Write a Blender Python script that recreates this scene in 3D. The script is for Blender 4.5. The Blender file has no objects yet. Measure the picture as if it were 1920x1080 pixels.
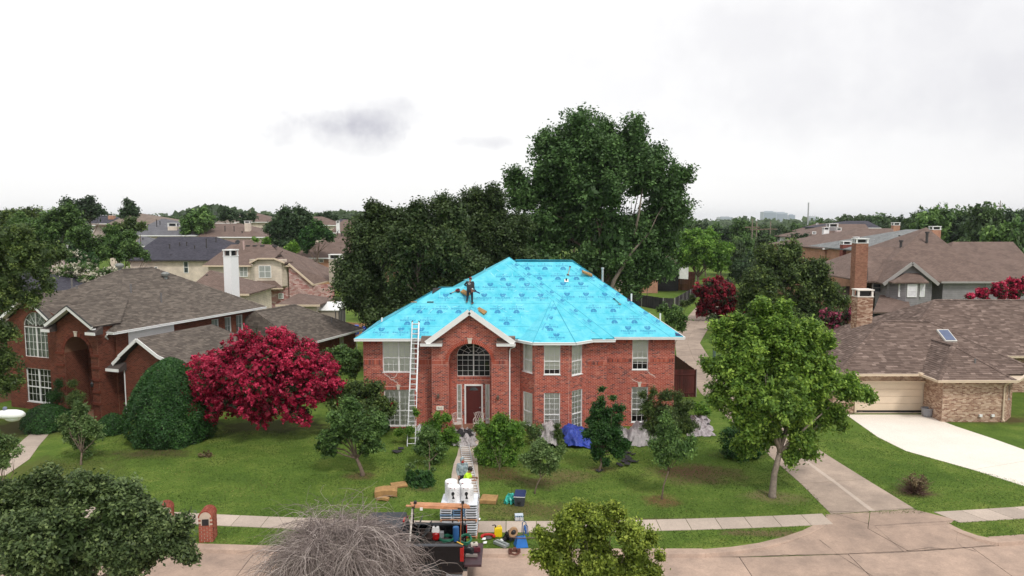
import bpy, bmesh, math, random
import numpy as np
from mathutils import Vector, Matrix
from mathutils.geometry import tessellate_polygon

# ------------------------------------------------------------------ camera, sky, sun, exposure
SC = bpy.context.scene
COL = SC.collection
FPX = 1350.0
PITCH = math.atan(127 / 1350)
CAMH = 12.35
cam = bpy.data.objects.new('camera', bpy.data.cameras.new('camera'))
COL.objects.link(cam)
cam.location = (0, 0, CAMH)
cam.rotation_euler = (math.pi / 2 - PITCH, 0, 0)
cam.data.sensor_width = 36
cam.data.lens = 36 * FPX / 1920
cam.data.clip_end = 9000
SC.camera = cam
SC.view_settings.view_transform = 'Standard'
SC.view_settings.look = 'None'
SC.view_settings.gamma = 1
SC.view_settings.use_curve_mapping = False
SC.view_settings.exposure = 0.48
SC.render.engine = 'CYCLES'
SC.cycles.max_bounces = 6
SC.cycles.transparent_max_bounces = 8

SUN_EL, SUN_AZ = math.radians(52), math.radians(150)     # azimuth clockwise from +Y


def build_world():
	w = bpy.data.worlds.new('World')
	SC.world = w
	w.use_nodes = True
	nt = w.node_tree
	N = nt.nodes
	L = nt.links
	N.clear()
	out = N.new('ShaderNodeOutputWorld')
	bg = N.new('ShaderNodeBackground')
	sky = N.new('ShaderNodeTexSky')
	sky.sky_type = 'NISHITA'
	sky.sun_disc = False
	sky.sun_elevation = SUN_EL
	sky.sun_rotation = SUN_AZ
	tc = N.new('ShaderNodeTexCoord')
	sep = N.new('ShaderNodeSeparateXYZ')
	L.new(tc.outputs['Generated'], sep.inputs[0])

	def math_(op, a, b=None, c=None):
		m = N.new('ShaderNodeMath')
		m.operation = op
		for i, v in enumerate((a, b, c)):
			if v is None:
				continue
			if isinstance(v, (int, float)):
				m.inputs[i].default_value = v
			else:
				L.new(v, m.inputs[i])
		return m.outputs[0]
	zz = math_('ADD', math_('MAXIMUM', sep.outputs['Z'], 0.0), 0.16)
	comb = N.new('ShaderNodeCombineXYZ')
	L.new(math_('DIVIDE', sep.outputs['X'], zz), comb.inputs[0])
	L.new(math_('DIVIDE', sep.outputs['Y'], zz), comb.inputs[1])
	n1 = N.new('ShaderNodeTexNoise')
	n1.inputs['Scale'].default_value = 0.55
	n1.inputs['Detail'].default_value = 7
	n1.inputs['Roughness'].default_value = 0.55
	n1.inputs['Distortion'].default_value = 0.3
	L.new(comb.outputs[0], n1.inputs['Vector'])
	base = math_('MULTIPLY_ADD', n1.outputs['Fac'], 0.16, 0.84)
	base = math_('SUBTRACT', base, math_('MULTIPLY', math_('MAXIMUM', math_('ADD', sep.outputs['X'], 0.05), 0.0), 0.24))
	n2 = N.new('ShaderNodeTexNoise')
	n2.inputs['Scale'].default_value = 9
	n2.inputs['Detail'].default_value = 8
	n2.inputs['Roughness'].default_value = 0.62
	L.new(tc.outputs['Generated'], n2.inputs['Vector'])
	for (cx, cy, sx, sz, amt) in ((625, 252, .115, .038, 1.0), (690, 222, .12, .03, .7), (905, 268, .06, .014, .9), (1480, 130, .5, .11, .26), (300, 120, .4, .05, .10), (1650, 190, .26, .05, .09), (1330, 60, .4, .04, .08)):
		dx, dz = (cx - 960) / FPX, 0
		a = (cx - 960) / FPX
		b = -(cy - 540) / FPX
		d = Vector((a, math.cos(PITCH) + b * math.sin(PITCH), -math.sin(PITCH) + b * math.cos(PITCH))).normalized()
		ex = math_('DIVIDE', math_('SUBTRACT', sep.outputs['X'], d.x), sx)
		ez = math_('DIVIDE', math_('SUBTRACT', sep.outputs['Z'], d.z), sz)
		r2 = math_('ADD', math_('MULTIPLY', ex, ex), math_('MULTIPLY', ez, ez))
		g = math_('SUBTRACT', 1.0, r2)
		g = math_('ADD', g, math_('MULTIPLY_ADD', n2.outputs['Fac'], 3.0, -1.6))
		front = math_('GREATER_THAN', sep.outputs['Y'], 0.2)
		g = math_('MULTIPLY', math_('MINIMUM', math_('MAXIMUM', g, 0.0), 1.0), front)
		base = math_('SUBTRACT', base, math_('MULTIPLY', g, 0.30 * amt))
	ramp = N.new('ShaderNodeMix')
	ramp.data_type = 'RGBA'
	ramp.inputs['A'].default_value = (0.55, 0.54, 0.60, 1)
	ramp.inputs['B'].default_value = (1.0, 0.99, 0.985, 1)
	fac = math_('DIVIDE', math_('SUBTRACT', base, 0.42), 0.42)
	fac = math_('MINIMUM', math_('MAXIMUM', fac, 0.0), 1.0)
	L.new(fac, ramp.inputs['Factor'])
	sk = N.new('ShaderNodeMix')
	sk.data_type = 'RGBA'
	sk.blend_type = 'MULTIPLY'
	sk.inputs['Factor'].default_value = 1
	sk.inputs['B'].default_value = (0.1, 0.1, 0.1, 1)
	L.new(sky.outputs[0], sk.inputs['A'])
	mx = N.new('ShaderNodeMix')
	mx.data_type = 'RGBA'
	mx.inputs['Factor'].default_value = 0.93
	L.new(sk.outputs['Result'], mx.inputs['A'])
	L.new(ramp.outputs['Result'], mx.inputs['B'])
	L.new(mx.outputs['Result'], bg.inputs['Color'])
	bg.inputs['Strength'].default_value = 0.79
	L.new(bg.outputs[0], out.inputs['Surface'])


build_world()
sun = bpy.data.objects.new('sun', bpy.data.lights.new('sun', 'SUN'))
COL.objects.link(sun)
sun.data.energy = 1.5
sun.data.angle = math.radians(11)
sun.data.color = (1.0, 0.96, 0.9)
_sd = Vector((math.sin(SUN_AZ) * math.cos(SUN_EL), math.cos(SUN_AZ) * math.cos(SUN_EL), math.sin(SUN_EL)))
sun.rotation_euler = _sd.to_track_quat('Z', 'Y').to_euler()
sun.location = _sd * 60


# ------------------------------------------------------------------ measuring helpers
def ray(px, py):
	a = (px - 960) / FPX
	b = -(py - 540) / FPX
	return a, math.cos(PITCH) + b * math.sin(PITCH), -math.sin(PITCH) + b * math.cos(PITCH)


def G(px, py, z=0.0):
	d = ray(px, py)
	t = (z - CAMH) / d[2]
	return d[0] * t, d[1] * t


def D(px, py, Y):
	d = ray(px, py)
	t = Y / d[1]
	return d[0] * t, CAMH + d[2] * t


def hz(x, y):
	"""height of the terrain: level near the street, rising behind on the left"""
	t = min(max((y - 70) / 150, 0), 1)
	t = t * t * (3 - 2 * t)
	s = min(max((25 - x) / 40, 0), 1)
	s = s * s * (3 - 2 * s)
	return 6.0 * t * s


# ------------------------------------------------------------------ materials
MAT = {}


def nodes_of(name):
	m = bpy.data.materials.new(name)
	m.use_nodes = True
	nt = m.node_tree
	b = nt.nodes['Principled BSDF']
	return m, nt, b


def mat(name, col, rough=0.7, metal=0.0, var=0.12, scale=3.0, bump=0.0, bscale=60.0, spec=None, col2=None):
	"""plain surface with fine colour variation and optional fine relief"""
	if name in MAT:
		return MAT[name]
	m, nt, b = nodes_of(name)
	N, L = nt.nodes, nt.links
	tc = N.new('ShaderNodeTexCoord')
	n = N.new('ShaderNodeTexNoise')
	n.inputs['Scale'].default_value = scale
	n.inputs['Detail'].default_value = 6
	n.inputs['Roughness'].default_value = 0.65
	L.new(tc.outputs['Object'], n.inputs['Vector'])
	r = N.new('ShaderNodeValToRGB')
	c2 = col2 or tuple(min(1, c * (1 + var)) for c in col)
	c1 = tuple(c * (1 - var) for c in col)
	r.color_ramp.elements[0].position = 0.3
	r.color_ramp.elements[1].position = 0.7
	r.color_ramp.elements[0].color = (*c1, 1)
	r.color_ramp.elements[1].color = (*c2, 1)
	L.new(n.outputs['Fac'], r.inputs[0])
	L.new(r.outputs[0], b.inputs['Base Color'])
	b.inputs['Roughness'].default_value = rough
	b.inputs['Metallic'].default_value = metal
	if spec is not None:
		b.inputs['Specular IOR Level'].default_value = spec
	if bump:
		n2 = N.new('ShaderNodeTexNoise')
		n2.inputs['Scale'].default_value = bscale
		n2.inputs['Detail'].default_value = 4
		L.new(tc.outputs['Object'], n2.inputs['Vector'])
		bp = N.new('ShaderNodeBump')
		bp.inputs['Strength'].default_value = bump
		bp.inputs['Distance'].default_value = 0.02
		L.new(n2.outputs['Fac'], bp.inputs['Height'])
		L.new(bp.outputs[0], b.inputs['Normal'])
	MAT[name] = m
	return m


def tint_mat(name, stops, rough=0.85, noise=0.25, nscale=1.2, transl=0.0, objrand=0.0, bump=0.0, sheen=None):
	"""colour picked per piece from the mesh's own 'tint' attribute, weathered by noise"""
	if name in MAT:
		return MAT[name]
	m, nt, b = nodes_of(name)
	N, L = nt.nodes, nt.links
	at = N.new('ShaderNodeAttribute')
	at.attribute_name = 'tint'
	r = N.new('ShaderNodeValToRGB')
	e = r.color_ramp.elements
	e[0].position, e[0].color = stops[0][0], (*stops[0][1], 1)
	e[1].position, e[1].color = stops[-1][0], (*stops[-1][1], 1)
	for p, c in stops[1:-1]:
		k = e.new(p)
		k.color = (*c, 1)
	L.new(at.outputs['Fac'], r.inputs[0])
	tc = N.new('ShaderNodeTexCoord')
	n = N.new('ShaderNodeTexNoise')
	n.inputs['Scale'].default_value = nscale
	n.inputs['Detail'].default_value = 5
	L.new(tc.outputs['Object'], n.inputs['Vector'])
	mr = N.new('ShaderNodeMapRange')
	mr.inputs['From Min'].default_value = 0.3
	mr.inputs['From Max'].default_value = 0.7
	mr.inputs['To Min'].default_value = 1 - noise
	mr.inputs['To Max'].default_value = 1 + noise
	L.new(n.outputs['Fac'], mr.inputs['Value'])
	fac = mr.outputs[0]
	if objrand:
		oi = N.new('ShaderNodeObjectInfo')
		m2 = N.new('ShaderNodeMapRange')
		m2.inputs['To Min'].default_value = 1 - objrand
		m2.inputs['To Max'].default_value = 1 + objrand
		L.new(oi.outputs['Random'], m2.inputs['Value'])
		mm = N.new('ShaderNodeMath')
		mm.operation = 'MULTIPLY'
		L.new(fac, mm.inputs[0])
		L.new(m2.outputs[0], mm.inputs[1])
		fac = mm.outputs[0]
	vm = N.new('ShaderNodeVectorMath')
	vm.operation = 'SCALE'
	L.new(r.outputs[0], vm.inputs[0])
	L.new(fac, vm.inputs['Scale'])
	L.new(vm.outputs[0], b.inputs['Base Color'])
	b.inputs['Roughness'].default_value = rough
	b.inputs['Specular IOR Level'].default_value = 0.3 if sheen is None else sheen
	if bump:
		n2 = N.new('ShaderNodeTexNoise')
		n2.inputs['Scale'].default_value = 40
		n2.inputs['Detail'].default_value = 3
		L.new(tc.outputs['Object'], n2.inputs['Vector'])
		bp = N.new('ShaderNodeBump')
		bp.inputs['Strength'].default_value = bump
		bp.inputs['Distance'].default_value = 0.01
		L.new(n2.outputs['Fac'], bp.inputs['Height'])
		L.new(bp.outputs[0], b.inputs['Normal'])
	if transl:
		out = N['Material Output']
		tr = N.new('ShaderNodeBsdfTranslucent')
		L.new(vm.outputs[0], tr.inputs['Color'])
		mx = N.new('ShaderNodeMixShader')
		mx.inputs[0].default_value = transl
		L.new(b.outputs[0], mx.inputs[1])
		L.new(tr.outputs[0], mx.inputs[2])
		L.new(mx.outputs[0], out.inputs['Surface'])
	MAT[name] = m
	return m


def tile_mat(name, c1, c2, mortar, bw, bh, msize, rough=0.85, bump=0.4, offset=0.5, dark=None):
	"""brick / shingle / lap siding for buildings too far off to tell pieces apart (uses metric UV)"""
	if name in MAT:
		return MAT[name]
	m, nt, b = nodes_of(name)
	N, L = nt.nodes, nt.links
	tc = N.new('ShaderNodeTexCoord')
	br = N.new('ShaderNodeTexBrick')
	br.offset = offset
	br.inputs['Scale'].default_value = 1
	br.inputs['Brick Width'].default_value = bw
	br.inputs['Row Height'].default_value = bh
	br.inputs['Mortar Size'].default_value = msize
	br.inputs['Mortar Smooth'].default_value = 0.2
	br.inputs['Color1'].default_value = (*c1, 1)
	br.inputs['Color2'].default_value = (*c2, 1)
	br.inputs['Mortar'].default_value = (*mortar, 1)
	L.new(tc.outputs['UV'], br.inputs['Vector'])
	n = N.new('ShaderNodeTexNoise')
	n.inputs['Scale'].default_value = 0.7
	n.inputs['Detail'].default_value = 7
	n.inputs['Roughness'].default_value = 0.7
	L.new(tc.outputs['UV'], n.inputs['Vector'])
	mr = N.new('ShaderNodeMapRange')
	mr.inputs['From Min'].default_value = 0.3
	mr.inputs['From Max'].default_value = 0.7
	mr.inputs['To Min'].default_value = 0.72
	mr.inputs['To Max'].default_value = 1.2
	L.new(n.outputs['Fac'], mr.inputs['Value'])
	vm = N.new('ShaderNodeVectorMath')
	vm.operation = 'SCALE'
	L.new(br.outputs['Color'], vm.inputs[0])
	L.new(mr.outputs[0], vm.inputs['Scale'])
	L.new(vm.outputs[0], b.inputs['Base Color'])
	b.inputs['Roughness'].default_value = rough
	b.inputs['Specular IOR Level'].default_value = 0.25
	bp = N.new('ShaderNodeBump')
	bp.inputs['Strength'].default_value = bump
	bp.inputs['Distance'].default_value = 0.01
	bp.invert = True
	L.new(br.outputs['Fac'], bp.inputs['Height'])
	L.new(bp.outputs[0], b.inputs['Normal'])
	MAT[name] = m
	return m


def concrete_mat(name, col, stain=(0.12, 0.1, 0.09), amt=0.35, sc=0.6):
	if name in MAT:
		return MAT[name]
	m, nt, b = nodes_of(name)
	N, L = nt.nodes, nt.links
	geo = N.new('ShaderNodeNewGeometry')
	oi = N.new('ShaderNodeObjectInfo')
	n = N.new('ShaderNodeTexNoise')
	n.inputs['Scale'].default_value = sc
	n.inputs['Detail'].default_value = 9
	n.inputs['Roughness'].default_value = 0.72
	L.new(geo.outputs['Position'], n.inputs['Vector'])
	n2 = N.new('ShaderNodeTexNoise')
	n2.inputs['Scale'].default_value = 14
	n2.inputs['Detail'].default_value = 6
	n2.inputs['Roughness'].default_value = 0.8
	L.new(geo.outputs['Position'], n2.inputs['Vector'])
	r = N.new('ShaderNodeValToRGB')
	r.color_ramp.elements[0].position = 0.33
	r.color_ramp.elements[1].position = 0.62
	r.color_ramp.elements[0].color = (*[c * (1 - amt) + s * amt for c, s in zip(col, stain)], 1)
	r.color_ramp.elements[1].color = (*col, 1)
	L.new(n.outputs['Fac'], r.inputs[0])
	mr = N.new('ShaderNodeMapRange')
	mr.inputs['From Min'].default_value = 0.25
	mr.inputs['From Max'].default_value = 0.75
	mr.inputs['To Min'].default_value = 0.8
	mr.inputs['To Max'].default_value = 1.15
	L.new(n2.outputs['Fac'], mr.inputs['Value'])
	m3 = N.new('ShaderNodeMapRange')
	m3.inputs['To Min'].default_value = 0.9
	m3.inputs['To Max'].default_value = 1.08
	L.new(oi.outputs['Random'], m3.inputs['Value'])
	mm = N.new('ShaderNodeMath')
	mm.operation = 'MULTIPLY'
	L.new(mr.outputs[0], mm.inputs[0])
	L.new(m3.outputs[0], mm.inputs[1])
	vm = N.new('ShaderNodeVectorMath')
	vm.operation = 'SCALE'
	L.new(r.outputs[0], vm.inputs[0])
	L.new(mm.outputs[0], vm.inputs['Scale'])
	L.new(vm.outputs[0], b.inputs['Base Color'])
	b.inputs['Roughness'].default_value = 0.9
	b.inputs['Specular IOR Level'].default_value = 0.2
	bp = N.new('ShaderNodeBump')
	bp.inputs['Strength'].default_value = 0.25
	bp.inputs['Distance'].default_value = 0.01
	L.new(n2.outputs['Fac'], bp.inputs['Height'])
	L.new(bp.outputs[0], b.inputs['Normal'])
	MAT[name] = m
	return m


def lawn_mat():
	m, nt, b = nodes_of('lawn')
	N, L = nt.nodes, nt.links
	geo = N.new('ShaderNodeNewGeometry')

	def noise(s, d=6, ro=0.6, vec=None):
		n = N.new('ShaderNodeTexNoise')
		n.inputs['Scale'].default_value = s
		n.inputs['Detail'].default_value = d
		n.inputs['Roughness'].default_value = ro
		L.new(vec or geo.outputs['Position'], n.inputs['Vector'])
		return n.outputs['Fac']
	big, mid, fine = noise(0.16, 5, .6), noise(0.7, 8, .7), noise(9, 6, .8)
	r = N.new('ShaderNodeValToRGB')
	e = r.color_ramp.elements
	e[0].position, e[0].color = 0.36, (0.064, 0.116, 0.020, 1)
	e[1].position, e[1].color = 0.66, (0.20, 0.245, 0.055, 1)
	k = e.new(0.5)
	k.color = (0.108, 0.172, 0.030, 1)
	ad = N.new('ShaderNodeMath')
	ad.operation = 'MULTIPLY_ADD'
	L.new(mid, ad.inputs[0])
	ad.inputs[1].default_value = 0.55
	ml = N.new('ShaderNodeMath')
	ml.operation = 'MULTIPLY'
	ml.inputs[1].default_value = 0.45
	L.new(big, ml.inputs[0])
	L.new(ml.outputs[0], ad.inputs[2])
	L.new(ad.outputs[0], r.inputs[0])
	mr = N.new('ShaderNodeMapRange')
	mr.inputs['From Min'].default_value = 0.25
	mr.inputs['From Max'].default_value = 0.75
	mr.inputs['To Min'].default_value = 0.55
	mr.inputs['To Max'].default_value = 1.4
	L.new(fine, mr.inputs['Value'])
	vm = N.new('ShaderNodeVectorMath')
	vm.operation = 'SCALE'
	L.new(r.outputs[0], vm.inputs[0])
	L.new(mr.outputs[0], vm.inputs['Scale'])
	col = vm.outputs[0]
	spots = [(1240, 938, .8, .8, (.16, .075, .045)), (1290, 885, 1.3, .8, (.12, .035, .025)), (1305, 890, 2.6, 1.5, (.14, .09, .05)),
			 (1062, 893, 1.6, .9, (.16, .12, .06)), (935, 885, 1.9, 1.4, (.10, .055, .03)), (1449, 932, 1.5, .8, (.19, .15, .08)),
			 (680, 892, .9, .6, (.13, .085, .045)), (495, 800, 4.8, 2.1, (.030, .022, .014)), (1715, 925, 1.2, .6, (.13, .095, .05)),  # near-black spot under the crape myrtle: dark mulch with its shade painted in
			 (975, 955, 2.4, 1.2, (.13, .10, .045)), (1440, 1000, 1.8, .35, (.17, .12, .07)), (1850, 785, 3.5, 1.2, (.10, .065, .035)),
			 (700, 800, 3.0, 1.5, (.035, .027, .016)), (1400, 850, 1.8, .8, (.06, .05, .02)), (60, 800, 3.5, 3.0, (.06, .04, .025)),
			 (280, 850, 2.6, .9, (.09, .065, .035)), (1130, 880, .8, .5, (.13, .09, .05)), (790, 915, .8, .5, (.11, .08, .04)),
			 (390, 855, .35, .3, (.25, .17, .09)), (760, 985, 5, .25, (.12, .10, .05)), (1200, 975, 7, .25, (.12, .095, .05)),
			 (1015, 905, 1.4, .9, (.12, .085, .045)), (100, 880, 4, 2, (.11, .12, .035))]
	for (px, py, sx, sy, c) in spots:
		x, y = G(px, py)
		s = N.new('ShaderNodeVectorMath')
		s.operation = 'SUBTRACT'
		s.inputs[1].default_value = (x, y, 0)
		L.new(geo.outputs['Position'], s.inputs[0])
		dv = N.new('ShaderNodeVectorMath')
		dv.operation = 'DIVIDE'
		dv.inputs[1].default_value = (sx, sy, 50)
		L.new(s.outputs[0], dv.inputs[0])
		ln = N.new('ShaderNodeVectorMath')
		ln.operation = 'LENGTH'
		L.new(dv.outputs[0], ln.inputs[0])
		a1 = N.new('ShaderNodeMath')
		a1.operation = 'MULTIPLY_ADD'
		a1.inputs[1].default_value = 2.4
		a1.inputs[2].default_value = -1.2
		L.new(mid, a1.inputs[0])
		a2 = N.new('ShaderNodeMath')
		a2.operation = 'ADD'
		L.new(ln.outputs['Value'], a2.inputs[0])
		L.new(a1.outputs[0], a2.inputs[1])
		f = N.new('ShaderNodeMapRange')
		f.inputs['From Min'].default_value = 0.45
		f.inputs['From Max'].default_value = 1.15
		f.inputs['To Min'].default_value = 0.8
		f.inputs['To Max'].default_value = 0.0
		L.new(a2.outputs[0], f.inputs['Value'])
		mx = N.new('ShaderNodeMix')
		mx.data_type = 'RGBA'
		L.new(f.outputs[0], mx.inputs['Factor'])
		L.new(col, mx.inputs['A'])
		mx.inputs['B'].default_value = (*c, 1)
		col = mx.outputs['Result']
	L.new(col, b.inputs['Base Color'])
	b.inputs['Roughness'].default_value = 0.95
	b.inputs['Specular IOR Level'].default_value = 0.1
	bp = N.new('ShaderNodeBump')
	bp.inputs['Strength'].default_value = 0.7
	bp.inputs['Distance'].default_value = 0.06
	L.new(fine, bp.inputs['Height'])
	L.new(bp.outputs[0], b.inputs['Normal'])
	MAT['lawn'] = m
	return m


def glass_mat(name, tintc, refl=0.12):
	m, nt, b = nodes_of(name)
	N, L = nt.nodes, nt.links
	out = N['Material Output']
	tr = N.new('ShaderNodeBsdfTransparent')
	tr.inputs[0].default_value = (*tintc, 1)
	gl = N.new('ShaderNodeBsdfGlossy')
	gl.inputs['Roughness'].default_value = 0.03
	fr = N.new('ShaderNodeFresnel')
	fr.inputs[0].default_value = 1.5
	ad = N.new('ShaderNodeMath')
	ad.operation = 'ADD'
	ad.inputs[1].default_value = refl
	L.new(fr.outputs[0], ad.inputs[0])
	mx = N.new('ShaderNodeMixShader')
	L.new(ad.outputs[0], mx.inputs[0])
	L.new(tr.outputs[0], mx.inputs[1])
	L.new(gl.outputs[0], mx.inputs[2])
	L.new(mx.outputs[0], out.inputs['Surface'])
	MAT[name] = m
	return m


BR_RED = tint_mat('red_brick', [(0, (.12, .036, .032)), (.12, (.17, .040, .034)), (.17, (.31, .055, .032)), (.6, (.40, .072, .038)), (.9, (.47, .11, .062)), (1, (.50, .19, .13))], .85, .12, .5)
BR_DK = tint_mat('brown_red_brick', [(0, (.075, .020, .012)), (.3, (.115, .028, .016)), (1, (.175, .046, .026))], .88, .2, .4)
BR_TAN = tint_mat('tan_brick', [(0, (.20, .09, .06)), (.25, (.28, .15, .10)), (.6, (.42, .27, .19)), (1, (.60, .45, .34))], .88, .12, .6)
BR_PILLAR = tint_mat('pillar_brick', [(0, (.12, .035, .025)), (.3, (.27, .062, .04)), (1, (.38, .13, .085))], .88, .15, 3)
SH_L1 = tint_mat('grey_brown_shingle', [(0, (.098, .080, .068)), (.5, (.130, .108, .091)), (1, (.180, .150, .125))], .95, .10, .35, bump=.3)
SH_R1 = tint_mat('red_brown_shingle', [(0, (.115, .080, .067)), (.5, (.155, .110, .092)), (.85, (.19, .137, .115)), (1, (.27, .20, .17))], .95, .07, .4, bump=.3)
MORTAR_P = mat('pink_mortar', (.60, .38, .33), .9)
MORTAR_D = mat('brown_mortar', (.24, .12, .075), .9)
MORTAR_T = mat('cream_mortar', (.55, .45, .36), .9)
DECK = mat('roof_deck', (.07, .055, .05), .95)
WHITE = mat('white_paint', (.80, .80, .79), .45, var=.05)
CREAM_TRIM = mat('cream_trim', (.66, .53, .40), .5, var=.05)
GREY_TRIM = mat('grey_trim', (.32, .30, .29), .6, var=.05)
STONE = mat('cast_stone', (.60, .52, .44), .8)
BLIND = mat('blind', (.90, .91, .80), .6, var=.04)
BLIND_W = mat('white_blind', (.92, .90, .82), .6, var=.03)
DARKROOM = mat('dark_room', (.015, .016, .02), .8)
GLASS = glass_mat('window_glass', (.985, .99, .985), .0)
GLASS_DK = mat('far_glass', (.05, .06, .07), .08, var=.3, spec=.8)
BLACK = mat('black_paint', (.006, .006, .008), .25, var=.2, spec=.3)
BLACK_M = mat('black_plastic', (.018, .018, .02), .55, var=.3)
ALU = mat('aluminium', (.72, .73, .74), .35, .35, var=.08)
STEEL = mat('steel', (.45, .46, .47), .4, .6, var=.15)
RUBBER = mat('rubber', (.02, .02, .02), .8)
TAIL = mat('red_lens', (.34, .008, .008), .2)
CHROME = mat('chrome', (.7, .7, .68), .15, .9)
BARK = mat('bark', (.15, .11, .08), .95, var=.35, scale=8, bump=.6)
BARK_LT = mat('pale_bark', (.22, .18, .145), .95, var=.3, scale=8, bump=.5)
FOAM = mat('foam_cushion', (.36, .21, .085), .95, var=.25, scale=5, bump=.4, bscale=30)
WOOD = mat('lumber', (.52, .25, .13), .75, var=.25, scale=7)
DOORM = mat('maroon_door', (.09, .016, .014), .4)
BLUE_TARP = mat('blue_tarp', (.03, .06, .33), .5, var=.35, scale=2.5, bump=.3, bscale=8)
GREY_TARP = mat('grey_tarp', (.36, .33, .33), .6, var=.25, scale=3, bump=.3, bscale=8)
CONC = concrete_mat('street_concrete', (.48, .35, .275), amt=.5)
CONC_S = concrete_mat('sidewalk_concrete', (.52, .43, .36), amt=.25)
CONC_D = concrete_mat('drive_concrete', (.46, .36, .29), amt=.5)
CONC_W = concrete_mat('pale_drive_concrete', (.80, .74, .66), stain=(.5, .42, .36), amt=.2)
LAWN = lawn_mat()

F_BROWN = tile_mat('far_brown_shingle', (.155, .106, .088), (.205, .145, .120), (.07, .05, .045), .33, .15, .012)
F_TAN = tile_mat('far_tan_shingle', (.20, .155, .125), (.25, .195, .16), (.10, .08, .07), .33, .15, .012)
F_GREY = tile_mat('far_grey_shingle', (.13, .13, .145), (.17, .17, .185), (.06, .06, .07), .33, .15, .012)
F_NAVY = tile_mat('far_slate_shingle', (.042, .04, .055), (.075, .072, .09), (.02, .02, .03), .33, .15, .012)
F_PALE = tile_mat('far_grey_patch_shingle', (.17, .18, .18), (.26, .27, .27), (.10, .10, .10), .4, .2, .015)
F_PINK = tile_mat('pink_washed_brick', (.36, .13, .12), (.62, .46, .43), (.30, .17, .15), .42, .16, .012)
F_ORANGE = tile_mat('orange_brick', (.40, .17, .10), (.48, .25, .16), (.42, .32, .26), .22, .08, .008)
F_MAROON = tile_mat('maroon_brick', (.16, .035, .03), (.24, .06, .045), (.22, .13, .10), .22, .08, .008)
F_CHIMB = tile_mat('weathered_brick', (.22, .07, .045), (.36, .16, .10), (.34, .26, .2), .22, .08, .008)
S_CREAM = tile_mat('cream_siding', (.70, .60, .50), (.73, .63, .53), (.40, .34, .29), 40, .2, .012, .7, .3)
S_BEIGE = tile_mat('beige_siding', (.47, .40, .33), (.50, .43, .36), (.33, .28, .23), 40, .2, .012, .7, .3)
S_GREY = tile_mat('grey_siding', (.27, .255, .265), (.285, .27, .28), (.19, .18, .19), 40, .2, .012, .7, .3)
S_PINKW = tile_mat('pinkish_siding', (.55, .44, .42), (.59, .48, .46), (.42, .33, .31), 40, .18, .012, .7, .3)
S_WHITE = tile_mat('white_siding', (.82, .82, .82), (.85, .85, .85), (.7, .7, .7), 40, .3, .008, .6, .15)
S_DARK = tile_mat('dark_siding', (.05, .05, .055), (.06, .06, .065), (.03, .03, .03), 40, .2, .012, .7, .3)


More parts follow.
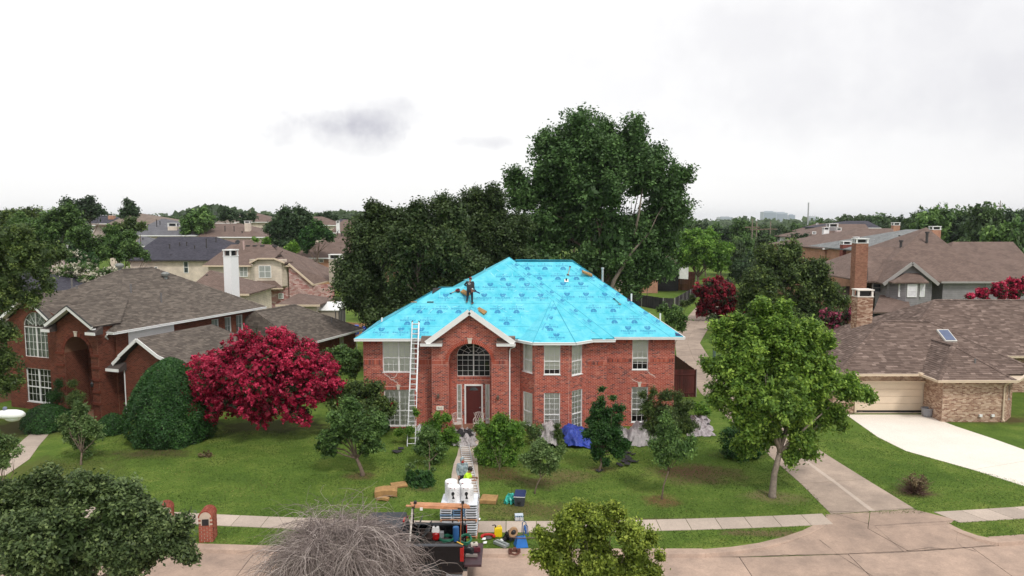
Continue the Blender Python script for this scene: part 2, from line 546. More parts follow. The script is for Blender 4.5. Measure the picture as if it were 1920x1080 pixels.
# ------------------------------------------------------------------ mesh helpers
class MB:
	def __init__(s):
		s.v, s.f, s.t = [], [], []

	def face(s, pts, tint=0.5):
		n = len(s.v)
		s.v += [tuple(p) for p in pts]
		s.f.append(tuple(range(n, n + len(pts))))
		s.t.append(tint)
		return s

	def raw(s, vs, fs, tint=0.5):
		n = len(s.v)
		s.v += [tuple(p) for p in vs]
		for f in fs:
			s.f.append(tuple(n + i for i in f))
			s.t.append(tint)
		return s

	def box(s, x0, x1, y0, y1, z0, z1, tint=0.5):
		vs = [(x0, y0, z0), (x1, y0, z0), (x1, y1, z0), (x0, y1, z0), (x0, y0, z1), (x1, y0, z1), (x1, y1, z1), (x0, y1, z1)]
		return s.raw(vs, [(0, 3, 2, 1), (4, 5, 6, 7), (0, 1, 5, 4), (1, 2, 6, 5), (2, 3, 7, 6), (3, 0, 4, 7)], tint)

	def obox(s, c, size, M=None, tint=0.5):
		"""box centred on c with a rotation matrix"""
		hx, hy, hz_ = size[0] / 2, size[1] / 2, size[2] / 2
		vs = [Vector(p) for p in ((-hx, -hy, -hz_), (hx, -hy, -hz_), (hx, hy, -hz_), (-hx, hy, -hz_), (-hx, -hy, hz_), (hx, -hy, hz_), (hx, hy, hz_), (-hx, hy, hz_))]
		if M is not None:
			vs = [M @ v for v in vs]
		c = Vector(c)
		return s.raw([tuple(v + c) for v in vs], [(0, 3, 2, 1), (4, 5, 6, 7), (0, 1, 5, 4), (1, 2, 6, 5), (2, 3, 7, 6), (3, 0, 4, 7)], tint)

	def beam(s, p0, p1, w, h, up=(0, 0, 1), tint=0.5):
		"""rectangular bar between two points, w across and h along up"""
		p0, p1 = Vector(p0), Vector(p1)
		d = (p1 - p0).normalized()
		u = Vector(up)
		a = d.cross(u)
		if a.length < 1e-4:
			a = d.cross(Vector((1, 0, 0)))
		a.normalize()
		b = a.cross(d)
		a, b = a * w / 2, b * h / 2
		vs = [p0 - a - b, p0 + a - b, p0 + a + b, p0 - a + b, p1 - a - b, p1 + a - b, p1 + a + b, p1 - a + b]
		return s.raw([tuple(v) for v in vs], [(0, 1, 2, 3), (7, 6, 5, 4), (4, 5, 1, 0), (5, 6, 2, 1), (6, 7, 3, 2), (7, 4, 0, 3)], tint)

	def tube(s, pts, rad, n=6, cap=True, tint=0.5):
		pts = [Vector(p) for p in pts]
		if isinstance(rad, (int, float)):
			rad = [rad] * len(pts)
		base = len(s.v)
		prev = None
		for i, p in enumerate(pts):
			if i == 0:
				d = pts[1] - pts[0]
			elif i == len(pts) - 1:
				d = pts[-1] - pts[-2]
			else:
				d = pts[i + 1] - pts[i - 1]
			d.normalize()
			if prev is None:
				a = d.orthogonal().normalized()
			else:
				a = (prev - d * prev.dot(d))
				a = a.normalized() if a.length > 1e-5 else d.orthogonal().normalized()
			prev = a
			b = d.cross(a)
			for k in range(n):
				t = 2 * math.pi * k / n
				s.v.append(tuple(p + (a * math.cos(t) + b * math.sin(t)) * rad[i]))
		for i in range(len(pts) - 1):
			for k in range(n):
				q = base + i * n
				k2 = (k + 1) % n
				s.f.append((q + k, q + k2, q + n + k2, q + n + k))
				s.t.append(tint)
		if cap:
			s.f.append(tuple(base + k for k in reversed(range(n))))
			s.t.append(tint)
			e = base + (len(pts) - 1) * n
			s.f.append(tuple(e + k for k in range(n)))
			s.t.append(tint)
		return s

	def lathe(s, prof, c=(0, 0, 0), n=12, M=None, tint=0.5):
		base = len(s.v)
		c = Vector(c)
		for r, z in prof:
			for k in range(n):
				t = 2 * math.pi * k / n
				v = Vector((r * math.cos(t), r * math.sin(t), z))
				if M is not None:
					v = M @ v
				s.v.append(tuple(v + c))
		for i in range(len(prof) - 1):
			for k in range(n):
				q = base + i * n
				k2 = (k + 1) % n
				s.f.append((q + k, q + k2, q + n + k2, q + n + k))
				s.t.append(tint)
		s.f.append(tuple(base + k for k in reversed(range(n))))
		s.t.append(tint)
		e = base + (len(prof) - 1) * n
		s.f.append(tuple(e + k for k in range(n)))
		s.t.append(tint)
		return s

	def ball(s, c, r, seg=8, rings=6, tint=0.5):
		if isinstance(r, (int, float)):
			r = (r, r, r)
		base = len(s.v)
		for i in range(rings + 1):
			ph = math.pi * i / rings
			for k in range(seg):
				t = 2 * math.pi * k / seg
				s.v.append((c[0] + r[0] * math.sin(ph) * math.cos(t), c[1] + r[1] * math.sin(ph) * math.sin(t), c[2] + r[2] * math.cos(ph)))
		for i in range(rings):
			for k in range(seg):
				k2 = (k + 1) % seg
				q = base + i * seg
				s.f.append((q + k, q + seg + k, q + seg + k2, q + k2))
				s.t.append(tint)
		return s

	def prism(s, poly, z0, z1, tint=0.5):
		"""vertical prism over a plan polygon (x, y), counter-clockwise"""
		n = len(poly)
		base = len(s.v)
		s.v += [(x, y, z0) for x, y in poly] + [(x, y, z1) for x, y in poly]
		tris = tessellate_polygon([[Vector((x, y, 0)) for x, y in poly]])
		for t in tris:
			a = [Vector(poly[i]) for i in t]
			if (a[1] - a[0]).cross(a[2] - a[0]) < 0:
				t = t[::-1]
			s.f.append(tuple(base + n + i for i in t))
			s.t.append(tint)
			s.f.append(tuple(base + i for i in t[::-1]))
			s.t.append(tint)
		for i in range(n):
			j = (i + 1) % n
			s.f.append((base + i, base + j, base + n + j, base + n + i))
			s.t.append(tint)
		return s

	def build(s, name, material, parent=None, smooth=False, uv=False, kind=None, loc=None):
		me = bpy.data.meshes.new(name)
		me.from_pydata(s.v, [], s.f)
		me.materials.append(material)
		at = me.attributes.new('tint', 'FLOAT', 'FACE')
		at.data.foreach_set('value', s.t)
		if smooth:
			me.polygons.foreach_set('use_smooth', [True] * len(me.polygons))
		if uv:
			metric_uv(me)
		o = bpy.data.objects.new(name, me)
		COL.objects.link(o)
		if parent is not None:
			o.parent = parent
		if kind:
			o['kind'] = kind
		if loc is not None:
			o.location = loc
		return o


def metric_uv(me):
	uvl = me.uv_layers.new(name='UVMap')
	n = len(me.loops)
	uv = np.zeros((n, 2), dtype=np.float32)
	for p in me.polygons:
		nr = p.normal
		if abs(nr.z) > 0.98:
			t = Vector((1, 0, 0))
			q = Vector((0, 1, 0))
		else:
			t = Vector((-nr.y, nr.x, 0)).normalized()
			q = nr.cross(t)
		for li in p.loop_indices:
			co = me.vertices[me.loops[li].vertex_index].co
			uv[li] = (co.dot(t), co.dot(q))
	uvl.data.foreach_set('uv', uv.ravel())


def tag(o, label, cat, group=None, kind=None):
	o['label'] = label
	o['category'] = cat
	if group:
		o['group'] = group
	if kind:
		o['kind'] = kind
	return o


def thing(name, label, cat, loc=(0, 0, 0), rot=0.0, group=None):
	o = bpy.data.objects.new(name, None)
	o.empty_display_size = 0.3
	COL.objects.link(o)
	o.location = loc
	o.rotation_euler = (0, 0, math.radians(rot))
	tag(o, label, cat, group)
	return o


def structure(o):
	o['kind'] = 'structure'
	return o


def copy_thing(src, loc, rot=None, scale=None, label=None, group=None):
	c = src.copy()
	COL.objects.link(c)
	c.location = loc
	if rot is not None:
		c.rotation_euler = (0, 0, rot)
	if scale is not None:
		c.scale = scale if isinstance(scale, tuple) else (scale,) * 3
	if label:
		c['label'] = label
	if group:
		c['group'] = group
	for ch in list(src.children):
		d = ch.copy()
		COL.objects.link(d)
		d.parent = c
		for g in list(ch.children):
			e = g.copy()
			COL.objects.link(e)
			e.parent = d
	return c


# ---- planes covered with separate bricks or shingles
def crossings(loops, v):
	xs = []
	for lp in loops:
		n = len(lp)
		for i in range(n):
			(u0, v0), (u1, v1) = lp[i], lp[(i + 1) % n]
			if (v0 <= v < v1) or (v1 <= v < v0):
				xs.append(u0 + (u1 - u0) * (v - v0) / (v1 - v0))
	xs.sort()
	return [(xs[i], xs[i + 1]) for i in range(0, len(xs) - 1, 2)]


def plane_tiles(mb, O, U, V, loops, tw, th, gap=0.01, depth=0.008, mode='brick', rng=random, wj=0.0, stagger=0.5):
	O, U, V = Vector(O), Vector(U).normalized(), Vector(V).normalized()
	Nn = U.cross(V)
	vmin = min(p[1] for l in loops for p in l)
	vmax = max(p[1] for l in loops for p in l)
	r = math.floor(vmin / th)
	while r * th < vmax:
		v0, v1 = max(r * th, vmin), min((r + 1) * th, vmax)
		if v1 - v0 > th * 0.25:
			for a, b in crossings(loops, (v0 + v1) / 2):
				off = (stagger * tw) if r % 2 else 0
				if wj:
					off = rng.random() * tw
				u = math.floor((a - off) / tw) * tw + off
				while u < b:
					w = tw * (1 + rng.uniform(-wj, wj)) if wj else tw
					u0, u1 = max(u, a), min(u + w, b)
					u += w
					if u1 - u0 < 0.02:
						continue
					t = rng.random()
					if mode == 'brick':
						g = gap / 2
						q = [(u0 + g, v0 + g), (u1 - g, v0 + g), (u1 - g, v1 - g), (u0 + g, v1 - g)]
						dd = depth * rng.uniform(.7, 1.15)
						lo = [O + U * x + V * y for x, y in q]
						hi = [p + Nn * dd for p in lo]
						mb.raw([tuple(p) for p in lo + hi], [(4, 5, 6, 7), (0, 1, 5, 4), (1, 2, 6, 5), (2, 3, 7, 6), (3, 0, 4, 7)], t)
					else:
						dd = depth * rng.uniform(.5, 1.6)
						p0, p1 = O + U * (u0 + .003) + V * v0, O + U * (u1 - .003) + V * v0
						p2, p3 = O + U * (u1 - .003) + V * v1, O + U * (u0 + .003) + V * v1
						a0, a1 = p0 + Nn * dd, p1 + Nn * dd
						p2, p3 = p2 + Nn * .002, p3 + Nn * .002
						mb.raw([tuple(p) for p in (p0, p1, a0, a1, p2, p3)], [(0, 1, 3, 2), (2, 3, 4, 5)], t)
		r += 1
	return mb


def fill_loops(mb, O, U, V, loops, tint=0.5, flip=False):
	O, U, V = Vector(O), Vector(U).normalized(), Vector(V).normalized()
	if len(loops) > 1 and all(len(l) == 4 for l in loops):
		us = sorted({round(p[0], 5) for l in loops for p in l})
		vs_ = sorted({round(p[1], 5) for l in loops for p in l})
		for a, b in zip(us, us[1:]):
			for c, d in zip(vs_, vs_[1:]):
				mu, mv = (a + b) / 2, (c + d) / 2
				if any(min(p[0] for p in h) < mu < max(p[0] for p in h) and min(p[1] for p in h) < mv < max(p[1] for p in h) for h in loops[1:]):
					continue
				q = [(a, c), (b, c), (b, d), (a, d)]
				mb.face([O + U * x + V * y for x, y in (q[::-1] if flip else q)], tint)
		return
	flat = [p for l in loops for p in l]
	for t in tessellate_polygon([[Vector((u, v, 0)) for u, v in l] for l in loops]):
		q = [Vector(flat[i]) for i in t]
		if ((q[1] - q[0]).cross(q[2] - q[0]) < 0) != flip:
			t = t[::-1]
		mb.face([O + U * flat[i][0] + V * flat[i][1] for i in t], tint)


def rect(u0, u1, v0, v1):
	return [(u0, v0), (u1, v0), (u1, v1), (u0, v1)]


def brick_wall(parent, P0, P1, outer, holes, brick, mortar, reveal=0.13, name='wall', rng=random, tw=.205, th=.076, gap=.019):
	"""wall in the vertical plane from plan point P0 to P1 (outside on the left-hand side seen from above reversed);
	outer and holes are (u, z) loops; gives the mortar backing with reveals, and one joined brick face"""
	O = Vector((P0[0], P0[1], 0))
	U = Vector((P1[0] - P0[0], P1[1] - P0[1], 0)).normalized()
	V = Vector((0, 0, 1))
	Nn = U.cross(V)
	m = MB()
	fill_loops(m, O, U, V, [outer] + holes)
	for h in holes:
		for i in range(len(h)):
			a, b = h[i], h[(i + 1) % len(h)]
			pa, pb = O + U * a[0] + V * a[1], O + U * b[0] + V * b[1]
			m.face([pb, pa, pa - Nn * reveal, pb - Nn * reveal])
	w = m.build(name, mortar, parent)
	t = MB()
	plane_tiles(t, O, U, V, [outer] + holes, tw, th, gap, .009, 'brick', rng)
	for h in holes:
		for i in range(len(h)):
			a, b = h[i], h[(i + 1) % len(h)]
			if abs(a[0] - b[0]) < 1e-6 and abs(a[1] - b[1]) > .3:
				pa, pb = O + U * a[0], O + U * b[0]
				zz0, zz1 = min(a[1], b[1]), max(a[1], b[1])
				mid = sum(p[0] for p in h) / len(h)
				if a[0] < mid:
					plane_tiles(t, pa, -Nn, V, [rect(0, reveal, zz0, zz1)], .12, th, gap, .006, 'brick', rng)
				else:
					plane_tiles(t, pa - Nn * reveal, Nn, V, [rect(0, reveal, zz0, zz1)], .12, th, gap, .006, 'brick', rng)
	t.build('brick_face', brick, w, kind='stuff')
	return w


def shingle_plane(parent, pts, mat_t, rng, name='roof_slope', exp=.145, tw=.33, deck=None, depth=.014):
	"""one roof plane given by its corners (counter-clockwise from outside, first edge level at the eave)"""
	pts = [Vector(p) for p in pts]
	n = Vector((0, 0, 0))
	for i in range(len(pts)):
		n += pts[i].cross(pts[(i + 1) % len(pts)])
	n.normalize()
	if n.z < 0:
		pts = pts[::-1]
		n = -n
	U = Vector((-n.y, n.x, 0)).normalized()
	V = n.cross(U)
	O = min(pts, key=lambda p: p.z)
	loop = [((p - O).dot(U), (p - O).dot(V)) for p in pts]
	m = MB()
	m.face(pts)
	m.face([p - n * .12 for p in pts[::-1]])
	for i in range(len(pts)):
		a, b = pts[i], pts[(i + 1) % len(pts)]
		m.face([a - n * .12, b - n * .12, b, a])
	o = m.build(name, deck or DECK, parent)
	t = MB()
	plane_tiles(t, O + n * .002, U, V, [loop], tw, exp, 0, depth, 'shingle', rng, wj=.35)
	t.build('shingle_courses', mat_t, o, kind='stuff')
	return o


def hip_caps(parent, lines, material, w=.28, name='ridge_cap'):
	"""overlapping cap shingles along hips and ridges"""
	m = MB()
	rng = random.Random(7)
	for a, b in lines:
		a, b = Vector(a), Vector(b)
		L = (b - a).length
		k = max(1, int(L / .2))
		d = (b - a) / k
		side = d.cross(Vector((0, 0, 1)))
		side.normalize()
		for i in range(k):
			p = a + d * i + Vector((0, 0, .035))
			q = p + d * 1.15
			s_ = side * w / 2
			dz = Vector((0, 0, -.07))
			lift = Vector((0, 0, .018))
			m.raw([tuple(x) for x in (p + lift, q, p + s_ + dz + lift, q + s_ + dz, p - s_ + dz + lift, q - s_ + dz)], [(0, 1, 3, 2), (1, 0, 4, 5), (0, 2, 4)], rng.random())
	return m.build(name, material, parent)


def window(parent, P0, P1, u0, u1, z0, z1, cols=3, rows=4, rail=0.5, mull=1, depth=0.09, frame=WHITE, blind=BLIND, gap_bottom=0.0, arch=False, muntin=.018):
	"""framed window set back in the wall; children: muntins, glass, blind"""
	O = Vector((P0[0], P0[1], 0))
	U = Vector((P1[0] - P0[0], P1[1] - P0[1], 0)).normalized()
	V = Vector((0, 0, 1))
	Nn = U.cross(V)

	def P(u, z, d):
		return O + U * u + V * z - Nn * d
	m = MB()
	fw = .05
	for (a, b) in (((u0, z0 + fw / 2), (u1, z0 + fw / 2)), ((u0, z1 - fw / 2), (u1, z1 - fw / 2))):
		if arch and a[1] > (z0 + z1) / 2:
			continue
		m.beam(P(a[0], a[1], depth), P(b[0], b[1], depth), .07, fw)
	for u in (u0 + fw / 2, u1 - fw / 2):
		m.beam(P(u, z0 + fw, depth), P(u, z1 - fw, depth), fw, .07, up=Nn)
	bays = mull
	bw = (u1 - u0) / bays
	for i in range(1, bays):
		m.beam(P(u0 + bw * i, z0 + fw, depth), P(u0 + bw * i, z1 - fw, depth), .09, .075, up=Nn)
	zr = z0 + (z1 - z0) * rail
	for i in range(bays):
		m.beam(P(u0 + bw * i + fw, zr, depth - .004), P(u0 + bw * (i + 1) - fw, zr, depth - .004), .075, .055)
	m.beam(P(u0 - .03, z0 - .01, depth - .05), P(u1 + .03, z0 - .01, depth - .05), .13, .04)
	f = m.build('window', frame, parent)
	g = MB()
	for i in range(bays):
		a0, a1 = u0 + bw * i + fw, u0 + bw * (i + 1) - fw
		for c in range(1, cols):
			u = a0 + (a1 - a0) * c / cols
			g.beam(P(u, z0 + fw, depth + .01), P(u, z1 - fw, depth + .01), muntin, .02, up=Nn)
		for (za, zb, n) in ((z0 + fw, zr, max(1, round(rows * rail))), (zr, z1 - fw, max(1, rows - round(rows * rail)))):
			for r_ in range(1, n):
				z = za + (zb - za) * r_ / n
				g.beam(P(a0, z, depth + .012), P(a1, z, depth + .012), .02, muntin)
	if g.v:
		g.build('muntin', frame, f, kind='stuff')
	q = MB()
	q.face([P(u0, z0, depth + .02), P(u1, z0, depth + .02), P(u1, z1, depth + .02), P(u0, z1, depth + .02)])
	q.build('pane', GLASS, f)
	bl = MB()
	zb = z0 + gap_bottom
	nsl = int((z1 - zb) / .055)
	if blind is not None:
		for k in range(nsl):
			z = zb + (z1 - zb) * k / nsl
			z2 = zb + (z1 - zb) * (k + .985) / nsl
			bl.face([P(u0, z, depth + .026), P(u1, z, depth + .026), P(u1, z2, depth + .048), P(u0, z2, depth + .048)])
		bl.build('blind', blind, f, kind='stuff')
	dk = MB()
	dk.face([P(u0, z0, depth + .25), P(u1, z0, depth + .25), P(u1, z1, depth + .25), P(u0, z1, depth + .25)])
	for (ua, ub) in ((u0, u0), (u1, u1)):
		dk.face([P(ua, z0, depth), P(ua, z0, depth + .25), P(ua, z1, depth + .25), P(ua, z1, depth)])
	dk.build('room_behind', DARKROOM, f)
	return f


def gutter(parent, pts, z, material=WHITE, name='gutter', h=.13, w=.12):
	m = MB()
	for i in range(len(pts) - 1):
		a, b = pts[i], pts[i + 1]
		m.beam((a[0], a[1], z), (b[0], b[1], z), w, h)
		d = (Vector(b) - Vector(a)).normalized()
		m.beam((a[0] - d.x * .02, a[1] - d.y * .02, z + h / 2), (b[0] + d.x * .02, b[1] + d.y * .02, z + h / 2), w + .04, .025)
	return m.build(name, material, parent)


def downspout(parent, x, y, ztop, zbot=0.05, material=WHITE, dx=.25, dy=.3):
	m = MB()
	m.tube([(x + dx * 0, y - dy, ztop), (x, y - dy, ztop - .12), (x, y - .06, ztop - .45), (x, y - .06, zbot + .15), (x, y - .2, zbot)], .045, 6)
	return m.build('downspout', material, parent)


# ================================================================== SETTING: ground, street, walks
def roadedge(x):
	if x < 0:
		return 25.72 + .003 * min(x * x, 900)
	if x < 8:
		return 25.72
	return 25.72 + .027 * min(x - 8, 40) ** 1.5


KCURVE = [(7.2, 25.75), (8.4, 25.95), (9.6, 26.3), (10.8, 26.85), (11.8, 27.45), (12.5, 28.0), (12.95, 28.45)]


def ystep(x):
	if KCURVE[0][0] < x <= KCURVE[-1][0]:
		for (a, ya), (b, yb) in zip(KCURVE, KCURVE[1:]):
			if a <= x <= b:
				return ya + (yb - ya) * (x - a) / (b - a)
	if KCURVE[-1][0] < x < 17.5:
		return 28.45
	if 17.5 <= x < 18.6:
		return 28.45 + (roadedge(18.6) - 28.45) * (x - 17.5) / 1.1
	return roadedge(x)


def build_ground():
	xs = [-5000, -2500, -1200, -600] + list(np.arange(-300, -20, 14.0)) + list(np.arange(-20, 6, 2.0)) + list(np.arange(6, 20, .35)) + list(np.arange(20, 48, 2.0)) + list(np.arange(50, 301, 14.0)) + [600, 1200, 2500, 5000]
	rows = [(-900, 0, 0), (-100, 0, 0), (14.9, 0, 0), (14.9, -.14, 0), (None, -.14, .12), (None, 0, .14), (32, 0, 0), (50, 0, 0)]
	rows += [(y, 0, 0) for y in range(70, 241, 10)] + [(300, 0, 0), (450, 0, 0), (800, 0, 0), (1600, 0, 0), (3200, 0, 0), (7500, 0, 0)]
	vs, fs = [], []
	for (y, z, off) in rows:
		for x in xs:
			yy = y if y is not None else ystep(x) + off
			vs.append((x, yy, z + hz(x, yy) - (.02 if (y or 0) > 60 else 0)))
	n = len(xs)
	for j in range(len(rows) - 1):
		for i in range(n - 1):
			fs.append((j * n + i, j * n + i + 1, (j + 1) * n + i + 1, (j + 1) * n + i))
	m = MB().raw(vs, fs)
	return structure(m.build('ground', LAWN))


build_ground()
JOINT = mat('joint_filler', (.06, .05, .045), .95)
m = MB()
m.box(-120, 120, 14.95, 36, -.139, -.132)
rb = MB()
xs = list(np.arange(-90, 91, 1.5))
for a, b in zip(xs, xs[1:]):
	rb.face([(a, 14.95, -.131), (b, 14.95, -.131), (b, roadedge(b), -.131), (a, roadedge(a), -.131)])
structure(rb.build('street_bed', JOINT))


def slab(poly, z0, z1, name, material, shrink=.012, parent=None, kind='structure', zf=None):
	"""separate concrete slab over a plan polygon; shrunk a little so that a joint shows round it"""
	c = Vector((sum(p[0] for p in poly) / len(poly), sum(p[1] for p in poly) / len(poly)))
	q = []
	n = len(poly)
	for i in range(n):
		a, b, d = Vector(poly[i - 1]), Vector(poly[i]), Vector(poly[(i + 1) % n])
		dirv = (c - b)
		q.append(tuple(b + dirv.normalized() * shrink * 1.4))
	ar = sum(q[i][0] * q[(i + 1) % n][1] - q[(i + 1) % n][0] * q[i][1] for i in range(n))
	if ar < 0:
		q = q[::-1]
	m = MB().prism(q, z0, z1)
	if zf:
		k = len(q)
		for i in range(k, 2 * k):
			m.v[i] = (m.v[i][0], m.v[i][1], zf(m.v[i][0], m.v[i][1]))
		for i in range(k):
			m.v[i] = (m.v[i][0], m.v[i][1], m.v[i + k][2] - .1)
	o = m.build(name, material, parent)
	if kind:
		o['kind'] = kind
	return o


street_joints = [-82, -73, -64, -55, -46, -37, -28, -23.4, -18.8, -14.2, -9.7, -5.2, 8.45, 12.6, 17.6, 22.2, 26.8, 35, 44, 53, 62, 71, 80]
for a, b in zip(street_joints, street_joints[1:]):
	mid = [a + (b - a) * k / 4 for k in range(5)]
	slab([(a, 20.4), (b, 20.4)] + [(x, roadedge(x) - .02) for x in mid[::-1]], -.2, -.118, 'street_slab', CONC)
	slab([(a, 15.0), (b, 15.0), (b, 20.4), (a, 20.4)], -.2, -.118, 'street_slab', CONC)

def kerb(pts, w=.42):
	m = MB()
	for i in range(len(pts) - 1):
		a, b = Vector(pts[i]), Vector(pts[i + 1])
		d = (b - a).normalized()
		nrm = Vector((-d.y, d.x))
		prof = [(-.05, -.13), (.0, -.005), (.05, .012), (w, .014), (w, -.13)]
		vs = []
		for p in (a, b):
			for o_, z in prof:
				vs.append((p.x + nrm.x * o_, p.y + nrm.y * o_, z))
		k = len(prof)
		m.raw(vs, [(j, j + k, j + k + 1, j + 1) for j in range(k - 1)] + [tuple(range(k)), tuple(range(2 * k - 1, k - 1, -1))])
	return structure(m.build('kerb', CONC))


for a in np.arange(-60, 7.2, 4.2):
	b = min(a + 4.19, 7.2)
	kerb([(a, roadedge(a)), ((a + b) / 2, roadedge((a + b) / 2)), (b, roadedge(b))])
kerb([(x, y) for x, y in KCURVE] + [(13.15, 29.0)], w=.34)
for a in np.arange(18.7, 60, 4.2):
	kerb([(a, roadedge(a)), (a + 2.1, roadedge(a + 2.1)), (a + 4.19, roadedge(a + 4.19))], .5)
kerb([(17.55, 28.3), (17.75, 27.6), (18.1, 27.05), (18.7, roadedge(18.7))], .3)


def swt(x):
	if x < 15:
		return 28.62 + .0045 * x * x
	return roadedge(x) + 3.0


x = -61.0
while x < 12.6:
	b = min(x + 1.24, 13.1)
	if b > -60:
		slab([(x, swt(x) - 1.08), (b, swt(b) - 1.08), (b, swt(b)), (x, swt(x))], -.08, .022, 'sidewalk_slab', CONC_S)
	x = b
x = 17.9
while x < 50:
	slab([(x + .45, swt(x) - 1.08), (x + 1.7, swt(x + 1.25) - 1.08), (x + 1.25, swt(x + 1.25)), (x, swt(x))], -.08, .022, 'sidewalk_slab', CONC_S)
	x += 1.25

def zap(x, y):
	r = roadedge(x)
	t = min(max((y - r) / 1.6, 0), 1)
	return -.112 + .128 * t


slab([(7.2, roadedge(7.2) - .03)] + [(x + .02, y - .02) for x, y in KCURVE] + [(13.2, 29.3), (15.2, 29.55), (14.3, 27.9), (15.0, roadedge(15)), (12.6, roadedge(12.6))], -.2, 0, 'drive_slab', CONC, zf=zap)
slab([(15.0, roadedge(15)), (14.3, 27.9), (17.9, 28.35), (18.05, 27.35), (18.3, 26.95), (18.8, roadedge(18.8))], -.2, 0, 'drive_slab', CONC, zf=zap)
slab([(14.3, 27.9), (15.2, 29.55), (17.25, 29.85), (18.35, 28.8), (17.9, 28.35)], -.2, 0, 'drive_slab', CONC, zf=zap)

DL = [(13.45, 29.35), (13.65, 31.6), (13.55, 33.8), (13.55, 37.5), (13.55, 41.2), (13.5, 50.3), (14.9, 64.3), (17.1, 75.0), (21.5, 88.8), (26.5, 102.7), (34, 118)]
DR = [(17.3, 29.9), (16.95, 33.4), (16.65, 36.9), (16.45, 41.2), (16.4, 47.3), (16.8, 57.5), (19.0, 72.0), (22.6, 82.0), (26.5, 92.0), (31.5, 104.0), (38.5, 117)]


def lerp_path(P, n):
	d = [0]
	for a, b in zip(P, P[1:]):
		d.append(d[-1] + math.hypot(b[0] - a[0], b[1] - a[1]))
	out = []
	for k in range(n + 1):
		s = d[-1] * k / n
		for i in range(len(P) - 1):
			if s <= d[i + 1] + 1e-9:
				t = (s - d[i]) / (d[i + 1] - d[i])
				out.append((P[i][0] + (P[i + 1][0] - P[i][0]) * t, P[i][1] + (P[i + 1][1] - P[i][1]) * t))
				break
	return out


NL = 26
pl, pr = lerp_path(DL, NL), lerp_path(DR, NL)
for k in range(NL):
	ml0 = tuple((a + b) / 2 for a, b in zip(pl[k], pr[k]))
	ml1 = tuple((a + b) / 2 for a, b in zip(pl[k + 1], pr[k + 1]))
	slab([pl[k], ml0, ml1, pl[k + 1]], -.08, .016, 'drive_slab', CONC_D)
	slab([ml0, pr[k], pr[k + 1], ml1], -.08, .018, 'drive_slab', CONC_D)
ps = MB()
for k in range(0, 4):
	a = [(pl[k][i] + pr[k][i]) / 2 for i in (0, 1)]
	b = [(pl[k + 1][i] + pr[k + 1][i]) / 2 for i in (0, 1)]
	ps.face([(a[0] - .13, a[1], .022), (a[0] + .1, a[1], .022), (b[0] + .09, b[1], .022), (b[0] - .1, b[1], .022)])
structure(ps.build('drive_patch', CONC_S))

CRACK = mat('sealed_crack', (.045, .035, .03), .9)
rck = random.Random(6)
for line in ([(1556, 961), (1610, 962), (1665, 957), (1718, 955)], [(1556, 962), (1640, 988)], [(1640, 988), (1715, 983), (1797, 978)], [(1640, 989), (1665, 1008), (1696, 1032)], [(1796, 979), (1793, 1012), (1806, 1024)], [(1380, 1041), (1470, 1037), (1570, 1036), (1696, 1031), (1760, 1027), (1806, 1023), (1830, 1030)], [(1806, 1023), (1860, 1019), (1925, 1013)], [(1536, 1012), (1572, 1036), (1640, 1078)], [(1700, 1029), (1740, 1024), (1790, 1026)]):
	cm_ = MB()
	for a, b in zip(line, line[1:]):
		k = max(2, int(math.hypot(b[0] - a[0], b[1] - a[1]) / 8))
		prev = None
		for i in range(k + 1):
			t = i / k
			x, y = G(a[0] + (b[0] - a[0]) * t, a[1] + (b[1] - a[1]) * t, -.03)
			y += rck.uniform(-.02, .02)
			z = (zap(x, y) if y > roadedge(x) else -.114) + .006
			w = rck.uniform(.004, .014)
			cur = (x, y, z, w)
			if prev:
				cm_.face([(prev[0] - prev[3] * .5, prev[1] - prev[3], prev[2]), (x - w * .5, y - w, z), (x + w * .5, y + w, z), (prev[0] + prev[3] * .5, prev[1] + prev[3], prev[2])])
			prev = cur
	structure(cm_.build('crack', CRACK))

slab([(21.3, 44.95), (20.9, 40.2), (21.15, 37.7), (22.9, 34.75), (27.9, 36.6), (27.3, 39.9), (26.7, 42.3), (26.35, 44.95)], -.06, .02, 'pale_drive_slab', CONC_W)
slab([(22.9, 34.75), (23.9, 32.5), (25.6, 30.6), (26.6, 30.1), (31.2, 31.0), (29.6, 33.3), (27.9, 36.6)], -.06, .02, 'pale_drive_slab', CONC_W)
slab([(26.6, 30.1), (27.2, 28.2), (31.5, 29.2), (31.2, 31.0)], -.06, .026, 'pale_drive_slab', CONC_W)
fl = [(-2.55, 28.95), (-2.78, 31.5), (-2.95, 33.6), (-2.98, 35.5), (-2.9, 37.0), (-2.9, 39.6)]
fr = [(-1.35, 28.95), (-1.45, 31.5), (-1.6, 33.6), (-1.72, 35.5), (-1.85, 37.0), (-1.85, 39.6)]
a_, b_ = lerp_path(fl, 8), lerp_path(fr, 8)
for k in range(8):
	slab([a_[k], b_[k], b_[k + 1], a_[k + 1]], -.06, .02, 'walk_slab', CONC_S)
fl = [(-24.6, 34.0), (-25.0, 36.3), (-26.0, 38.6), (-27.0, 41.2), (-27.6, 43.2)]
fr = [(-25.8, 33.6), (-26.4, 36.6), (-27.4, 39.0), (-28.2, 41.6), (-28.7, 43.6)]
a_, b_ = lerp_path(fl, 8), lerp_path(fr, 8)
for k in range(8):
	slab([b_[k], a_[k], a_[k + 1], b_[k + 1]], -.06, .02, 'walk_slab', CONC_S)


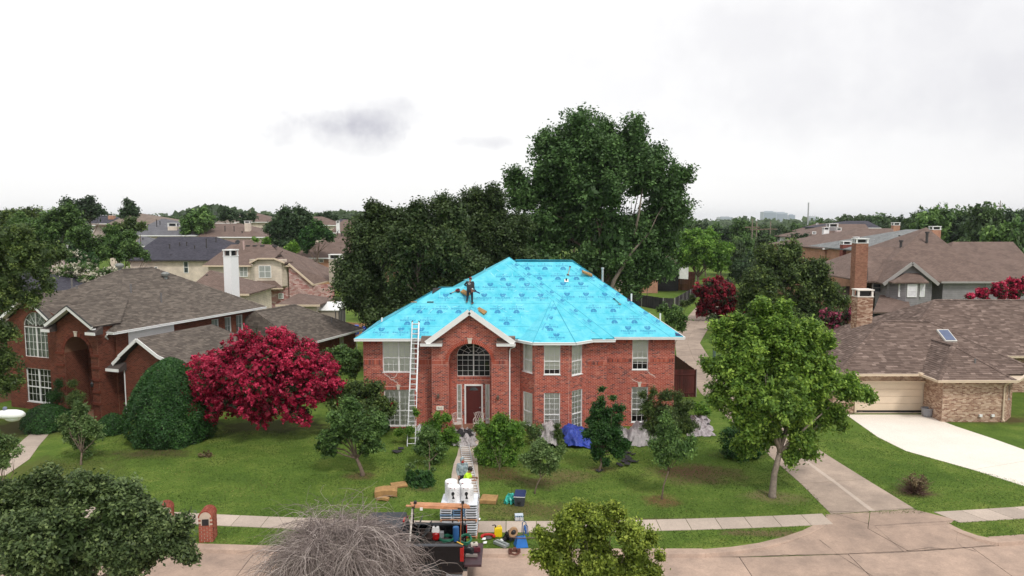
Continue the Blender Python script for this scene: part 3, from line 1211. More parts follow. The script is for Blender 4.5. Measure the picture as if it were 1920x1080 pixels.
# ================================================================== MAIN RED BRICK HOUSE
RNG = random.Random(11)
house = thing('brick_house', 'two storey red brick house with its roof covered in bright turquoise underlayment', 'house')
ROOF_BLUE = mat('turquoise_underlayment', (.035, .47, .62), .45, var=.04, scale=1.6, bump=.9, bscale=3.2, col2=(.15, .62, .74))
PRINT_BLUE = mat('dark_blue_print', (.015, .19, .46), .5, var=.1)
LAP = mat('lap_seam_blue', (.03, .36, .50), .5)  # darker blue of the deck, seen in the lap gaps and hip seams

ZE = 5.5
NF0 = Vector((0, -.733, 1)).normalized()
YE = 41.4
PT = .733


def on_front(x, z):
	return (x, YE + (z - ZE) / PT, z)


# walls -----------------------------------------------------------------
YL, YG, YD, YB, YM, YR = 42.0, 41.25, 42.45, 40.75, 41.75, 42.4
XA = D(681, 650, YL)[0]
XG0, XG1 = D(809, 650, YG)[0], D(952, 650, YG)[0]
X_R0, X_R1 = D(1138, 660, YR)[0], D(1265, 660, YR)[0]


def win_rect(pxa, pxb, pya, pyb, Y, x0):
	xa, z1 = D(pxa, pya, Y)
	xb, z0 = D(pxb, pyb, Y)
	return (xa - x0, xb - x0, z0, z1)


def std_wall(P0, P1, ztop, wins, brick=BR_RED, mortar=MORTAR_P, name='wall', zbot=-.1):
	L = math.hypot(P1[0] - P0[0], P1[1] - P0[1])
	return brick_wall(house, P0, P1, rect(0, L, zbot, ztop), [rect(*w) for w in wins], brick, mortar, name=name, rng=RNG)


wl = [win_rect(717, 778, 638.5, 698, YL, XA), win_rect(720, 778, 731, 799, YL, XA)]
std_wall((XA, YL), (XG0 + .1, YL), 5.35, wl, name='left_wall')
window(house, (XA, YL), (XG0, YL), *wl[0], cols=3, rows=5, rail=.45, mull=2)
window(house, (XA, YL), (XG0, YL), *wl[1], cols=3, rows=6, rail=.42, mull=2)


def soldier(P0, P1, u0, u1, z0, z1, proud=.02, parent=house, brick=BR_RED, mortar=MORTAR_P):
	O = Vector((P0[0], P0[1], 0))
	U = Vector((P1[0] - P0[0], P1[1] - P0[1], 0)).normalized()
	Nn = U.cross(Vector((0, 0, 1)))
	m = MB()
	a, b = O + U * u0 + Nn * .004, O + U * u1 + Nn * .004
	q = [a, b, b + Nn * proud, a + Nn * proud]
	m.raw([(p.x, p.y, z0) for p in q] + [(p.x, p.y, z1) for p in q], [(0, 1, 5, 4), (1, 2, 6, 5), (2, 3, 7, 6), (3, 0, 4, 7), (4, 5, 6, 7), (0, 3, 2, 1)])
	o = m.build('soldier_course', mortar, parent)
	t = MB()
	plane_tiles(t, O + Nn * (proud + .004), U, Vector((0, 0, 1)), [rect(u0, u1, z0, z1)], .076, (z1 - z0), .012, .009, 'brick', RNG, stagger=0)
	t.build('brick_face', brick, o, kind='stuff')
	return o


ZB0, ZB1 = D(700, 684, YL)[1], D(700, 674, YL)[1]
soldier((XA, YL), (XG0, YL), 0.02, wl[0][0] - .02, ZB0, ZB1)
soldier((XA, YL), (XG0, YL), wl[0][1] + .02, XG0 - XA - .03, ZB0, ZB1)
soldier((XA, YL), (XG0, YL), 0.02, wl[0][0] - .02, 5.08, 5.3)
soldier((XA, YL), (XG0, YL), wl[0][1] + .02, XG0 - XA - .03, 5.08, 5.3)
soldier((XA, YL), (XG0, YL), wl[1][0] - .02, wl[1][1] + .02, wl[1][3] + .01, wl[1][3] + .22)


def keystone(x, y, z, h=.24, w0=.13, w1=.2, parent=house):
	m = MB()
	m.raw([(x - w0 / 2, y - .06, z), (x + w0 / 2, y - .06, z), (x + w1 / 2, y - .06, z + h), (x - w1 / 2, y - .06, z + h), (x - w0 / 2, y, z), (x + w0 / 2, y, z), (x + w1 / 2, y, z + h), (x - w1 / 2, y, z + h)],
		  [(0, 1, 2, 3), (4, 7, 6, 5), (0, 4, 5, 1), (1, 5, 6, 2), (2, 6, 7, 3), (3, 7, 4, 0)])
	m.box(x - w1 / 2 - .02, x + w1 / 2 + .02, y - .075, y, z + h, z + h + .05)
	return m.build('keystone', STONE, parent)


keystone(D(747, 720, YL)[0], YL, wl[1][3], .26)

CRK = mat('crack_patch', (.72, .66, .6), .9)


def crack(pts, Y):
	m = MB()
	for (a, b) in zip(pts, pts[1:]):
		xa, za = D(*a, Y)
		xb, zb = D(*b, Y)
		m.beam((xa, Y - .012, za), (xb, Y - .012, zb), .012, .028)
	return m.build('mortar_crack', CRK, house)


crack([(720, 700), (725, 704), (729, 706), (733, 712), (738, 712), (741, 716), (744, 716), (747, 722)], YL)
crack([(745, 700), (743, 704), (739, 708), (733, 708)], YL)
crack([(1184, 710), (1190, 714), (1196, 716)], YR)
crack([(1214, 696), (1219, 701), (1225, 704), (1229, 708)], YR)

zl = 5.35
ax, azb = D(880, 582, YE - .5)
XGC = (XG0 + XG1) / 2
xo0, xo1 = D(841, 700, YG)[0], D(921.5, 700, YG)[0]
zs = D(880, 678, YG)[1]
za_ = D(880, 644, YG)[1]
xc, rr = (xo0 + xo1) / 2, (xo1 - xo0) / 2
arch_h = za_ - zs


def arch_loop(xc, r, zs, h, z0, n=16, off=0.0):
	pts = [(xc - r - off, z0), ]
	top = []
	for i in range(n + 1):
		t = math.pi * i / n
		top.append((xc + (r + off) * math.cos(t), zs + (h + off) * math.sin(t)))
	return [(xc - r - off, z0), (xc + r + off, z0)] + top


ZAP = 7.12
outer = [(XG0, -.1), (XG1, -.1), (XG1, 5.45), (XGC, ZAP - .12), (XG0, 5.45)]
hole = arch_loop(xc, rr, zs, arch_h, .09)
wg = brick_wall(house, (0, YG), (1, YG), outer, [hole], BR_RED, MORTAR_P, reveal=YD - YG + .02, name='gable_wall', rng=RNG)
ring, ringb = MB(), MB()
n = 40
for i in range(n):
	t0, t1 = math.pi * i / n, math.pi * (i + 1) / n
	g = .08 * (t1 - t0)
	for mb_, y0, sh in ((ringb, YG - .03, 0), (ring, YG - .042, g)):
		q = []
		for (t, o_) in ((t0 + sh, -.0), (t1 - sh, -.0), (t1 - sh, .2), (t0 + sh, .2)):
			q.append((xc + (rr + o_) * math.cos(t), zs + (arch_h + o_) * math.sin(t)))
		vs = [(a, y0, b) for a, b in q] + [(a, YG + .02, b) for a, b in q]
		mb_.raw(vs, [(0, 3, 2, 1), (4, 5, 6, 7), (0, 1, 5, 4), (1, 2, 6, 5), (2, 3, 7, 6), (3, 0, 4, 7)], RNG.random() * .4 + .3)
ro = ringb.build('arch_ring', MORTAR_P, house)
ring.build('brick_face', BR_RED, ro, kind='stuff')
keystone(xc, YG - .03, za_ + .0, .28, .2, .26)
for (a, b) in ((XG0, xo0 - .02), (xo1 + .02, XG1)):
	soldier((0, YG), (1, YG), a + .01, b - .01, D(880, 684, YG)[1], D(880, 675.5, YG)[1])
	soldier((0, YG), (1, YG), a + .01, b - .01, .5, .72)
for s_, xx in ((-1, XG0), (1, XG1)):
	P0, P1 = ((xx, YL + .3), (xx, YG)) if s_ < 0 else ((xx, YG), (xx, YL + .3))
	std_wall(P0, P1, 5.4, [], name='gable_side_wall')
wx0, wx1 = D(856.6, 640, YD)[0], D(918.6, 640, YD)[0]
wz0, wzs, wz1 = D(880, 705.5, YD)[1], D(880, 666, YD)[1], D(880, 646, YD)[1]
dx0, dx1 = D(871, 760, YD)[0], D(905.5, 760, YD)[0]
dz1, dz0 = D(880, 720.6, YD)[1], .14
s0a, s0b = D(856.6, 760, YD)[0], D(866, 760, YD)[0]
s1a, s1b = D(910, 760, YD)[0], D(918.3, 760, YD)[0]
wcx, wr = (wx0 + wx1) / 2, (wx1 - wx0) / 2
hw = arch_loop(wcx, wr, wzs, wz1 - wzs + .1, wz0, 12)
brick_wall(house, (0, YD), (1, YD), rect(xo0 - .3, xo1 + .3, .1, za_ + .25), [hw, rect(dx0, dx1, dz0, dz1), rect(s0a, s0b, dz0, dz1), rect(s1a, s1b, dz0, dz1)], BR_RED, MORTAR_P, name='entry_wall', rng=RNG)
soldier((0, YD), (1, YD), wx0 - .02, wx1 + .02, wz0 - .24, wz0 - .05)


def arched_window(parent, xc, r, z0, zs, z1, Y, cols, rows, frame=WHITE, back=DARKROOM, fan=True, mull=True, blind=None):
	m = MB()
	y = Y + .09
	h = z1 - zs
	ar = [(xc + r * math.cos(math.pi * i / 14), y, zs + h * math.sin(math.pi * i / 14)) for i in range(15)]
	m.tube([(xc - r, y, z0), (xc + r, y, z0)], .03, 4)
	m.tube([(xc + r, y, z0), (xc + r, y, zs)] + ar[1:-1] + [(xc - r, y, zs), (xc - r, y, z0)], .032, 4)
	m.beam((xc - r, y, zs), (xc + r, y, zs), .06, .06)
	if mull:
		m.beam((xc, y, z0), (xc, y, z1), .07, .06, up=(0, 1, 0))
	f = m.build('window', frame, parent)
	g = MB()
	for i in range(1, cols):
		if mull and i * 2 == cols:
			continue
		x = xc - r + 2 * r * i / cols
		g.beam((x, y + .01, z0), (x, y + .01, zs), .02, .02, up=(0, 1, 0))
	for i in range(1, rows):
		z = z0 + (zs - z0) * i / rows
		g.beam((xc - r, y + .012, z), (xc + r, y + .012, z), .02, .02)
	if fan:
		for k in range(1, 6):
			t = math.pi * k / 6
			g.beam((xc + r * .3 * math.cos(t), y + .01, zs + h * .3 * math.sin(t)), (xc + r * math.cos(t), y + .01, zs + h * math.sin(t)), .02, .02, up=(0, 1, 0))
		for q in (.32, .66):
			g.tube([(xc + r * q * math.cos(math.pi * i / 12), y + .01, zs + h * q * math.sin(math.pi * i / 12)) for i in range(13)], .011, 4)
	g.build('muntin', frame, f, kind='stuff')
	for nm, dy, mt in (('pane', .03, GLASS), ('room_behind' if blind is None else 'blind', .1, blind or back)):
		p = MB()
		fill_loops(p, (0, y + dy, 0), (1, 0, 0), (0, 0, 1), [arch_loop(xc, r, zs, h, z0, 14)])
		p.build(nm, mt, f)
	return f


arched_window(house, wcx, wr, wz0, wzs, wz1 + .1, YD, 6, 4)
m = MB()
m.box(dx0, dx0 + .09, YD - .04, YD + .1, dz0, dz1)
m.box(dx1 - .09, dx1, YD - .04, YD + .1, dz0, dz1)
m.box(dx0 + .09, dx1 - .09, YD - .04, YD + .1, dz1 - .09, dz1)
m.build('door_frame', WHITE, house)
m = MB()
da, db = dx0 + .095, dx1 - .095
m.box(da, db, YD + .03, YD + .08, dz0, dz1 - .1)
door = m.build('front_door', DOORM, house)
m = MB()
for (u0, u1, z0, z1) in ((.12, .44, .2, .85), (.56, .88, .2, .85), (.12, .44, 1.0, 1.9), (.56, .88, 1.0, 1.9)):
	m.box(da + (db - da) * u0, da + (db - da) * u1, YD + .016, YD + .03, dz0 + z0, dz0 + z1)
m.build('door_panel', DOORM, door)
m = MB()
cx_ = (da + db) / 2
for i in range(8):
	t0, t1 = math.pi * i / 8, math.pi * (i + 1) / 8
	m.face([(cx_, YD + .024, dz1 - .38), (cx_ + .27 * math.cos(t0), YD + .024, dz1 - .38 + .2 * math.sin(t0)), (cx_ + .27 * math.cos(t1), YD + .024, dz1 - .38 + .2 * math.sin(t1))])
m.build('fan_light', GLASS_DK, door)
MB().ball((db - .08, YD - .01, dz0 + 1.0), .04).build('door_knob', STEEL, door)
for (a, b) in ((s0a, s0b), (s1a, s1b)):
	window(house, (0, YD), (1, YD), a + .01, b - .01, dz0 + .3, dz1, cols=1, rows=7, rail=.5, mull=1, depth=.05)
	MB().box(a + .01, b - .01, YD + .01, YD + .1, dz0, dz0 + .3).build('sidelight_panel', WHITE, house)
MB().box(dx0 - .03, dx0 - .0, YD - .07, YD - .01, dz0 + 1.95, dz0 + 2.03).build('door_camera', BLACK_M, house)
m = MB()
m.box(xo0 + .005, xo1 - .005, YG - .05, YD, 0.0, .125)
m.box(xo0 - .25, xo1 + .25, YG - .75, YG - .05, 0.0, .10)
m.build('porch_floor', MORTAR_D, house)


def wall_lamp(x, y, z):
	m = MB()
	m.box(x - .05, x + .05, y - .03, y, z - .12, z + .1)
	m.tube([(x, y - .02, z + .05), (x, y - .14, z + .12), (x, y - .16, z + .06)], .014, 5)
	o = m.build('wall_lamp', BLACK_M, house)
	g = MB().lathe([(.03, -.16), (.075, -.1), (.09, .04), (.05, .1), (.01, .14)], (x, y - .16, z), 6)
	g.build('lantern', mat('lamp_glass', (.12, .09, .07), .2), o)
	return o


lx, lz = D(822, 741, YG)
wall_lamp(lx, YG, lz)
lx, lz = D(933.5, 744, YG)
wall_lamp(lx, YG, lz)


def text_mesh(body, size, mb, fn):
	"""flat lettering from Blender's own font, mapped through fn(x, y) into 3D"""
	cu = bpy.data.curves.new('tmp_text', 'FONT')
	cu.body = body
	cu.size = size
	cu.align_x = 'CENTER'
	cu.align_y = 'CENTER'
	cu.resolution_u = 1
	o = bpy.data.objects.new('tmp_text', cu)
	me = o.to_mesh()
	vs = [tuple(v.co) for v in me.vertices]
	fs = [tuple(p.vertices) for p in me.polygons]
	o.to_mesh_clear()
	bpy.data.objects.remove(o)
	bpy.data.curves.remove(cu)
	if mb is not None:
		mb.raw([fn(v[0], v[1]) for v in vs], fs)
	return vs, fs


nx, nz = D(825, 765, YG)
pl_ = MB().box(nx - .21, nx + .21, YG - .035, YG, nz - .12, nz + .12).build('number_plate', mat('plate_stone', (.78, .72, .62), .7), house)
tm = MB()
text_mesh('362', .2, tm, lambda a, b: (nx + a, YG - .038, nz + b))
tm.build('number', mat('plate_digits', (.12, .10, .09), .6), pl_)

def px_x(px, Y):
	return D(px, 700, Y)[0]


pb = [(px_x(974.5, 41.9), 41.9), (px_x(1003, YB), YB), (px_x(1067, YB), YB), (px_x(1099, YM), YM), (px_x(1138, YM), YM), (px_x(1138, YM), YR + .3)]
std_wall((XG1 - .05, 41.9), pb[0], 5.35, [], name='connecting_wall')


def seg_win(P0, P1, px0, px1, pyt, pyb):
	"""opening on an oblique wall from four pixel edges"""
	L = math.hypot(P1[0] - P0[0], P1[1] - P0[1])
	ux, uy = (P1[0] - P0[0]) / L, (P1[1] - P0[1]) / L

	def hit(px, py):
		d = ray(px, py)
		det = ux * -d[1] + uy * d[0]
		u = (-P0[0] * -d[1] - P0[1] * d[0]) / det * 1.0
		t = (P0[0] + u * ux) / d[0]
		return u, CAMH + d[2] * t
	a, z1 = hit(px0, pyt)
	b, z0 = hit(px1, pyb)
	return (max(a, .08), min(b, L - .08), z0, z1)


for i, (p0, p1, wins) in enumerate((
		(pb[0], pb[1], [(980.5, 998, 642, 700), (980.5, 998, 733, 801)]),
		(pb[1], pb[2], [(1020, 1050.5, 643, 702.5), (1020, 1050, 736, 808)]),
		(pb[2], pb[3], [(1072.5, 1091.5, 642, 700.5), (1072.5, 1091.5, 733, 804)]))):
	ws = [seg_win(p0, p1, *w) for w in wins]
	std_wall(p0, p1, 5.35, ws, name='bay_wall')
	L = math.hypot(p1[0] - p0[0], p1[1] - p0[1])
	soldier(p0, p1, .03, ws[0][0] - .02, 5.1, 5.3)
	soldier(p0, p1, ws[0][1] + .02, L - .03, 5.1, 5.3)
	for j, w in enumerate(ws):
		window(house, p0, p1, *w, cols=3, rows=6 if j == 0 else 7, rail=.42, mull=1, depth=.07, blind=BLIND_W if (i, j) == (1, 1) else BLIND, gap_bottom=.28 if (i, j) == (1, 0) else 0)
std_wall(pb[3], pb[4], 5.35, [], name='bay_side_wall')
soldier(pb[3], pb[4], .03, pb[4][0] - pb[3][0] - .02, D(1120, 684, YM)[1], D(1120, 676, YM)[1])
soldier(pb[3], pb[4], .03, pb[4][0] - pb[3][0] - .02, 5.08, 5.3)
std_wall(pb[4], pb[5], 5.35, [], name='bay_end_wall')
wr_ = [win_rect(1186, 1215, 636, 693.5, YR, X_R0), win_rect(1184.5, 1214, 725.5, 792, YR, X_R0)]
std_wall((X_R0, YR), (X_R1, YR), 5.35, wr_, name='right_wall')
window(house, (X_R0, YR), (X_R1, YR), *wr_[0], cols=3, rows=5, rail=.38, mull=1, gap_bottom=.45)
window(house, (X_R0, YR), (X_R1, YR), *wr_[1], cols=3, rows=6, rail=.36, mull=1, gap_bottom=.5)
for (a, b) in ((.02, wr_[0][0] - .02), (wr_[0][1] + .02, X_R1 - X_R0 - .03)):
	soldier((X_R0, YR), (X_R1, YR), a, b, D(1160, 679, YR)[1], D(1160, 670.5, YR)[1])
	soldier((X_R0, YR), (X_R1, YR), a, b, 5.08, 5.3)
soldier((X_R0, YR), (X_R1, YR), wr_[1][0] - .05, wr_[1][1] + .05, wr_[1][3] + .01, wr_[1][3] + .22)
keystone(D(1199, 720, YR)[0], YR, wr_[1][3], .26)
std_wall((XA, 48.3), (XA, YL), 5.35, [], name='side_wall')
std_wall((-7.4, 48.3), (XA, 48.3), 5.35, [], name='back_wall')
std_wall((-7.4, 54.6), (-7.4, 48.3), 5.35, [], name='side_wall')
std_wall((X_R1, YR), (X_R1, 52.6), 5.35, [], name='side_wall')
std_wall((X_R1, 54.6), (-7.4, 54.6), 5.35, [(3, 5, 1, 2.4), (9, 11, 3.5, 4.8)], name='back_wall')
window(house, (X_R1, 54.6), (XA, 54.6), 3, 5, 1, 2.4, mull=2)
window(house, (X_R1, 54.6), (XA, 54.6), 9, 11, 3.5, 4.8, mull=2)

# roof -------------------------------------------------------------------
EMB = None


def print_unit():
	"""one printed unit: bull-horned shield emblem, a word, a row of small marks; flat outlines in metres"""
	vs, fs = [], []

	def add(pts):
		n = len(vs)
		vs.extend(pts)
		fs.append(tuple(range(n, n + len(pts))))
	def bar(x0, y0, x1, y1, w):
		d = Vector((x1 - x0, y1 - y0)).normalized()
		nn = Vector((-d.y, d.x)) * w / 2
		add([(x0 + nn.x, y0 + nn.y), (x0 - nn.x, y0 - nn.y), (x1 - nn.x, y1 - nn.y), (x1 + nn.x, y1 + nn.y)])
	for s_ in (-1, 1):
		bar(s_ * .17, .27, s_ * .13, .40, .035)
		bar(s_ * .06, .33, s_ * .06, .40, .035)
		bar(s_ * .16, .27, s_ * .09, .13, .035)
		bar(s_ * .13, .24, s_ * .02, .24, .03)
	bar(-.17, .31, .17, .31, .04)
	bar(-.12, .185, .12, .185, .035)
	bar(-.09, .125, .09, .125, .04)
	v, f = text_mesh('PALISADE', .19, None, None)
	n = len(vs)
	vs.extend([(a[0] * 1.15, a[1] - .02) for a in v])
	fs.extend([tuple(n + i for i in q) for q in f])
	for i in range(10):
		t = 2 * math.pi * i / 10
		t2 = 2 * math.pi * (i + 1) / 10
		add([(-.0 + .045 * math.cos(t), -.21 + .07 * math.sin(t)), (.0 + .045 * math.cos(t2), -.21 + .07 * math.sin(t2)), (.027 * math.cos(t2), -.21 + .045 * math.sin(t2)), (.027 * math.cos(t), -.21 + .045 * math.sin(t))])
	for x in (-.33, -.27, -.2, -.14):
		bar(x, -.21, x + .04, -.21, .02)
	for x in (.12, .2):
		bar(x, -.235, x + .03, -.19, .03)
	return vs, fs


PU = print_unit()


def clip_half(poly, v0, sign):
	"""keep the side sign*(v - v0) >= 0 of a (u, v) polygon"""
	out = []
	n = len(poly)
	for i in range(n):
		a, b = poly[i], poly[(i + 1) % n]
		da, db = sign * (a[1] - v0), sign * (b[1] - v0)
		if da >= 0:
			out.append(a)
		if da * db < 0:
			t = da / (da - db)
			out.append((a[0] + (b[0] - a[0]) * t, a[1] + (b[1] - a[1]) * t))
	return out


def inside(poly, u, v):
	c = False
	n = len(poly)
	for i in range(n):
		(a, b), (d, e) = poly[i], poly[(i + 1) % n]
		if (b > v) != (e > v) and u < (d - a) * (v - b) / (e - b) + a:
			c = not c
	return c


def blue_slope(pts, name='roof_slope', marks=True, seed=0, skip=None, pitchstep=1.0, du=1.17):
	"""roof plane: deck, separate courses of underlayment lapped up the slope, printed marks"""
	rng = random.Random(seed)
	pts = [Vector(p) for p in pts]
	n = Vector((0, 0, 0))
	for i in range(len(pts)):
		n += pts[i].cross(pts[(i + 1) % len(pts)])
	n.normalize()
	if n.z < 0:
		pts, n = pts[::-1], -n
	U = Vector((-n.y, n.x, 0)).normalized()
	V = n.cross(U)
	O = min(pts, key=lambda p: p.z)
	loop = [((p - O).dot(U), (p - O).dot(V)) for p in pts]
	m = MB()
	m.face(pts)
	low = [p - n * .14 for p in pts]
	m.face(low[::-1])
	for i in range(len(pts)):
		m.face([low[i], low[(i + 1) % len(pts)], pts[(i + 1) % len(pts)], pts[i]])
	o = m.build(name, LAP, house)
	vmax = max(q[1] for q in loop)
	k = 0
	mk = MB()
	while k * pitchstep < vmax - .02:
		v0, v1 = k * pitchstep, min((k + 1) * pitchstep, vmax)
		p = clip_half(clip_half(loop, v0 + .008, 1), v1 - .008, -1)
		if len(p) >= 3:
			lift = .008 + .004 * (k % 2)
			cm = MB()
			top = [O + U * a + V * b + n * (lift + .004 * (b - v0)) for a, b in p]
			bot = [O + U * a + V * b + n * .001 for a, b in p]
			cm.face(top)
			for i in range(len(p)):
				j = (i + 1) % len(p)
				cm.face([bot[i], bot[j], top[j], top[i]])
			cm.build('underlayment_course', ROOF_BLUE, o)
			if marks:
				flip = (k % 4) in (1, 2)
				ph = rng.random() * du
				u = min(a for a, b in p) + ph - du
				vc = (k + .5) * pitchstep
				us = [a for a, b in p]
				while u < max(us):
					u += du
					if skip and skip(O + U * u + V * vc):
						continue
					corners = [(u + a, vc + b) for a in (-.40, .40) for b in (-.22, .25)]
					if all(inside(loop, *c) for c in corners):
						s_ = -1 if flip else 1
						ju = rng.uniform(-.03, .03)
						mk.raw([tuple(O + U * (u + ju + s_ * a) + V * (vc + s_ * b) + n * (lift + .012)) for a, b in PU[0]], PU[1] if True else [])
		k += 1
	if mk.v:
		mk.build('printed_marks', PRINT_BLUE, o, kind='stuff')
	return o


zP = 9.9
xW = D(665, 634, YE)[0]
xE = D(1152, 631, YE)[0]
PA = (xW, YE, ZE)
PB_ = on_front(-4.55, 8.10)
PC_ = on_front(-3.25, 8.18)
PP = on_front(-.17, zP)
PE = (xE, YE, ZE)
xbay0, xbay1, xbays = D(970, 640, 40.9)[0], D(1112, 636, 41.1)[0], 0
def front_skip(p):
	if abs(p.x - XGC) < .45 + (ZAP - p.z) * 1.5 and p.z < ZAP + .2:
		return True
	return xbay0 < p.x < xbay1 and p.z < 5.5 + 2.0 * max(0, 1 - abs(p.x - 2.35) / 2.4) + .25


blue_slope([PA, PE, PP, PC_, PB_], 'front_roof_slope', seed=3, skip=front_skip)
yb = YE + 2 * (PP[1] - YE)
blue_slope([PE, (xE, yb, ZE), PP], 'right_hip_slope', seed=5, skip=lambda p: p.y > 46)
ybw = PB_[1] + (PB_[1] - YE)
blue_slope([(xW, ybw, ZE), PA, PB_], 'left_hip_slope', seed=6)
blue_slope([(xW, ybw, ZE), PB_, PC_, (PC_[0] + .5, ybw, ZE)], 'left_back_slope', marks=False)
blue_slope([PC_, PP, (-.17, PP[1] + .6, zP), (-7.9, 55.3, ZE), (-7.9, 49, ZE)], 'inner_left_slope', marks=False)
YRE = 42.0
zR = 9.6
dR = (zR - ZE) / PT
XRE = D(1281, 631, YRE)[0]
RA, RB = (xE - 3.0, YRE, ZE), (XRE, YRE, ZE)
RT1, RT0 = (D(1073, 492, YRE + dR)[0], YRE + dR, zR), (.3, YRE + dR, zR)
blue_slope([(0.6, YRE, ZE), RB, RT1, RT0], 'right_wing_slope', seed=9, skip=lambda p: p.x < (xE - (p.z - ZE) / PT * 1.02) + .35)
blue_slope([RB, (XRE, YRE + 2 * dR, ZE), RT1], 'right_end_slope', seed=12)
blue_slope([(XRE, YRE + 2 * dR, ZE), (-7.9, YRE + 2 * dR + .0, ZE), (-.17, PP[1] + .6, zP - .3), RT0, RT1], 'back_slope', marks=False)
YGR = YG - .42
zg = ZAP + .06
gl, gr = D(803, 636, YGR)[0], D(960, 637, YGR)[0]
bz = 5.42
yint = YE + (zg - ZE) / PT
gmid = D(880, 583, YGR)[0]
blue_slope([(gl, YGR, bz), (gmid, YGR, zg), (gmid, yint + .1, zg), (gl, YE + .05, bz)], 'gable_slope', marks=False)
blue_slope([(gr, YGR, bz), (gmid, YGR, zg), (gmid, yint + .1, zg), (gr, YE + .05, bz)], 'gable_slope', marks=False)
for (a, b) in (((gl - .12, bz - .1), (gmid, zg - .03)), ((gr + .12, bz - .1), (gmid, zg - .03))):
	MB().beam((a[0], YGR - .02, a[1]), (b[0], YGR - .02, b[1]), .05, .3).build('rake_board', WHITE, house)
	s_ = 1 if a[0] < b[0] else -1
	MB().beam((a[0] + .05 * s_, YGR + .17, a[1] - .12), (b[0], YGR + .17, b[1] - .14), .34, .02).build('soffit', WHITE, house)
for (pa, pb_, s_) in ((788, 829, -1), (931, 966, 1)):
	x0, x1 = D(pa, 640, YGR)[0], D(pb_, 640, YGR)[0]
	zt = 5.30
	m = MB()
	m.raw([(x0, YGR, zt), (x1, YGR, zt), (x1, YE + .1, zt + .35), (x0, YE + .1, zt + .35), (x0, YGR, zt - .15), (x1, YGR, zt - .15), (x1, YE + .1, zt - .15), (x0, YE + .1, zt - .15)], [(0, 1, 2, 3), (0, 4, 5, 1), (1, 5, 6, 2), (2, 6, 7, 3), (3, 7, 4, 0), (4, 7, 6, 5)])
	m.build('eave_return', DECK, house)
	t = MB()
	plane_tiles(t, (x0, YGR, zt + .005), (1, 0, 0), (0, .86, .5), [rect(0, x1 - x0, 0, .72)], .3, .14, 0, .014, 'shingle', RNG, wj=.3)
	t.build('shingle_courses', SH_R1, house, kind='stuff')
	gutter(house, [(x0, YGR - .05), (x1, YGR - .05)], zt - .08, name='return_gutter')
bz0 = 5.42
ba = [(xbay0, 41.35, bz0), (px_x(999, 40.35), 40.35, bz0), (px_x(1079, 40.35), 40.35, bz0), (xbay1, 41.3, bz0)]
apx = on_front(D(1036, 573, 43.6)[0], 7.45)
apx = (apx[0], apx[1] + .1, apx[2] + .02)
ll = on_front(ba[0][0] - .05, 5.44)
lr = on_front(ba[3][0] + .1, 5.44)
blue_slope([ba[0], ba[1], apx], 'bay_slope', marks=False)
blue_slope([ba[1], ba[2], apx], 'bay_slope', seed=21)
blue_slope([ba[2], ba[3], apx], 'bay_slope', marks=False)

def hip_band(a, b, inward, w=.62, seed=1):
	a, b = Vector(a), Vector(b)
	d = (b - a).normalized()
	s_ = inward - d * inward.dot(d)
	s_.normalize()
	n = d.cross(s_)
	if n.z < 0:
		n = -n
	lift = n * .028
	q = [a + lift, b + lift, b + s_ * w * .9 + lift, a + s_ * w + lift]
	o = MB().face(q).face([a, b, q[1], q[0]]).face([a + s_ * w, b + s_ * w * .9, q[2], q[3]]).build('hip_strip', ROOF_BLUE, house)
	mk = MB()
	L = (b - a).length
	rg = random.Random(seed)
	u_ = .6
	while u_ < L - .6:
		c = a + d * u_ + s_ * w * .5 + n * .034
		mk.raw([tuple(c + d * x * .75 + d.cross(n) * (-y) * .7) for x, y in PU[0]], PU[1])
		u_ += rg.uniform(.95, 1.25)
	mk.build('printed_marks', PRINT_BLUE, o, kind='stuff')


FV = Vector((0, 1, PT))
hip_band(Vector(PP) + (Vector(PE) - Vector(PP)) * .03, Vector(PE) + (Vector(PP) - Vector(PE)) * .03, Vector((-1, 0, 0)), seed=2)
hip_band(Vector(RT1) + (Vector(RB) - Vector(RT1)) * .04, Vector(RB) + (Vector(RT1) - Vector(RB)) * .04, Vector((-1, 0, 0)), seed=3)
hip_band(Vector(apx) + (Vector(ba[1]) - Vector(apx)) * .06, Vector(ba[1]) + (Vector(apx) - Vector(ba[1])) * .06, Vector((1, 0, 0)), w=.45, seed=4)
hip_band((gmid, YGR + .15, zg), (gmid, yint - .1, zg), Vector((1, 0, -.55)), w=.5, seed=5)
sm = MB()
for a, b in ((PP, PE), (RT1, RB), (PB_, PA), (apx, ba[1]), (apx, ba[2])):
	a, b = Vector(a), Vector(b)
	sm.beam(a + Vector((0, 0, .03)), b + Vector((0, 0, .03)), .03, .02)
sm.build('hip_seam', LAP, house)
wr_m = MB()
rs = random.Random(15)
for _ in range(150):
	x, z = rs.uniform(-8, 5), rs.uniform(5.7, 9.3)
	if front_skip(Vector((x, 0, z))) or z > ZE + min((x - xW) * .56, (xE - x) * PT) - .3:
		continue
	p = Vector(on_front(x, z)) + NF0 * .024
	L = rs.uniform(.15, .7)
	a = rs.gauss(0, .5) + (1.57 if rs.random() < .3 else 0)
	d = Vector((math.cos(a), math.sin(a) * .8, math.sin(a) * .59)) * L * .5
	w = Vector((-math.sin(a) * .012, .01, .008))
	wr_m.face([p - d, p + w, p + d, p - w])
wr_m.build('pale_creases', mat('pale_crease', (.35, .76, .84), .5), house, kind='stuff')
sp = MB()
rs = random.Random(5)
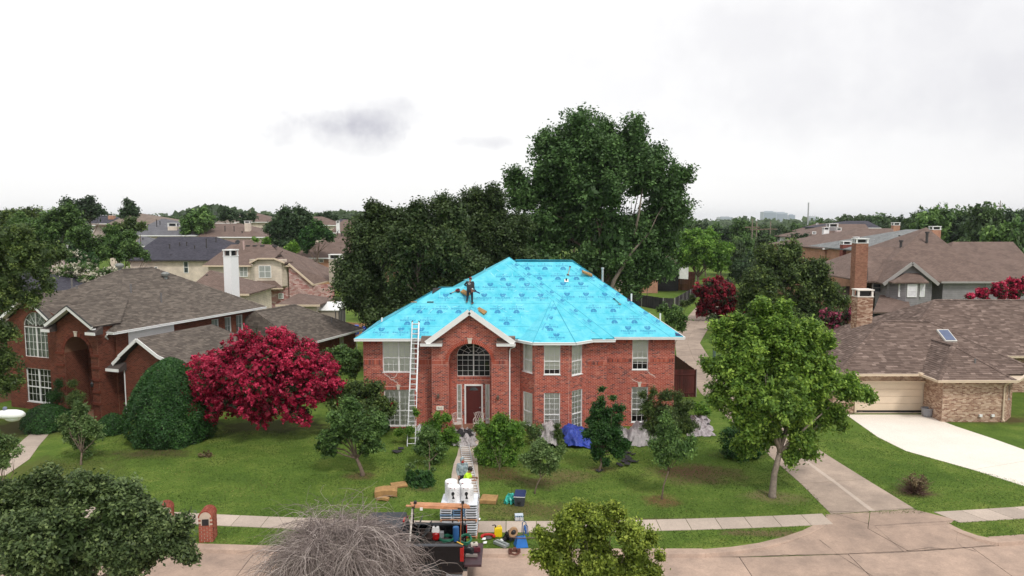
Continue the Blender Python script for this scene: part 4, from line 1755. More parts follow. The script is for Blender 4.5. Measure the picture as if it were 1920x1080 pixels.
for (x0, z0, x1, z1, cnt) in ((-1.9, 7.3, .2, 5.7, 60), (-3.3, 6.9, -4.9, 5.6, 30), (1.2, 6.7, .1, 5.6, 40), (3.3, 6.6, 4.6, 5.6, 50), (-8, 6, 5, 9, 40), (1.6, 7.0, 3.0, 7.8, 20)):
	for _ in range(cnt):
		t = rs.random()
		x, z = x0 + (x1 - x0) * t + rs.gauss(0, .16), z0 + (z1 - z0) * t + rs.gauss(0, .12)
		if z < 5.6 or z > 9.5 or front_skip(Vector((x, 0, z - .35))):
			continue
		p = Vector(on_front(x, z)) + Vector((0, -.02, .03))
		s_ = rs.uniform(.015, .05)
		a = rs.random() * 3
		sp.face([p + Vector((math.cos(a) * s_, -.0, .0)), p + Vector((math.sin(a) * s_ * .5, -.02, -.016)), p - Vector((math.cos(a) * s_, 0, 0)), p + Vector((-math.sin(a) * s_ * .5, .02, .018))])
sp.build('scuff_marks', PRINT_BLUE, house, kind='stuff')

so = MB()
so.face([(xW, YE + .05, 5.36), (-7.9, YE + .05, 5.36), (-7.9, ybw - .05, 5.36), (xW, ybw - .05, 5.36)][::-1])
so.face([(-7.9, YE + .05, 5.36), (xE, YE + .05, 5.36), (xE, 53, 5.36), (-7.9, 53, 5.36)][::-1])
so.face([(xE, YRE + .05, 5.362), (XRE, YRE + .05, 5.362), (XRE, 50, 5.362), (xE, 50, 5.362)][::-1])
so.face([(ba[0][0], 41.5, 5.35), (ba[1][0], ba[1][1] + .05, 5.35), (ba[2][0], ba[2][1] + .05, 5.35), (ba[3][0], 41.5, 5.35)][::-1])
so.build('soffit', WHITE, house)
gutter(house, [(xW - .02, YE - .05), (D(800, 636, YE)[0], YE - .05)], 5.42)
gutter(house, [(D(966, 638, YE)[0], YE - .06), (ba[0][0], ba[0][1] - .06), (ba[1][0], ba[1][1] - .06), (ba[2][0], ba[2][1] - .06), (ba[3][0], ba[3][1] - .06), (xE + .05, YE - .1)], 5.38)
gutter(house, [(xE + .08, YRE - .05), (XRE + .03, YRE - .05)], 5.42)
gutter(house, [(XRE + .05, YRE - .05), (XRE + .05, YRE + 2 * dR)], 5.42)
m = MB()
gx = D(955, 650, YG)[0]
m.tube([(D(966, 640, YGR)[0], YGR - .06, 5.25), (D(964, 645, YGR)[0], YGR - .02, 5.1), (gx + .06, YG - .05, 4.95), (gx + .02, YG - .05, 4.8), (gx + .02, YG - .05, .3), (gx + .02, YG - .2, .12)], .04, 6)
m.build('downspout', WHITE, house)
m = MB()
vx, vz = D(1130, 502, 49)
m.lathe([(.07, 0), (.07, 1.5), (.1, 1.5), (.1, 1.62)], (vx, 49.0, vz - 1.6), 8)
m.build('flue_pipe', mat('grey_pipe', (.42, .43, .42), .5), house)
for (px, py, Y) in ((1184, 553, 44.5), (1238, 590, 43.2), (716, 598, 43)):
	x, z = D(px, py, Y)
	MB().lathe([(.05, -.4), (.05, .08)], (x, Y, z), 6).build('vent_pipe', WHITE, house)


# ================================================================== LEFT NEIGHBOUR (turned 20 degrees)
LH = thing('brick_house', 'brown-red brick house on the left with white-edged gables and a grey-brown roof', 'house', (-25.9, 44.3, 0), -20)
rl = random.Random(21)


def lwall(P0, P1, outer, holes, name='wall', brick=BR_DK, mortar=MORTAR_D, parent=None, reveal=.13):
	return brick_wall(parent or LH, P0, P1, outer, holes, brick, mortar, reveal, name, rl)


u = lambda x: x + 8.2
aw = arch_loop(u(-5.25), 1.08, 5.45, 1.0, 3.5, 12)
lwall((-8.2, 0), (-2.6, 0), [(0.3, -.1), (5.6, -.1), (5.6, 5.9), (u(-5.45) + .0, 7.35), (.3, 5.7)], [aw, rect(u(-6.35), u(-4.1), .5, 2.75)], 'gable_wall')
arched_window(LH, -5.25, 1.08, 3.5, 5.45, 6.45, 0, 6, 4, blind=mat('grey_blind', (.30, .34, .31), .6))
window(LH, (-8.2, 0), (-2.6, 0), u(-6.35), u(-4.1), .5, 2.75, cols=3, rows=5, rail=.45, mull=2, blind=None)
keystone(-5.45, 0, 6.6, .3, .16, .24, LH)
MB().box(-7.6, -7.2, -.05, 0, 1.7, 1.95).build('number_plate', STONE, LH)
ea = arch_loop(u(-.87), 1.1, 4.1, 1.1, .1, 16)
lwall((-8.2, -.6), (1, -.6), [(u(-2.65), -.1), (u(.85), -.1), (u(.85), 5.85), (u(-.95), 6.85), (u(-2.65), 5.85)], [ea], 'entry_gable_wall', reveal=1.6)
ringl = MB()
for i in range(34):
	t0, t1 = math.pi * i / 34, math.pi * (i + .9) / 34
	q = [(-.87 + (1.1 + o_) * math.cos(t), 4.1 + (1.1 + o_) * math.sin(t)) for (t, o_) in ((t0, 0), (t1, 0), (t1, .21), (t0, .21))]
	ringl.raw([(a, -.64, b) for a, b in q] + [(a, -.6, b) for a, b in q], [(0, 3, 2, 1), (4, 5, 6, 7), (0, 1, 5, 4), (1, 2, 6, 5), (2, 3, 7, 6), (3, 0, 4, 7)], rl.random())
ringl.build('arch_ring', BR_DK, LH, kind='stuff')
keystone(-.87, -.63, 5.2, .28, .18, .25, LH)
for k, z in enumerate((1.0, 1.75, 2.5, 3.25, 4.0)):      # projecting brick bands on the piers
	for (a, b) in ((-2.7, -2.02), (.28, .9)):
		MB().box(a, b, -.67, -.58, z, z + .16).build('pier_band', BR_DK, LH)
lwall((-2.65, .6), (-2.65, -.6), rect(0, 1.2, -.1, 5.85), [], 'entry_side_wall')
lwall((.85, -.6), (.85, .6), rect(0, 1.2, -.1, 5.85), [], 'entry_side_wall')
lwall((-2.6, 1.0), (.9, 1.0), rect(0, 3.5, -.1, 5.8), [rect(2.45, 2.95, .3, 2.6), rect(2.45, 2.95, 3.0, 5.0), rect(.8, 1.9, .1, 2.3)], 'entry_wall')
window(LH, (-2.6, 1.0), (.9, 1.0), 2.45, 2.95, 3.0, 5.0, cols=2, rows=5, blind=BLIND)
window(LH, (-2.6, 1.0), (.9, 1.0), 2.45, 2.95, .3, 2.6, cols=2, rows=5, blind=BLIND)
MB().box(-1.8, -.7, 1.04, 1.1, .1, 2.3).build('front_door', DOORM, LH)
m = MB()
m.tube([(.45, -.66, 2.5), (.45, -.8, 2.6), (.45, -.8, 2.5)], .015, 5)
m.lathe([(.03, -.2), (.08, -.12), (.09, .04), (.02, .14)], (.45, -.8, 2.35), 6)
m.build('wall_lamp', BLACK_M, LH)
lwall((.85, .6), (1.0, .6), rect(0, .15, -.1, 5.4), [], 'corner_wall')
side_w = [rect(a - .6, b - .6, 1.2, 5.1) for a, b in ((8.75, 9.5), (10.1, 10.8), (11.3, 12.05))]
lwall((1.0, .6), (1.0, 13.6), rect(0, 13, -.1, 5.4), side_w, 'side_wall')
for h in side_w:
	window(LH, (1.0, .6), (1.0, 13.6), h[0][0], h[1][0], 1.2, 5.1, cols=2, rows=6, blind=mat('grey_blind', (.3, .34, .31)), frame=WHITE)
MB().box(1.005, 1.04, 1.5, 5.2, 3.5, 5.4).build('white_wall_panel', mat('white_stack', (.90, .90, .90), .5, var=.02), LH)
lwall((1.0, 13.6), (-9.6, 13.6), rect(0, 10.6, -.1, 5.4), [rect(3, 4.5, 3.4, 4.8)], 'back_wall')
lwall((-9.6, 13.6), (-9.6, .3), rect(0, 13.3, -.1, 5.4), [], 'side_wall')
A, B, C_, D_ = (-10.1, .05, 5.5), (1.5, .05, 5.5), (1.5, 14.1, 5.5), (-10.1, 14.1, 5.5)
R0, R1_ = (-4.3, 5.9, 8.85), (-4.3, 8.6, 8.85)
for q in ([A, B, R0], [B, C_, R1_, R0], [C_, D_, R1_], [D_, A, R0, R1_]):
	shingle_plane(LH, q, SH_L1, rl)
hip_caps(LH, [(B, R0), (C_, R1_), (R0, R1_), (A, R0)], SH_L1)


def gable_roof(parent, x0, x1, xm, y0, y1, ze0, zr, ze1=None, rake=WHITE, shing=SH_L1, rng=rl, ov=.0):
	ze1 = ze0 if ze1 is None else ze1
	for (xe, ze, nm) in ((x0, ze0, 'l'), (x1, ze1, 'r')):
		q = [(xe, y0, ze), (xm, y0, zr), (xm, y1, zr), (xe, .15 + (ze - 5.5) / .572, ze)]
		shingle_plane(parent, q, shing, rng)
		s_ = 1 if xe < xm else -1
		MB().beam((xe - .0 * s_, y0 - .03, ze - .11), (xm, y0 - .03, zr - .11), .05, .2).build('rake_board', rake, parent)
		MB().beam((xe, y0 - .035, ze + .015), (xm, y0 - .035, zr + .015), .07, .045).build('drip_edge', BLACK_M, parent)
		MB().beam((xe, y0 + .17, ze - .2), (xm, y0 + .17, zr - .2), .36, .02).build('soffit', rake, parent)


gable_roof(LH, -7.9, -3.15, -5.45, -.45, 4.2, 6.0, 7.65)
gable_roof(LH, -2.95, 1.05, -.95, -1.05, 3.4, 5.95, 7.15)
for (x0, x1) in ((-3.2, -2.5), (.55, 1.3)):
	m = MB()
	m.raw([(x0, -1.1, 5.62), (x1, -1.1, 5.62), (x1, -.55, 5.92), (x0, -.55, 5.92), (x0, -1.1, 5.45), (x1, -1.1, 5.45), (x1, -.55, 5.45), (x0, -.55, 5.45)], [(0, 1, 2, 3), (0, 4, 5, 1), (1, 5, 6, 2), (2, 6, 7, 3), (3, 7, 4, 0), (4, 7, 6, 5)])
	er = m.build('eave_return', DECK, LH)
	MB().beam((x0 - .02, -1.14, 5.53), (x1 + .02, -1.14, 5.53), .05, .17).build('return_fascia', WHITE, LH)
gutter(LH, [(1.0, -.02), (1.55, -.02), (1.55, 14.1)], 5.42)
m = MB()
m.face([(-10, .1, 5.38), (1.5, .1, 5.38), (1.5, 14, 5.38), (-10, 14, 5.38)][::-1])
m.build('soffit', WHITE, LH)
m = MB()
m.tube([(1.1, -.1, 5.35), (.95, -.1, 5.2), (.75, .3, 4.9), (.7, .35, 4.7), (.7, .35, .25), (.7, .2, .1)], .05, 6)
m.build('downspout', WHITE, LH)
for (x, y, z, r) in ((-4.4, 5.9, 8.85, .22), (-2.9, 8.5, 8.1, .22)):
	MB().lathe([(.14, -.3), (.14, .12), (r + .05, .16), (r + .08, .3), (r - .02, .42), (.05, .45)], (x, y, z), 10).build('turbine_vent', mat('galvanised', (.22, .23, .22), .5, .3), LH)


def slope_z(x, y):
	return 5.5 + .572 * min(y - .05, 1.5 - x)


for (x, y, h) in ((-1.8, 4.4, .55), (-.5, 5.7, .6), (-6.8, 4.0, .45), (-5.6, 3.4, .4), (-9.0, 2.4, .4)):
	z = slope_z(x, y) if x > -7 else 6.3
	MB().lathe([(.06, -.2), (.06, h), (.075, h), (.075, h + .07)], (x, y, z), 7).build('vent_pipe', mat('vent_metal', (.16, .15, .15), .6), LH)
w0, w1 = 1.9, 6.4
gw = arch_loop(5.05, .55, 2.85, .5, 1.5, 10)
lwall((0, .3), (7, .3), [(w0, -.1), (w1, -.1), (w1, 3.75), (5.0, 4.15), (3.45, 5.0), (w0 + .4, 4.1), (w0, 3.5)], [gw], 'wing_gable_wall')
arched_window(LH, 5.05, .55, 1.5, 2.85, 3.35, .3, 2, 3, fan=True, blind=BLIND_W)
keystone(5.05, .3, 3.4, .2, .1, .15, LH)
lwall((w1, .3), (w1, 8.0), rect(0, 7.7, -.1, 3.3), [], 'wing_side_wall')
lwall((w1, 8.0), (1.0, 8.0), rect(0, 5.4, -.1, 3.3), [], 'wing_side_wall')
lwall((w0, .8), (w0, .3), rect(0, .5, -.1, 3.4), [], 'wing_side_wall')
shingle_plane(LH, [(1.45, -.05, 3.65), (1.45, 8.0, 3.65), (3.4, 6.2, 5.25), (3.4, -.05, 5.25)], SH_L1, rl)
shingle_plane(LH, [(5.2, -.05, 4.2), (3.4, -.05, 5.25), (3.4, 6.2, 5.25), (5.2, 7.4, 4.2)], SH_L1, rl)
shingle_plane(LH, [(6.9, -.05, 3.35), (5.2, -.05, 4.2), (5.2, 7.4, 4.2), (6.9, 8.4, 3.35)], SH_L1, rl)
shingle_plane(LH, [(6.9, 8.4, 3.35), (1.45, 8.4, 3.35), (3.4, 6.2, 5.25)], SH_L1, rl)
for (a, b) in (((1.9, 4.02), (3.4, 5.15)), ((3.4, 5.15), (5.0, 4.22)), ((5.0, 4.22), (6.3, 3.8)), ((6.3, 3.8), (6.9, 3.3)), ((1.35, 3.5), (1.95, 4.0))):
	MB().beam((a[0], -.08, a[1]), (b[0], -.08, b[1]), .05, .2).build('rake_board', WHITE, LH)
m = MB()
m.raw([(1.1, -.3, 3.3), (2.1, -.3, 3.3), (2.1, .3, 3.62), (1.1, .3, 3.62), (1.1, -.3, 3.12), (2.1, -.3, 3.12), (2.1, .3, 3.12), (1.1, .3, 3.12)], [(0, 1, 2, 3), (0, 4, 5, 1), (1, 5, 6, 2), (2, 6, 7, 3), (3, 7, 4, 0), (4, 7, 6, 5)])
m.build('eave_return', DECK, LH)
MB().beam((1.08, -.33, 3.2), (2.12, -.33, 3.2), .05, .17).build('return_fascia', WHITE, LH)
MB().tube([(w0 + .05, .25, 3.2), (w0 + .05, .25, .3)], .035, 6).build('downspout', WHITE, LH)
lwall((5.4, 13.9), (5.4, 21.0), rect(0, 7.1, -.1, 2.8), [rect(4.6, 5.3, .9, 2.5)], 'rear_wing_wall')
window(LH, (5.4, 13.9), (5.4, 21.0), 4.6, 5.3, .9, 2.5, cols=2, rows=4)
lwall((1.0, 13.65), (5.4, 13.9), rect(0, 4.4, -.1, 2.8), [], 'rear_wing_wall')
q0, q1, q2, q3 = (-2.0, 12.0, 2.9), (5.95, 12.6, 2.9), (5.95, 21.4, 2.9), (-2.0, 21.4, 2.9)
r0, r1 = (1.95, 12.3, 5.35), (1.95, 17.2, 5.35)
for q in ([q1, q2, r1, r0], [q2, q3, r1], [q3, q0, r0, r1], [q0, q1, r0]):
	shingle_plane(LH, q, SH_L1, rl)
hip_caps(LH, [(q2, r1), (r0, r1)], SH_L1)
gutter(LH, [(5.98, 12.8), (5.98, 21.4)], 2.82)
m = MB()
m.face([(-2, 12, 2.78), (5.95, 12.6, 2.78), (5.95, 21.4, 2.78), (-2, 21.4, 2.78)][::-1])
m.build('soffit', WHITE, LH)
MB().tube([(5.6, 20.9, 2.75), (5.5, 20.9, .2)], .04, 6).build('downspout', WHITE, LH)
for (x, y) in ((4.6, 18.6), (4.0, 20.1)):
	MB().lathe([(.05, -.2), (.05, .45)], (x, y, 2.9 + .62 * (5.95 - x) * .98), 6).build('vent_pipe', MAT['vent_metal'], LH)


def chimney(parent, x0, x1, y0, y1, z0, z1, body, cap=WHITE, open_h=.42, name='chimney'):
	"""boxed stack with an open framed top over dark flue"""
	m = MB()
	m.box(x0, x1, y0, y1, z0, z1 - open_h)
	c = m.build(name, body, parent, uv=True)
	k = MB()
	t = .09 * (x1 - x0) + .03
	for (a, b) in ((x0, y0), (x1 - t, y0), (x0, y1 - t), (x1 - t, y1 - t)):
		k.box(a, a + t, b, b + t, z1 - open_h, z1 - .09)
	k.box(x0 - .05, x1 + .05, y0 - .05, y1 + .05, z1 - .09, z1)
	k.box(x0 - .03, x1 + .03, y0 - .03, y1 + .03, z1 - open_h - .07, z1 - open_h)
	k.build('chimney_cap', cap, c)
	d = MB().box(x0 + t * 1.4, x1 - t * 1.4, y0 + t * 1.4, y1 - t * 1.4, z1 - open_h, z1 - .12)
	d.build('flue', BLACK_M, c)
	return c


chimney(LH, -2.42, -1.68, 14.0, 14.9, 0, 10.0, mat('white_stack', (.90, .90, .90), .5, var=.02), open_h=.5)

# ================================================================== TAN BRICK HOUSE ON THE RIGHT
RH = thing('brick_house', 'tan brick house on the right with a skylight and a cream garage door', 'house', (25, 46, 0), 0)
rr_ = random.Random(31)
OX, OY = 25, 46


def rp(x, y, z=None):
	return (x - OX, y - OY) if z is None else (x - OX, y - OY, z)


def rwall(P0, P1, ztop, holes, name='wall', brick=BR_TAN, mortar=MORTAR_T, reveal=.12):
	L = math.hypot(P1[0] - P0[0], P1[1] - P0[1])
	return brick_wall(RH, rp(*P0), rp(*P1), rect(0, L, -.1, ztop), [rect(*h) for h in holes], brick, mortar, reveal, name, rr_)


gdx0, gdz1 = D(1607, 717, 45.3)
gdx1, gdz0 = D(1736, 775, 45.3)
rwall((20.6, 45.3), (26.4, 45.3), 2.6, [(gdx0 - 20.6, gdx1 - 20.6, .03, gdz1)], 'garage_wall', reveal=.2)
gd = MB().box(gdx0 - OX, gdx1 - OX, 45.46 - OY, 45.5 - OY, .16, gdz1).build('garage_door', CREAM_TRIM, RH)
for k in range(4):
	z0 = .16 + (gdz1 - .16) * k / 4
	z1 = .16 + (gdz1 - .16) * (k + 1) / 4
	for i in range(1):
		m = MB().box(gdx0 + .03 - OX, gdx1 - .03 - OX, 45.42 - OY, 45.459 - OY, z0 + .012, z1 - .012)
		p_ = m.build('door_panel', mat('garage_cream', (.74, .60, .46), .5, var=.04), gd)
m = MB()
m.box(gdx0 - .12 - OX, gdx0 - OX, 45.2 - OY, 45.45 - OY, 0.02, gdz1 + .12)
m.box(gdx1 - OX, gdx1 + .12 - OX, 45.2 - OY, 45.45 - OY, 0.02, gdz1 + .12)
m.box(gdx0 - OX, gdx1 - OX, 45.2 - OY, 45.45 - OY, gdz1, gdz1 + .12)
m.build('garage_door_frame', CREAM_TRIM, RH)
MB().box(gdx0 - OX, gdx1 - OX, 45.47 - OY, 46.5 - OY, .02, .15).build('garage_gap', DARKROOM, RH)
rwall((26.4, 45.3), (26.4, 43.3), 2.6, [])
rwall((26.4, 43.3), (30.3, 43.3), 2.6, [])
rwall((30.3, 43.3), (31.45, 44.45), 2.6, [(.5, .95, 1.3, 2.3)])
window(RH, rp(30.3, 43.3), rp(31.45, 44.45), .5, .95, 1.3, 2.3, cols=1, rows=2, frame=GREY_TRIM, blind=None)
rwall((31.45, 44.45), (31.45, 51), 2.6, [])
rwall((31.45, 51.0), (46, 51.0), 2.7, [])
rwall((46, 51.0), (46, 60), 2.7, [])
rwall((20.6, 54), (20.6, 45.3), 2.6, [])
rwall((46, 60), (27.6, 60), 2.7, [])
rwall((27.6, 54), (20.6, 54), 2.6, [])
rwall((27.6, 60), (27.6, 54), 2.6, [])
a0, a1, a2, a3 = rp(20.9 - .4, 44.6, 2.72), rp(33.6, 44.6, 2.72), rp(33.6, 54.2, 2.72), rp(20.5, 54.2, 2.72)
g0, g1 = rp(25.5, 49.4, 5.42), rp(28.8, 49.4, 5.42)
for q in ([a0, a1, g1, g0], [a1, a2, g1], [a3, a0, g0]):
	shingle_plane(RH, q, SH_R1, rr_, tw=.36, exp=.16, depth=.018)
hip_caps(RH, [(a0, g0), (g0, g1), (a1, g1)], SH_R1, .34)
w0_, w1_, wt0, wt1 = rp(25.75, 42.8, 2.72), rp(30.5, 42.8, 2.72), rp(28.15, 45.35, 4.45), rp(28.15, 47.75, 4.45)
shingle_plane(RH, [w0_, w1_, wt0], SH_R1, rr_, tw=.36, exp=.16, depth=.018)
shingle_plane(RH, [rp(25.75, 45.1, 2.72), w0_, wt0, wt1], SH_R1, rr_, tw=.36, exp=.16, depth=.018)
shingle_plane(RH, [w1_, rp(30.5, 45.0, 2.72), wt1, wt0], SH_R1, rr_, tw=.36, exp=.16, depth=.018)
hip_caps(RH, [(w0_, wt0), (w1_, wt0), (wt0, wt1)], SH_R1, .34)
m0, m1, m2, m3 = rp(27.2, 50.2, 2.8), rp(47, 50.2, 2.8), rp(47, 62, 2.8), rp(27.2, 62, 2.8)
M0, M1 = rp(33.1, 56.1, 6.14), rp(41.2, 56.1, 6.14)
for q in ([m0, m1, M1, M0], [m3, m0, M0], [m2, m3, M0, M1], [m1, m2, M1]):
	shingle_plane(RH, q, SH_R1, rr_, tw=.36, exp=.16, depth=.018)
hip_caps(RH, [(m0, M0), (M0, M1), (m1, M1)], SH_R1, .34)
k0, k1 = rp(38.5, 56.3, 5.6), rp(47, 56.3, 6.7)
gutter(RH, [rp(20.5, 44.55), rp(25.75, 44.55)], 2.66, CREAM_TRIM)
gutter(RH, [rp(25.7, 45.1), rp(25.7, 42.75), rp(30.55, 42.75), rp(32.25, 44.45)], 2.66, CREAM_TRIM)
gutter(RH, [rp(33.6, 50.15), rp(47, 50.15)], 2.74, CREAM_TRIM)
MB().raw([rp(20.5, 44.6, 2.6), rp(33.6, 44.6, 2.6), rp(33.6, 54, 2.6), rp(20.5, 54, 2.6), rp(25.75, 42.8, 2.6), rp(30.5, 42.8, 2.6), rp(32.2, 44.6, 2.6), rp(25.75, 44.6, 2.6)], [(3, 2, 1, 0), (7, 6, 5, 4)]).build('soffit', CREAM_TRIM, RH)
MB().box(25.6 - OX, 26.0 - OX, 44.4 - OY, 44.75 - OY, 2.62, 2.8).build('gutter_box', CREAM_TRIM, RH)
m = MB()
m.tube([rp(30.2, 42.8, 2.6), rp(30.1, 43.1, 2.4), rp(30.1, 43.22, 2.2), rp(30.1, 43.22, .25), rp(30.05, 43.0, .1)], .05, 6)
m.build('downspout', CREAM_TRIM, RH)
for x in (27.75 + .9, 29.3 + .1):
	MB().box(x - OX, x + .18 - OX, 43.18 - OY, 43.3 - OY, .35, .5).build('wall_vent', WHITE, RH)
n_ = Vector((0, -.5625, 1)).normalized()
_d = ray(1775, 632)
_t = (CAMH - 2.72 + .5625 * 44.6) / (.5625 * _d[1] - _d[2])
sx_, sy_ = _d[0] * _t, _d[1] * _t
c = Vector(rp(sx_, sy_, 2.72 + .5625 * (sy_ - 44.6) + .08))
Ms = Matrix.Rotation(math.atan(.5625), 3, 'X')
sk_ = MB().obox(c, (.78, 1.25, .14), Ms).build('skylight', mat('skylight_frame', (.62, .60, .56), .5), RH)
MB().obox(c + n_ * .05, (.64, 1.08, .08), Ms).build('skylight_glass', mat('skylight_glass', (.10, .13, .22), .3, spec=.5), sk_)
MB().lathe([(.06, -.2), (.06, .3)], rp(28.7, 44.0, 3.2 + .3), 6).build('vent_pipe', MAT['vent_metal'], RH)
chimney(RH, 25.6 - OX, 26.75 - OX, 53.0 - OY, 53.9 - OY, 2.0, 7.25, BR_TAN, cap=mat('cap_cream', (.78, .72, .66), .5), open_h=.5)
ct = MB()
for (O_, U_, w_) in (((25.6, 53.0), (1, 0, 0), 1.15), ((25.6, 53.9), (0, -1, 0), .9)):
	plane_tiles(ct, rp(*O_, 0), U_, (0, 0, 1), [rect(0, w_, 3.0, 6.72)], .22, .08, .012, .012, 'brick', rr_)
ct.build('chimney_bricks', BR_TAN, RH, kind='stuff')


# ================================================================== HOUSES BEHIND, built from measured edges
def hip_faces(x0, x1, y0, y1, z, xr0, xr1, yr, zr):
	a, b, c, d = (x0, y0, z), (x1, y0, z), (x1, y1, z), (x0, y1, z)
	r0, r1 = (xr0, yr, zr), (xr1, yr, zr)
	return [[a, b, r1, r0], [b, c, r1], [c, d, r0, r1], [d, a, r0]]


def roof_part(parent, faces, material, name='roof', th=.15):
	m = MB()
	for f in faces:
		pts = [Vector(p) for p in f]
		n = (pts[1] - pts[0]).cross(pts[2] - pts[0]).normalized()
		if n.z < 0:
			pts = pts[::-1]
		m.face(pts)
		low = [p - Vector((0, 0, th)) for p in pts]
		m.face(low[::-1])
		for i in range(len(pts)):
			j = (i + 1) % len(pts)
			if abs(pts[i].z - pts[j].z) < .02:
				m.face([low[i], low[j], pts[j], pts[i]])
	return m.build(name, material, parent, uv=True)


def far_window(parent, x0, x1, z0, z1, y, frame=WHITE, cols=2, pane=GLASS_DK):
	f = MB()
	t = .08
	for (a, b, c, d) in ((x0, x1, z0, z0 + t), (x0, x1, z1 - t, z1), (x0, x0 + t, z0 + t, z1 - t), (x1 - t, x1, z0 + t, z1 - t), (x0 + t, x1 - t, (z0 + z1) / 2 - .03, (z0 + z1) / 2 + .03)):
		f.box(a, b, y - .06, y + .05, c, d)
	for i in range(1, cols):
		x = x0 + (x1 - x0) * i / cols
		f.box(x - .035, x + .035, y - .055, y + .05, z0 + t, z1 - t)
	w = f.build('window', frame, parent)
	MB().box(x0 + .02, x1 - .02, y - .03, y - .01, z0 + .02, z1 - .02).build('pane', pane, w)
	return w


def pix_house(label, Y, px0, px1, pye, pr0, pr1, pyr, depth, wall, roof, base=None, wins=(), chims=(), vents=(), ov=.5, extra=None, fascia=WHITE, group=None, cols=2):
	"""hipped house: eave from px0 to px1 at row pye, ridge from pr0 to pr1 at row pyr, all at depth Y"""
	cx, _ = D((px0 + px1) / 2, pye, Y)
	root = thing('house', label, 'house', (cx, Y, 0), 0, group)
	x0, ze = D(px0, pye, Y)
	x1, _ = D(px1, pye, Y)
	Yr = Y + depth / 2
	xr0, zr = D(pr0, pyr, Yr)
	xr1, _ = D(pr1, pyr, Yr)
	b = hz(cx, Y) - .3 if base is None else base
	L = lambda x: x - cx
	roof_part(root, hip_faces(L(x0), L(x1), -ov, depth - ov, ze, L(xr0), L(xr1), depth / 2 - ov, zr), roof)
	w = MB()
	w.box(L(x0) + ov, L(x1) - ov, 0, depth - 2 * ov, b, ze - .08)
	w.build('wall', wall, root, uv=True)
	f = MB()
	f.box(L(x0) - .02, L(x1) + .02, -ov - .06, -ov + .06, ze - .2, ze)
	f.build('fascia', fascia, root)
	for q in wins:
		a, z1 = D(q[0], q[2], Y)
		c_, z0 = D(q[1], q[3], Y)
		far_window(root, L(a), L(c_), z0, z1, 0, cols=q[4] if len(q) > 4 else cols)
	for (p0, p1, pyt, dY, mt) in chims:
		a, zt = D(p0, pyt, Y + dY)
		c_, _ = D(p1, pyt, Y + dY)
		chimney(root, L(a), L(c_), dY, dY + (c_ - a) * .8, ze - 2.5, zt, mt, cap=WHITE, open_h=max(.4, (c_ - a) * .35))
	for (px, py, h, dY) in vents:
		a, z = D(px, py, Y + dY)
		MB().lathe([(.09, -.4), (.09, h), (.14, h), (.14, h + .1)], (L(a), dY, z), 6).build('roof_vent', mat('dark_vent', (.05, .045, .045), .7), root)
	if extra:
		extra(root, L, ze)
	return root, L


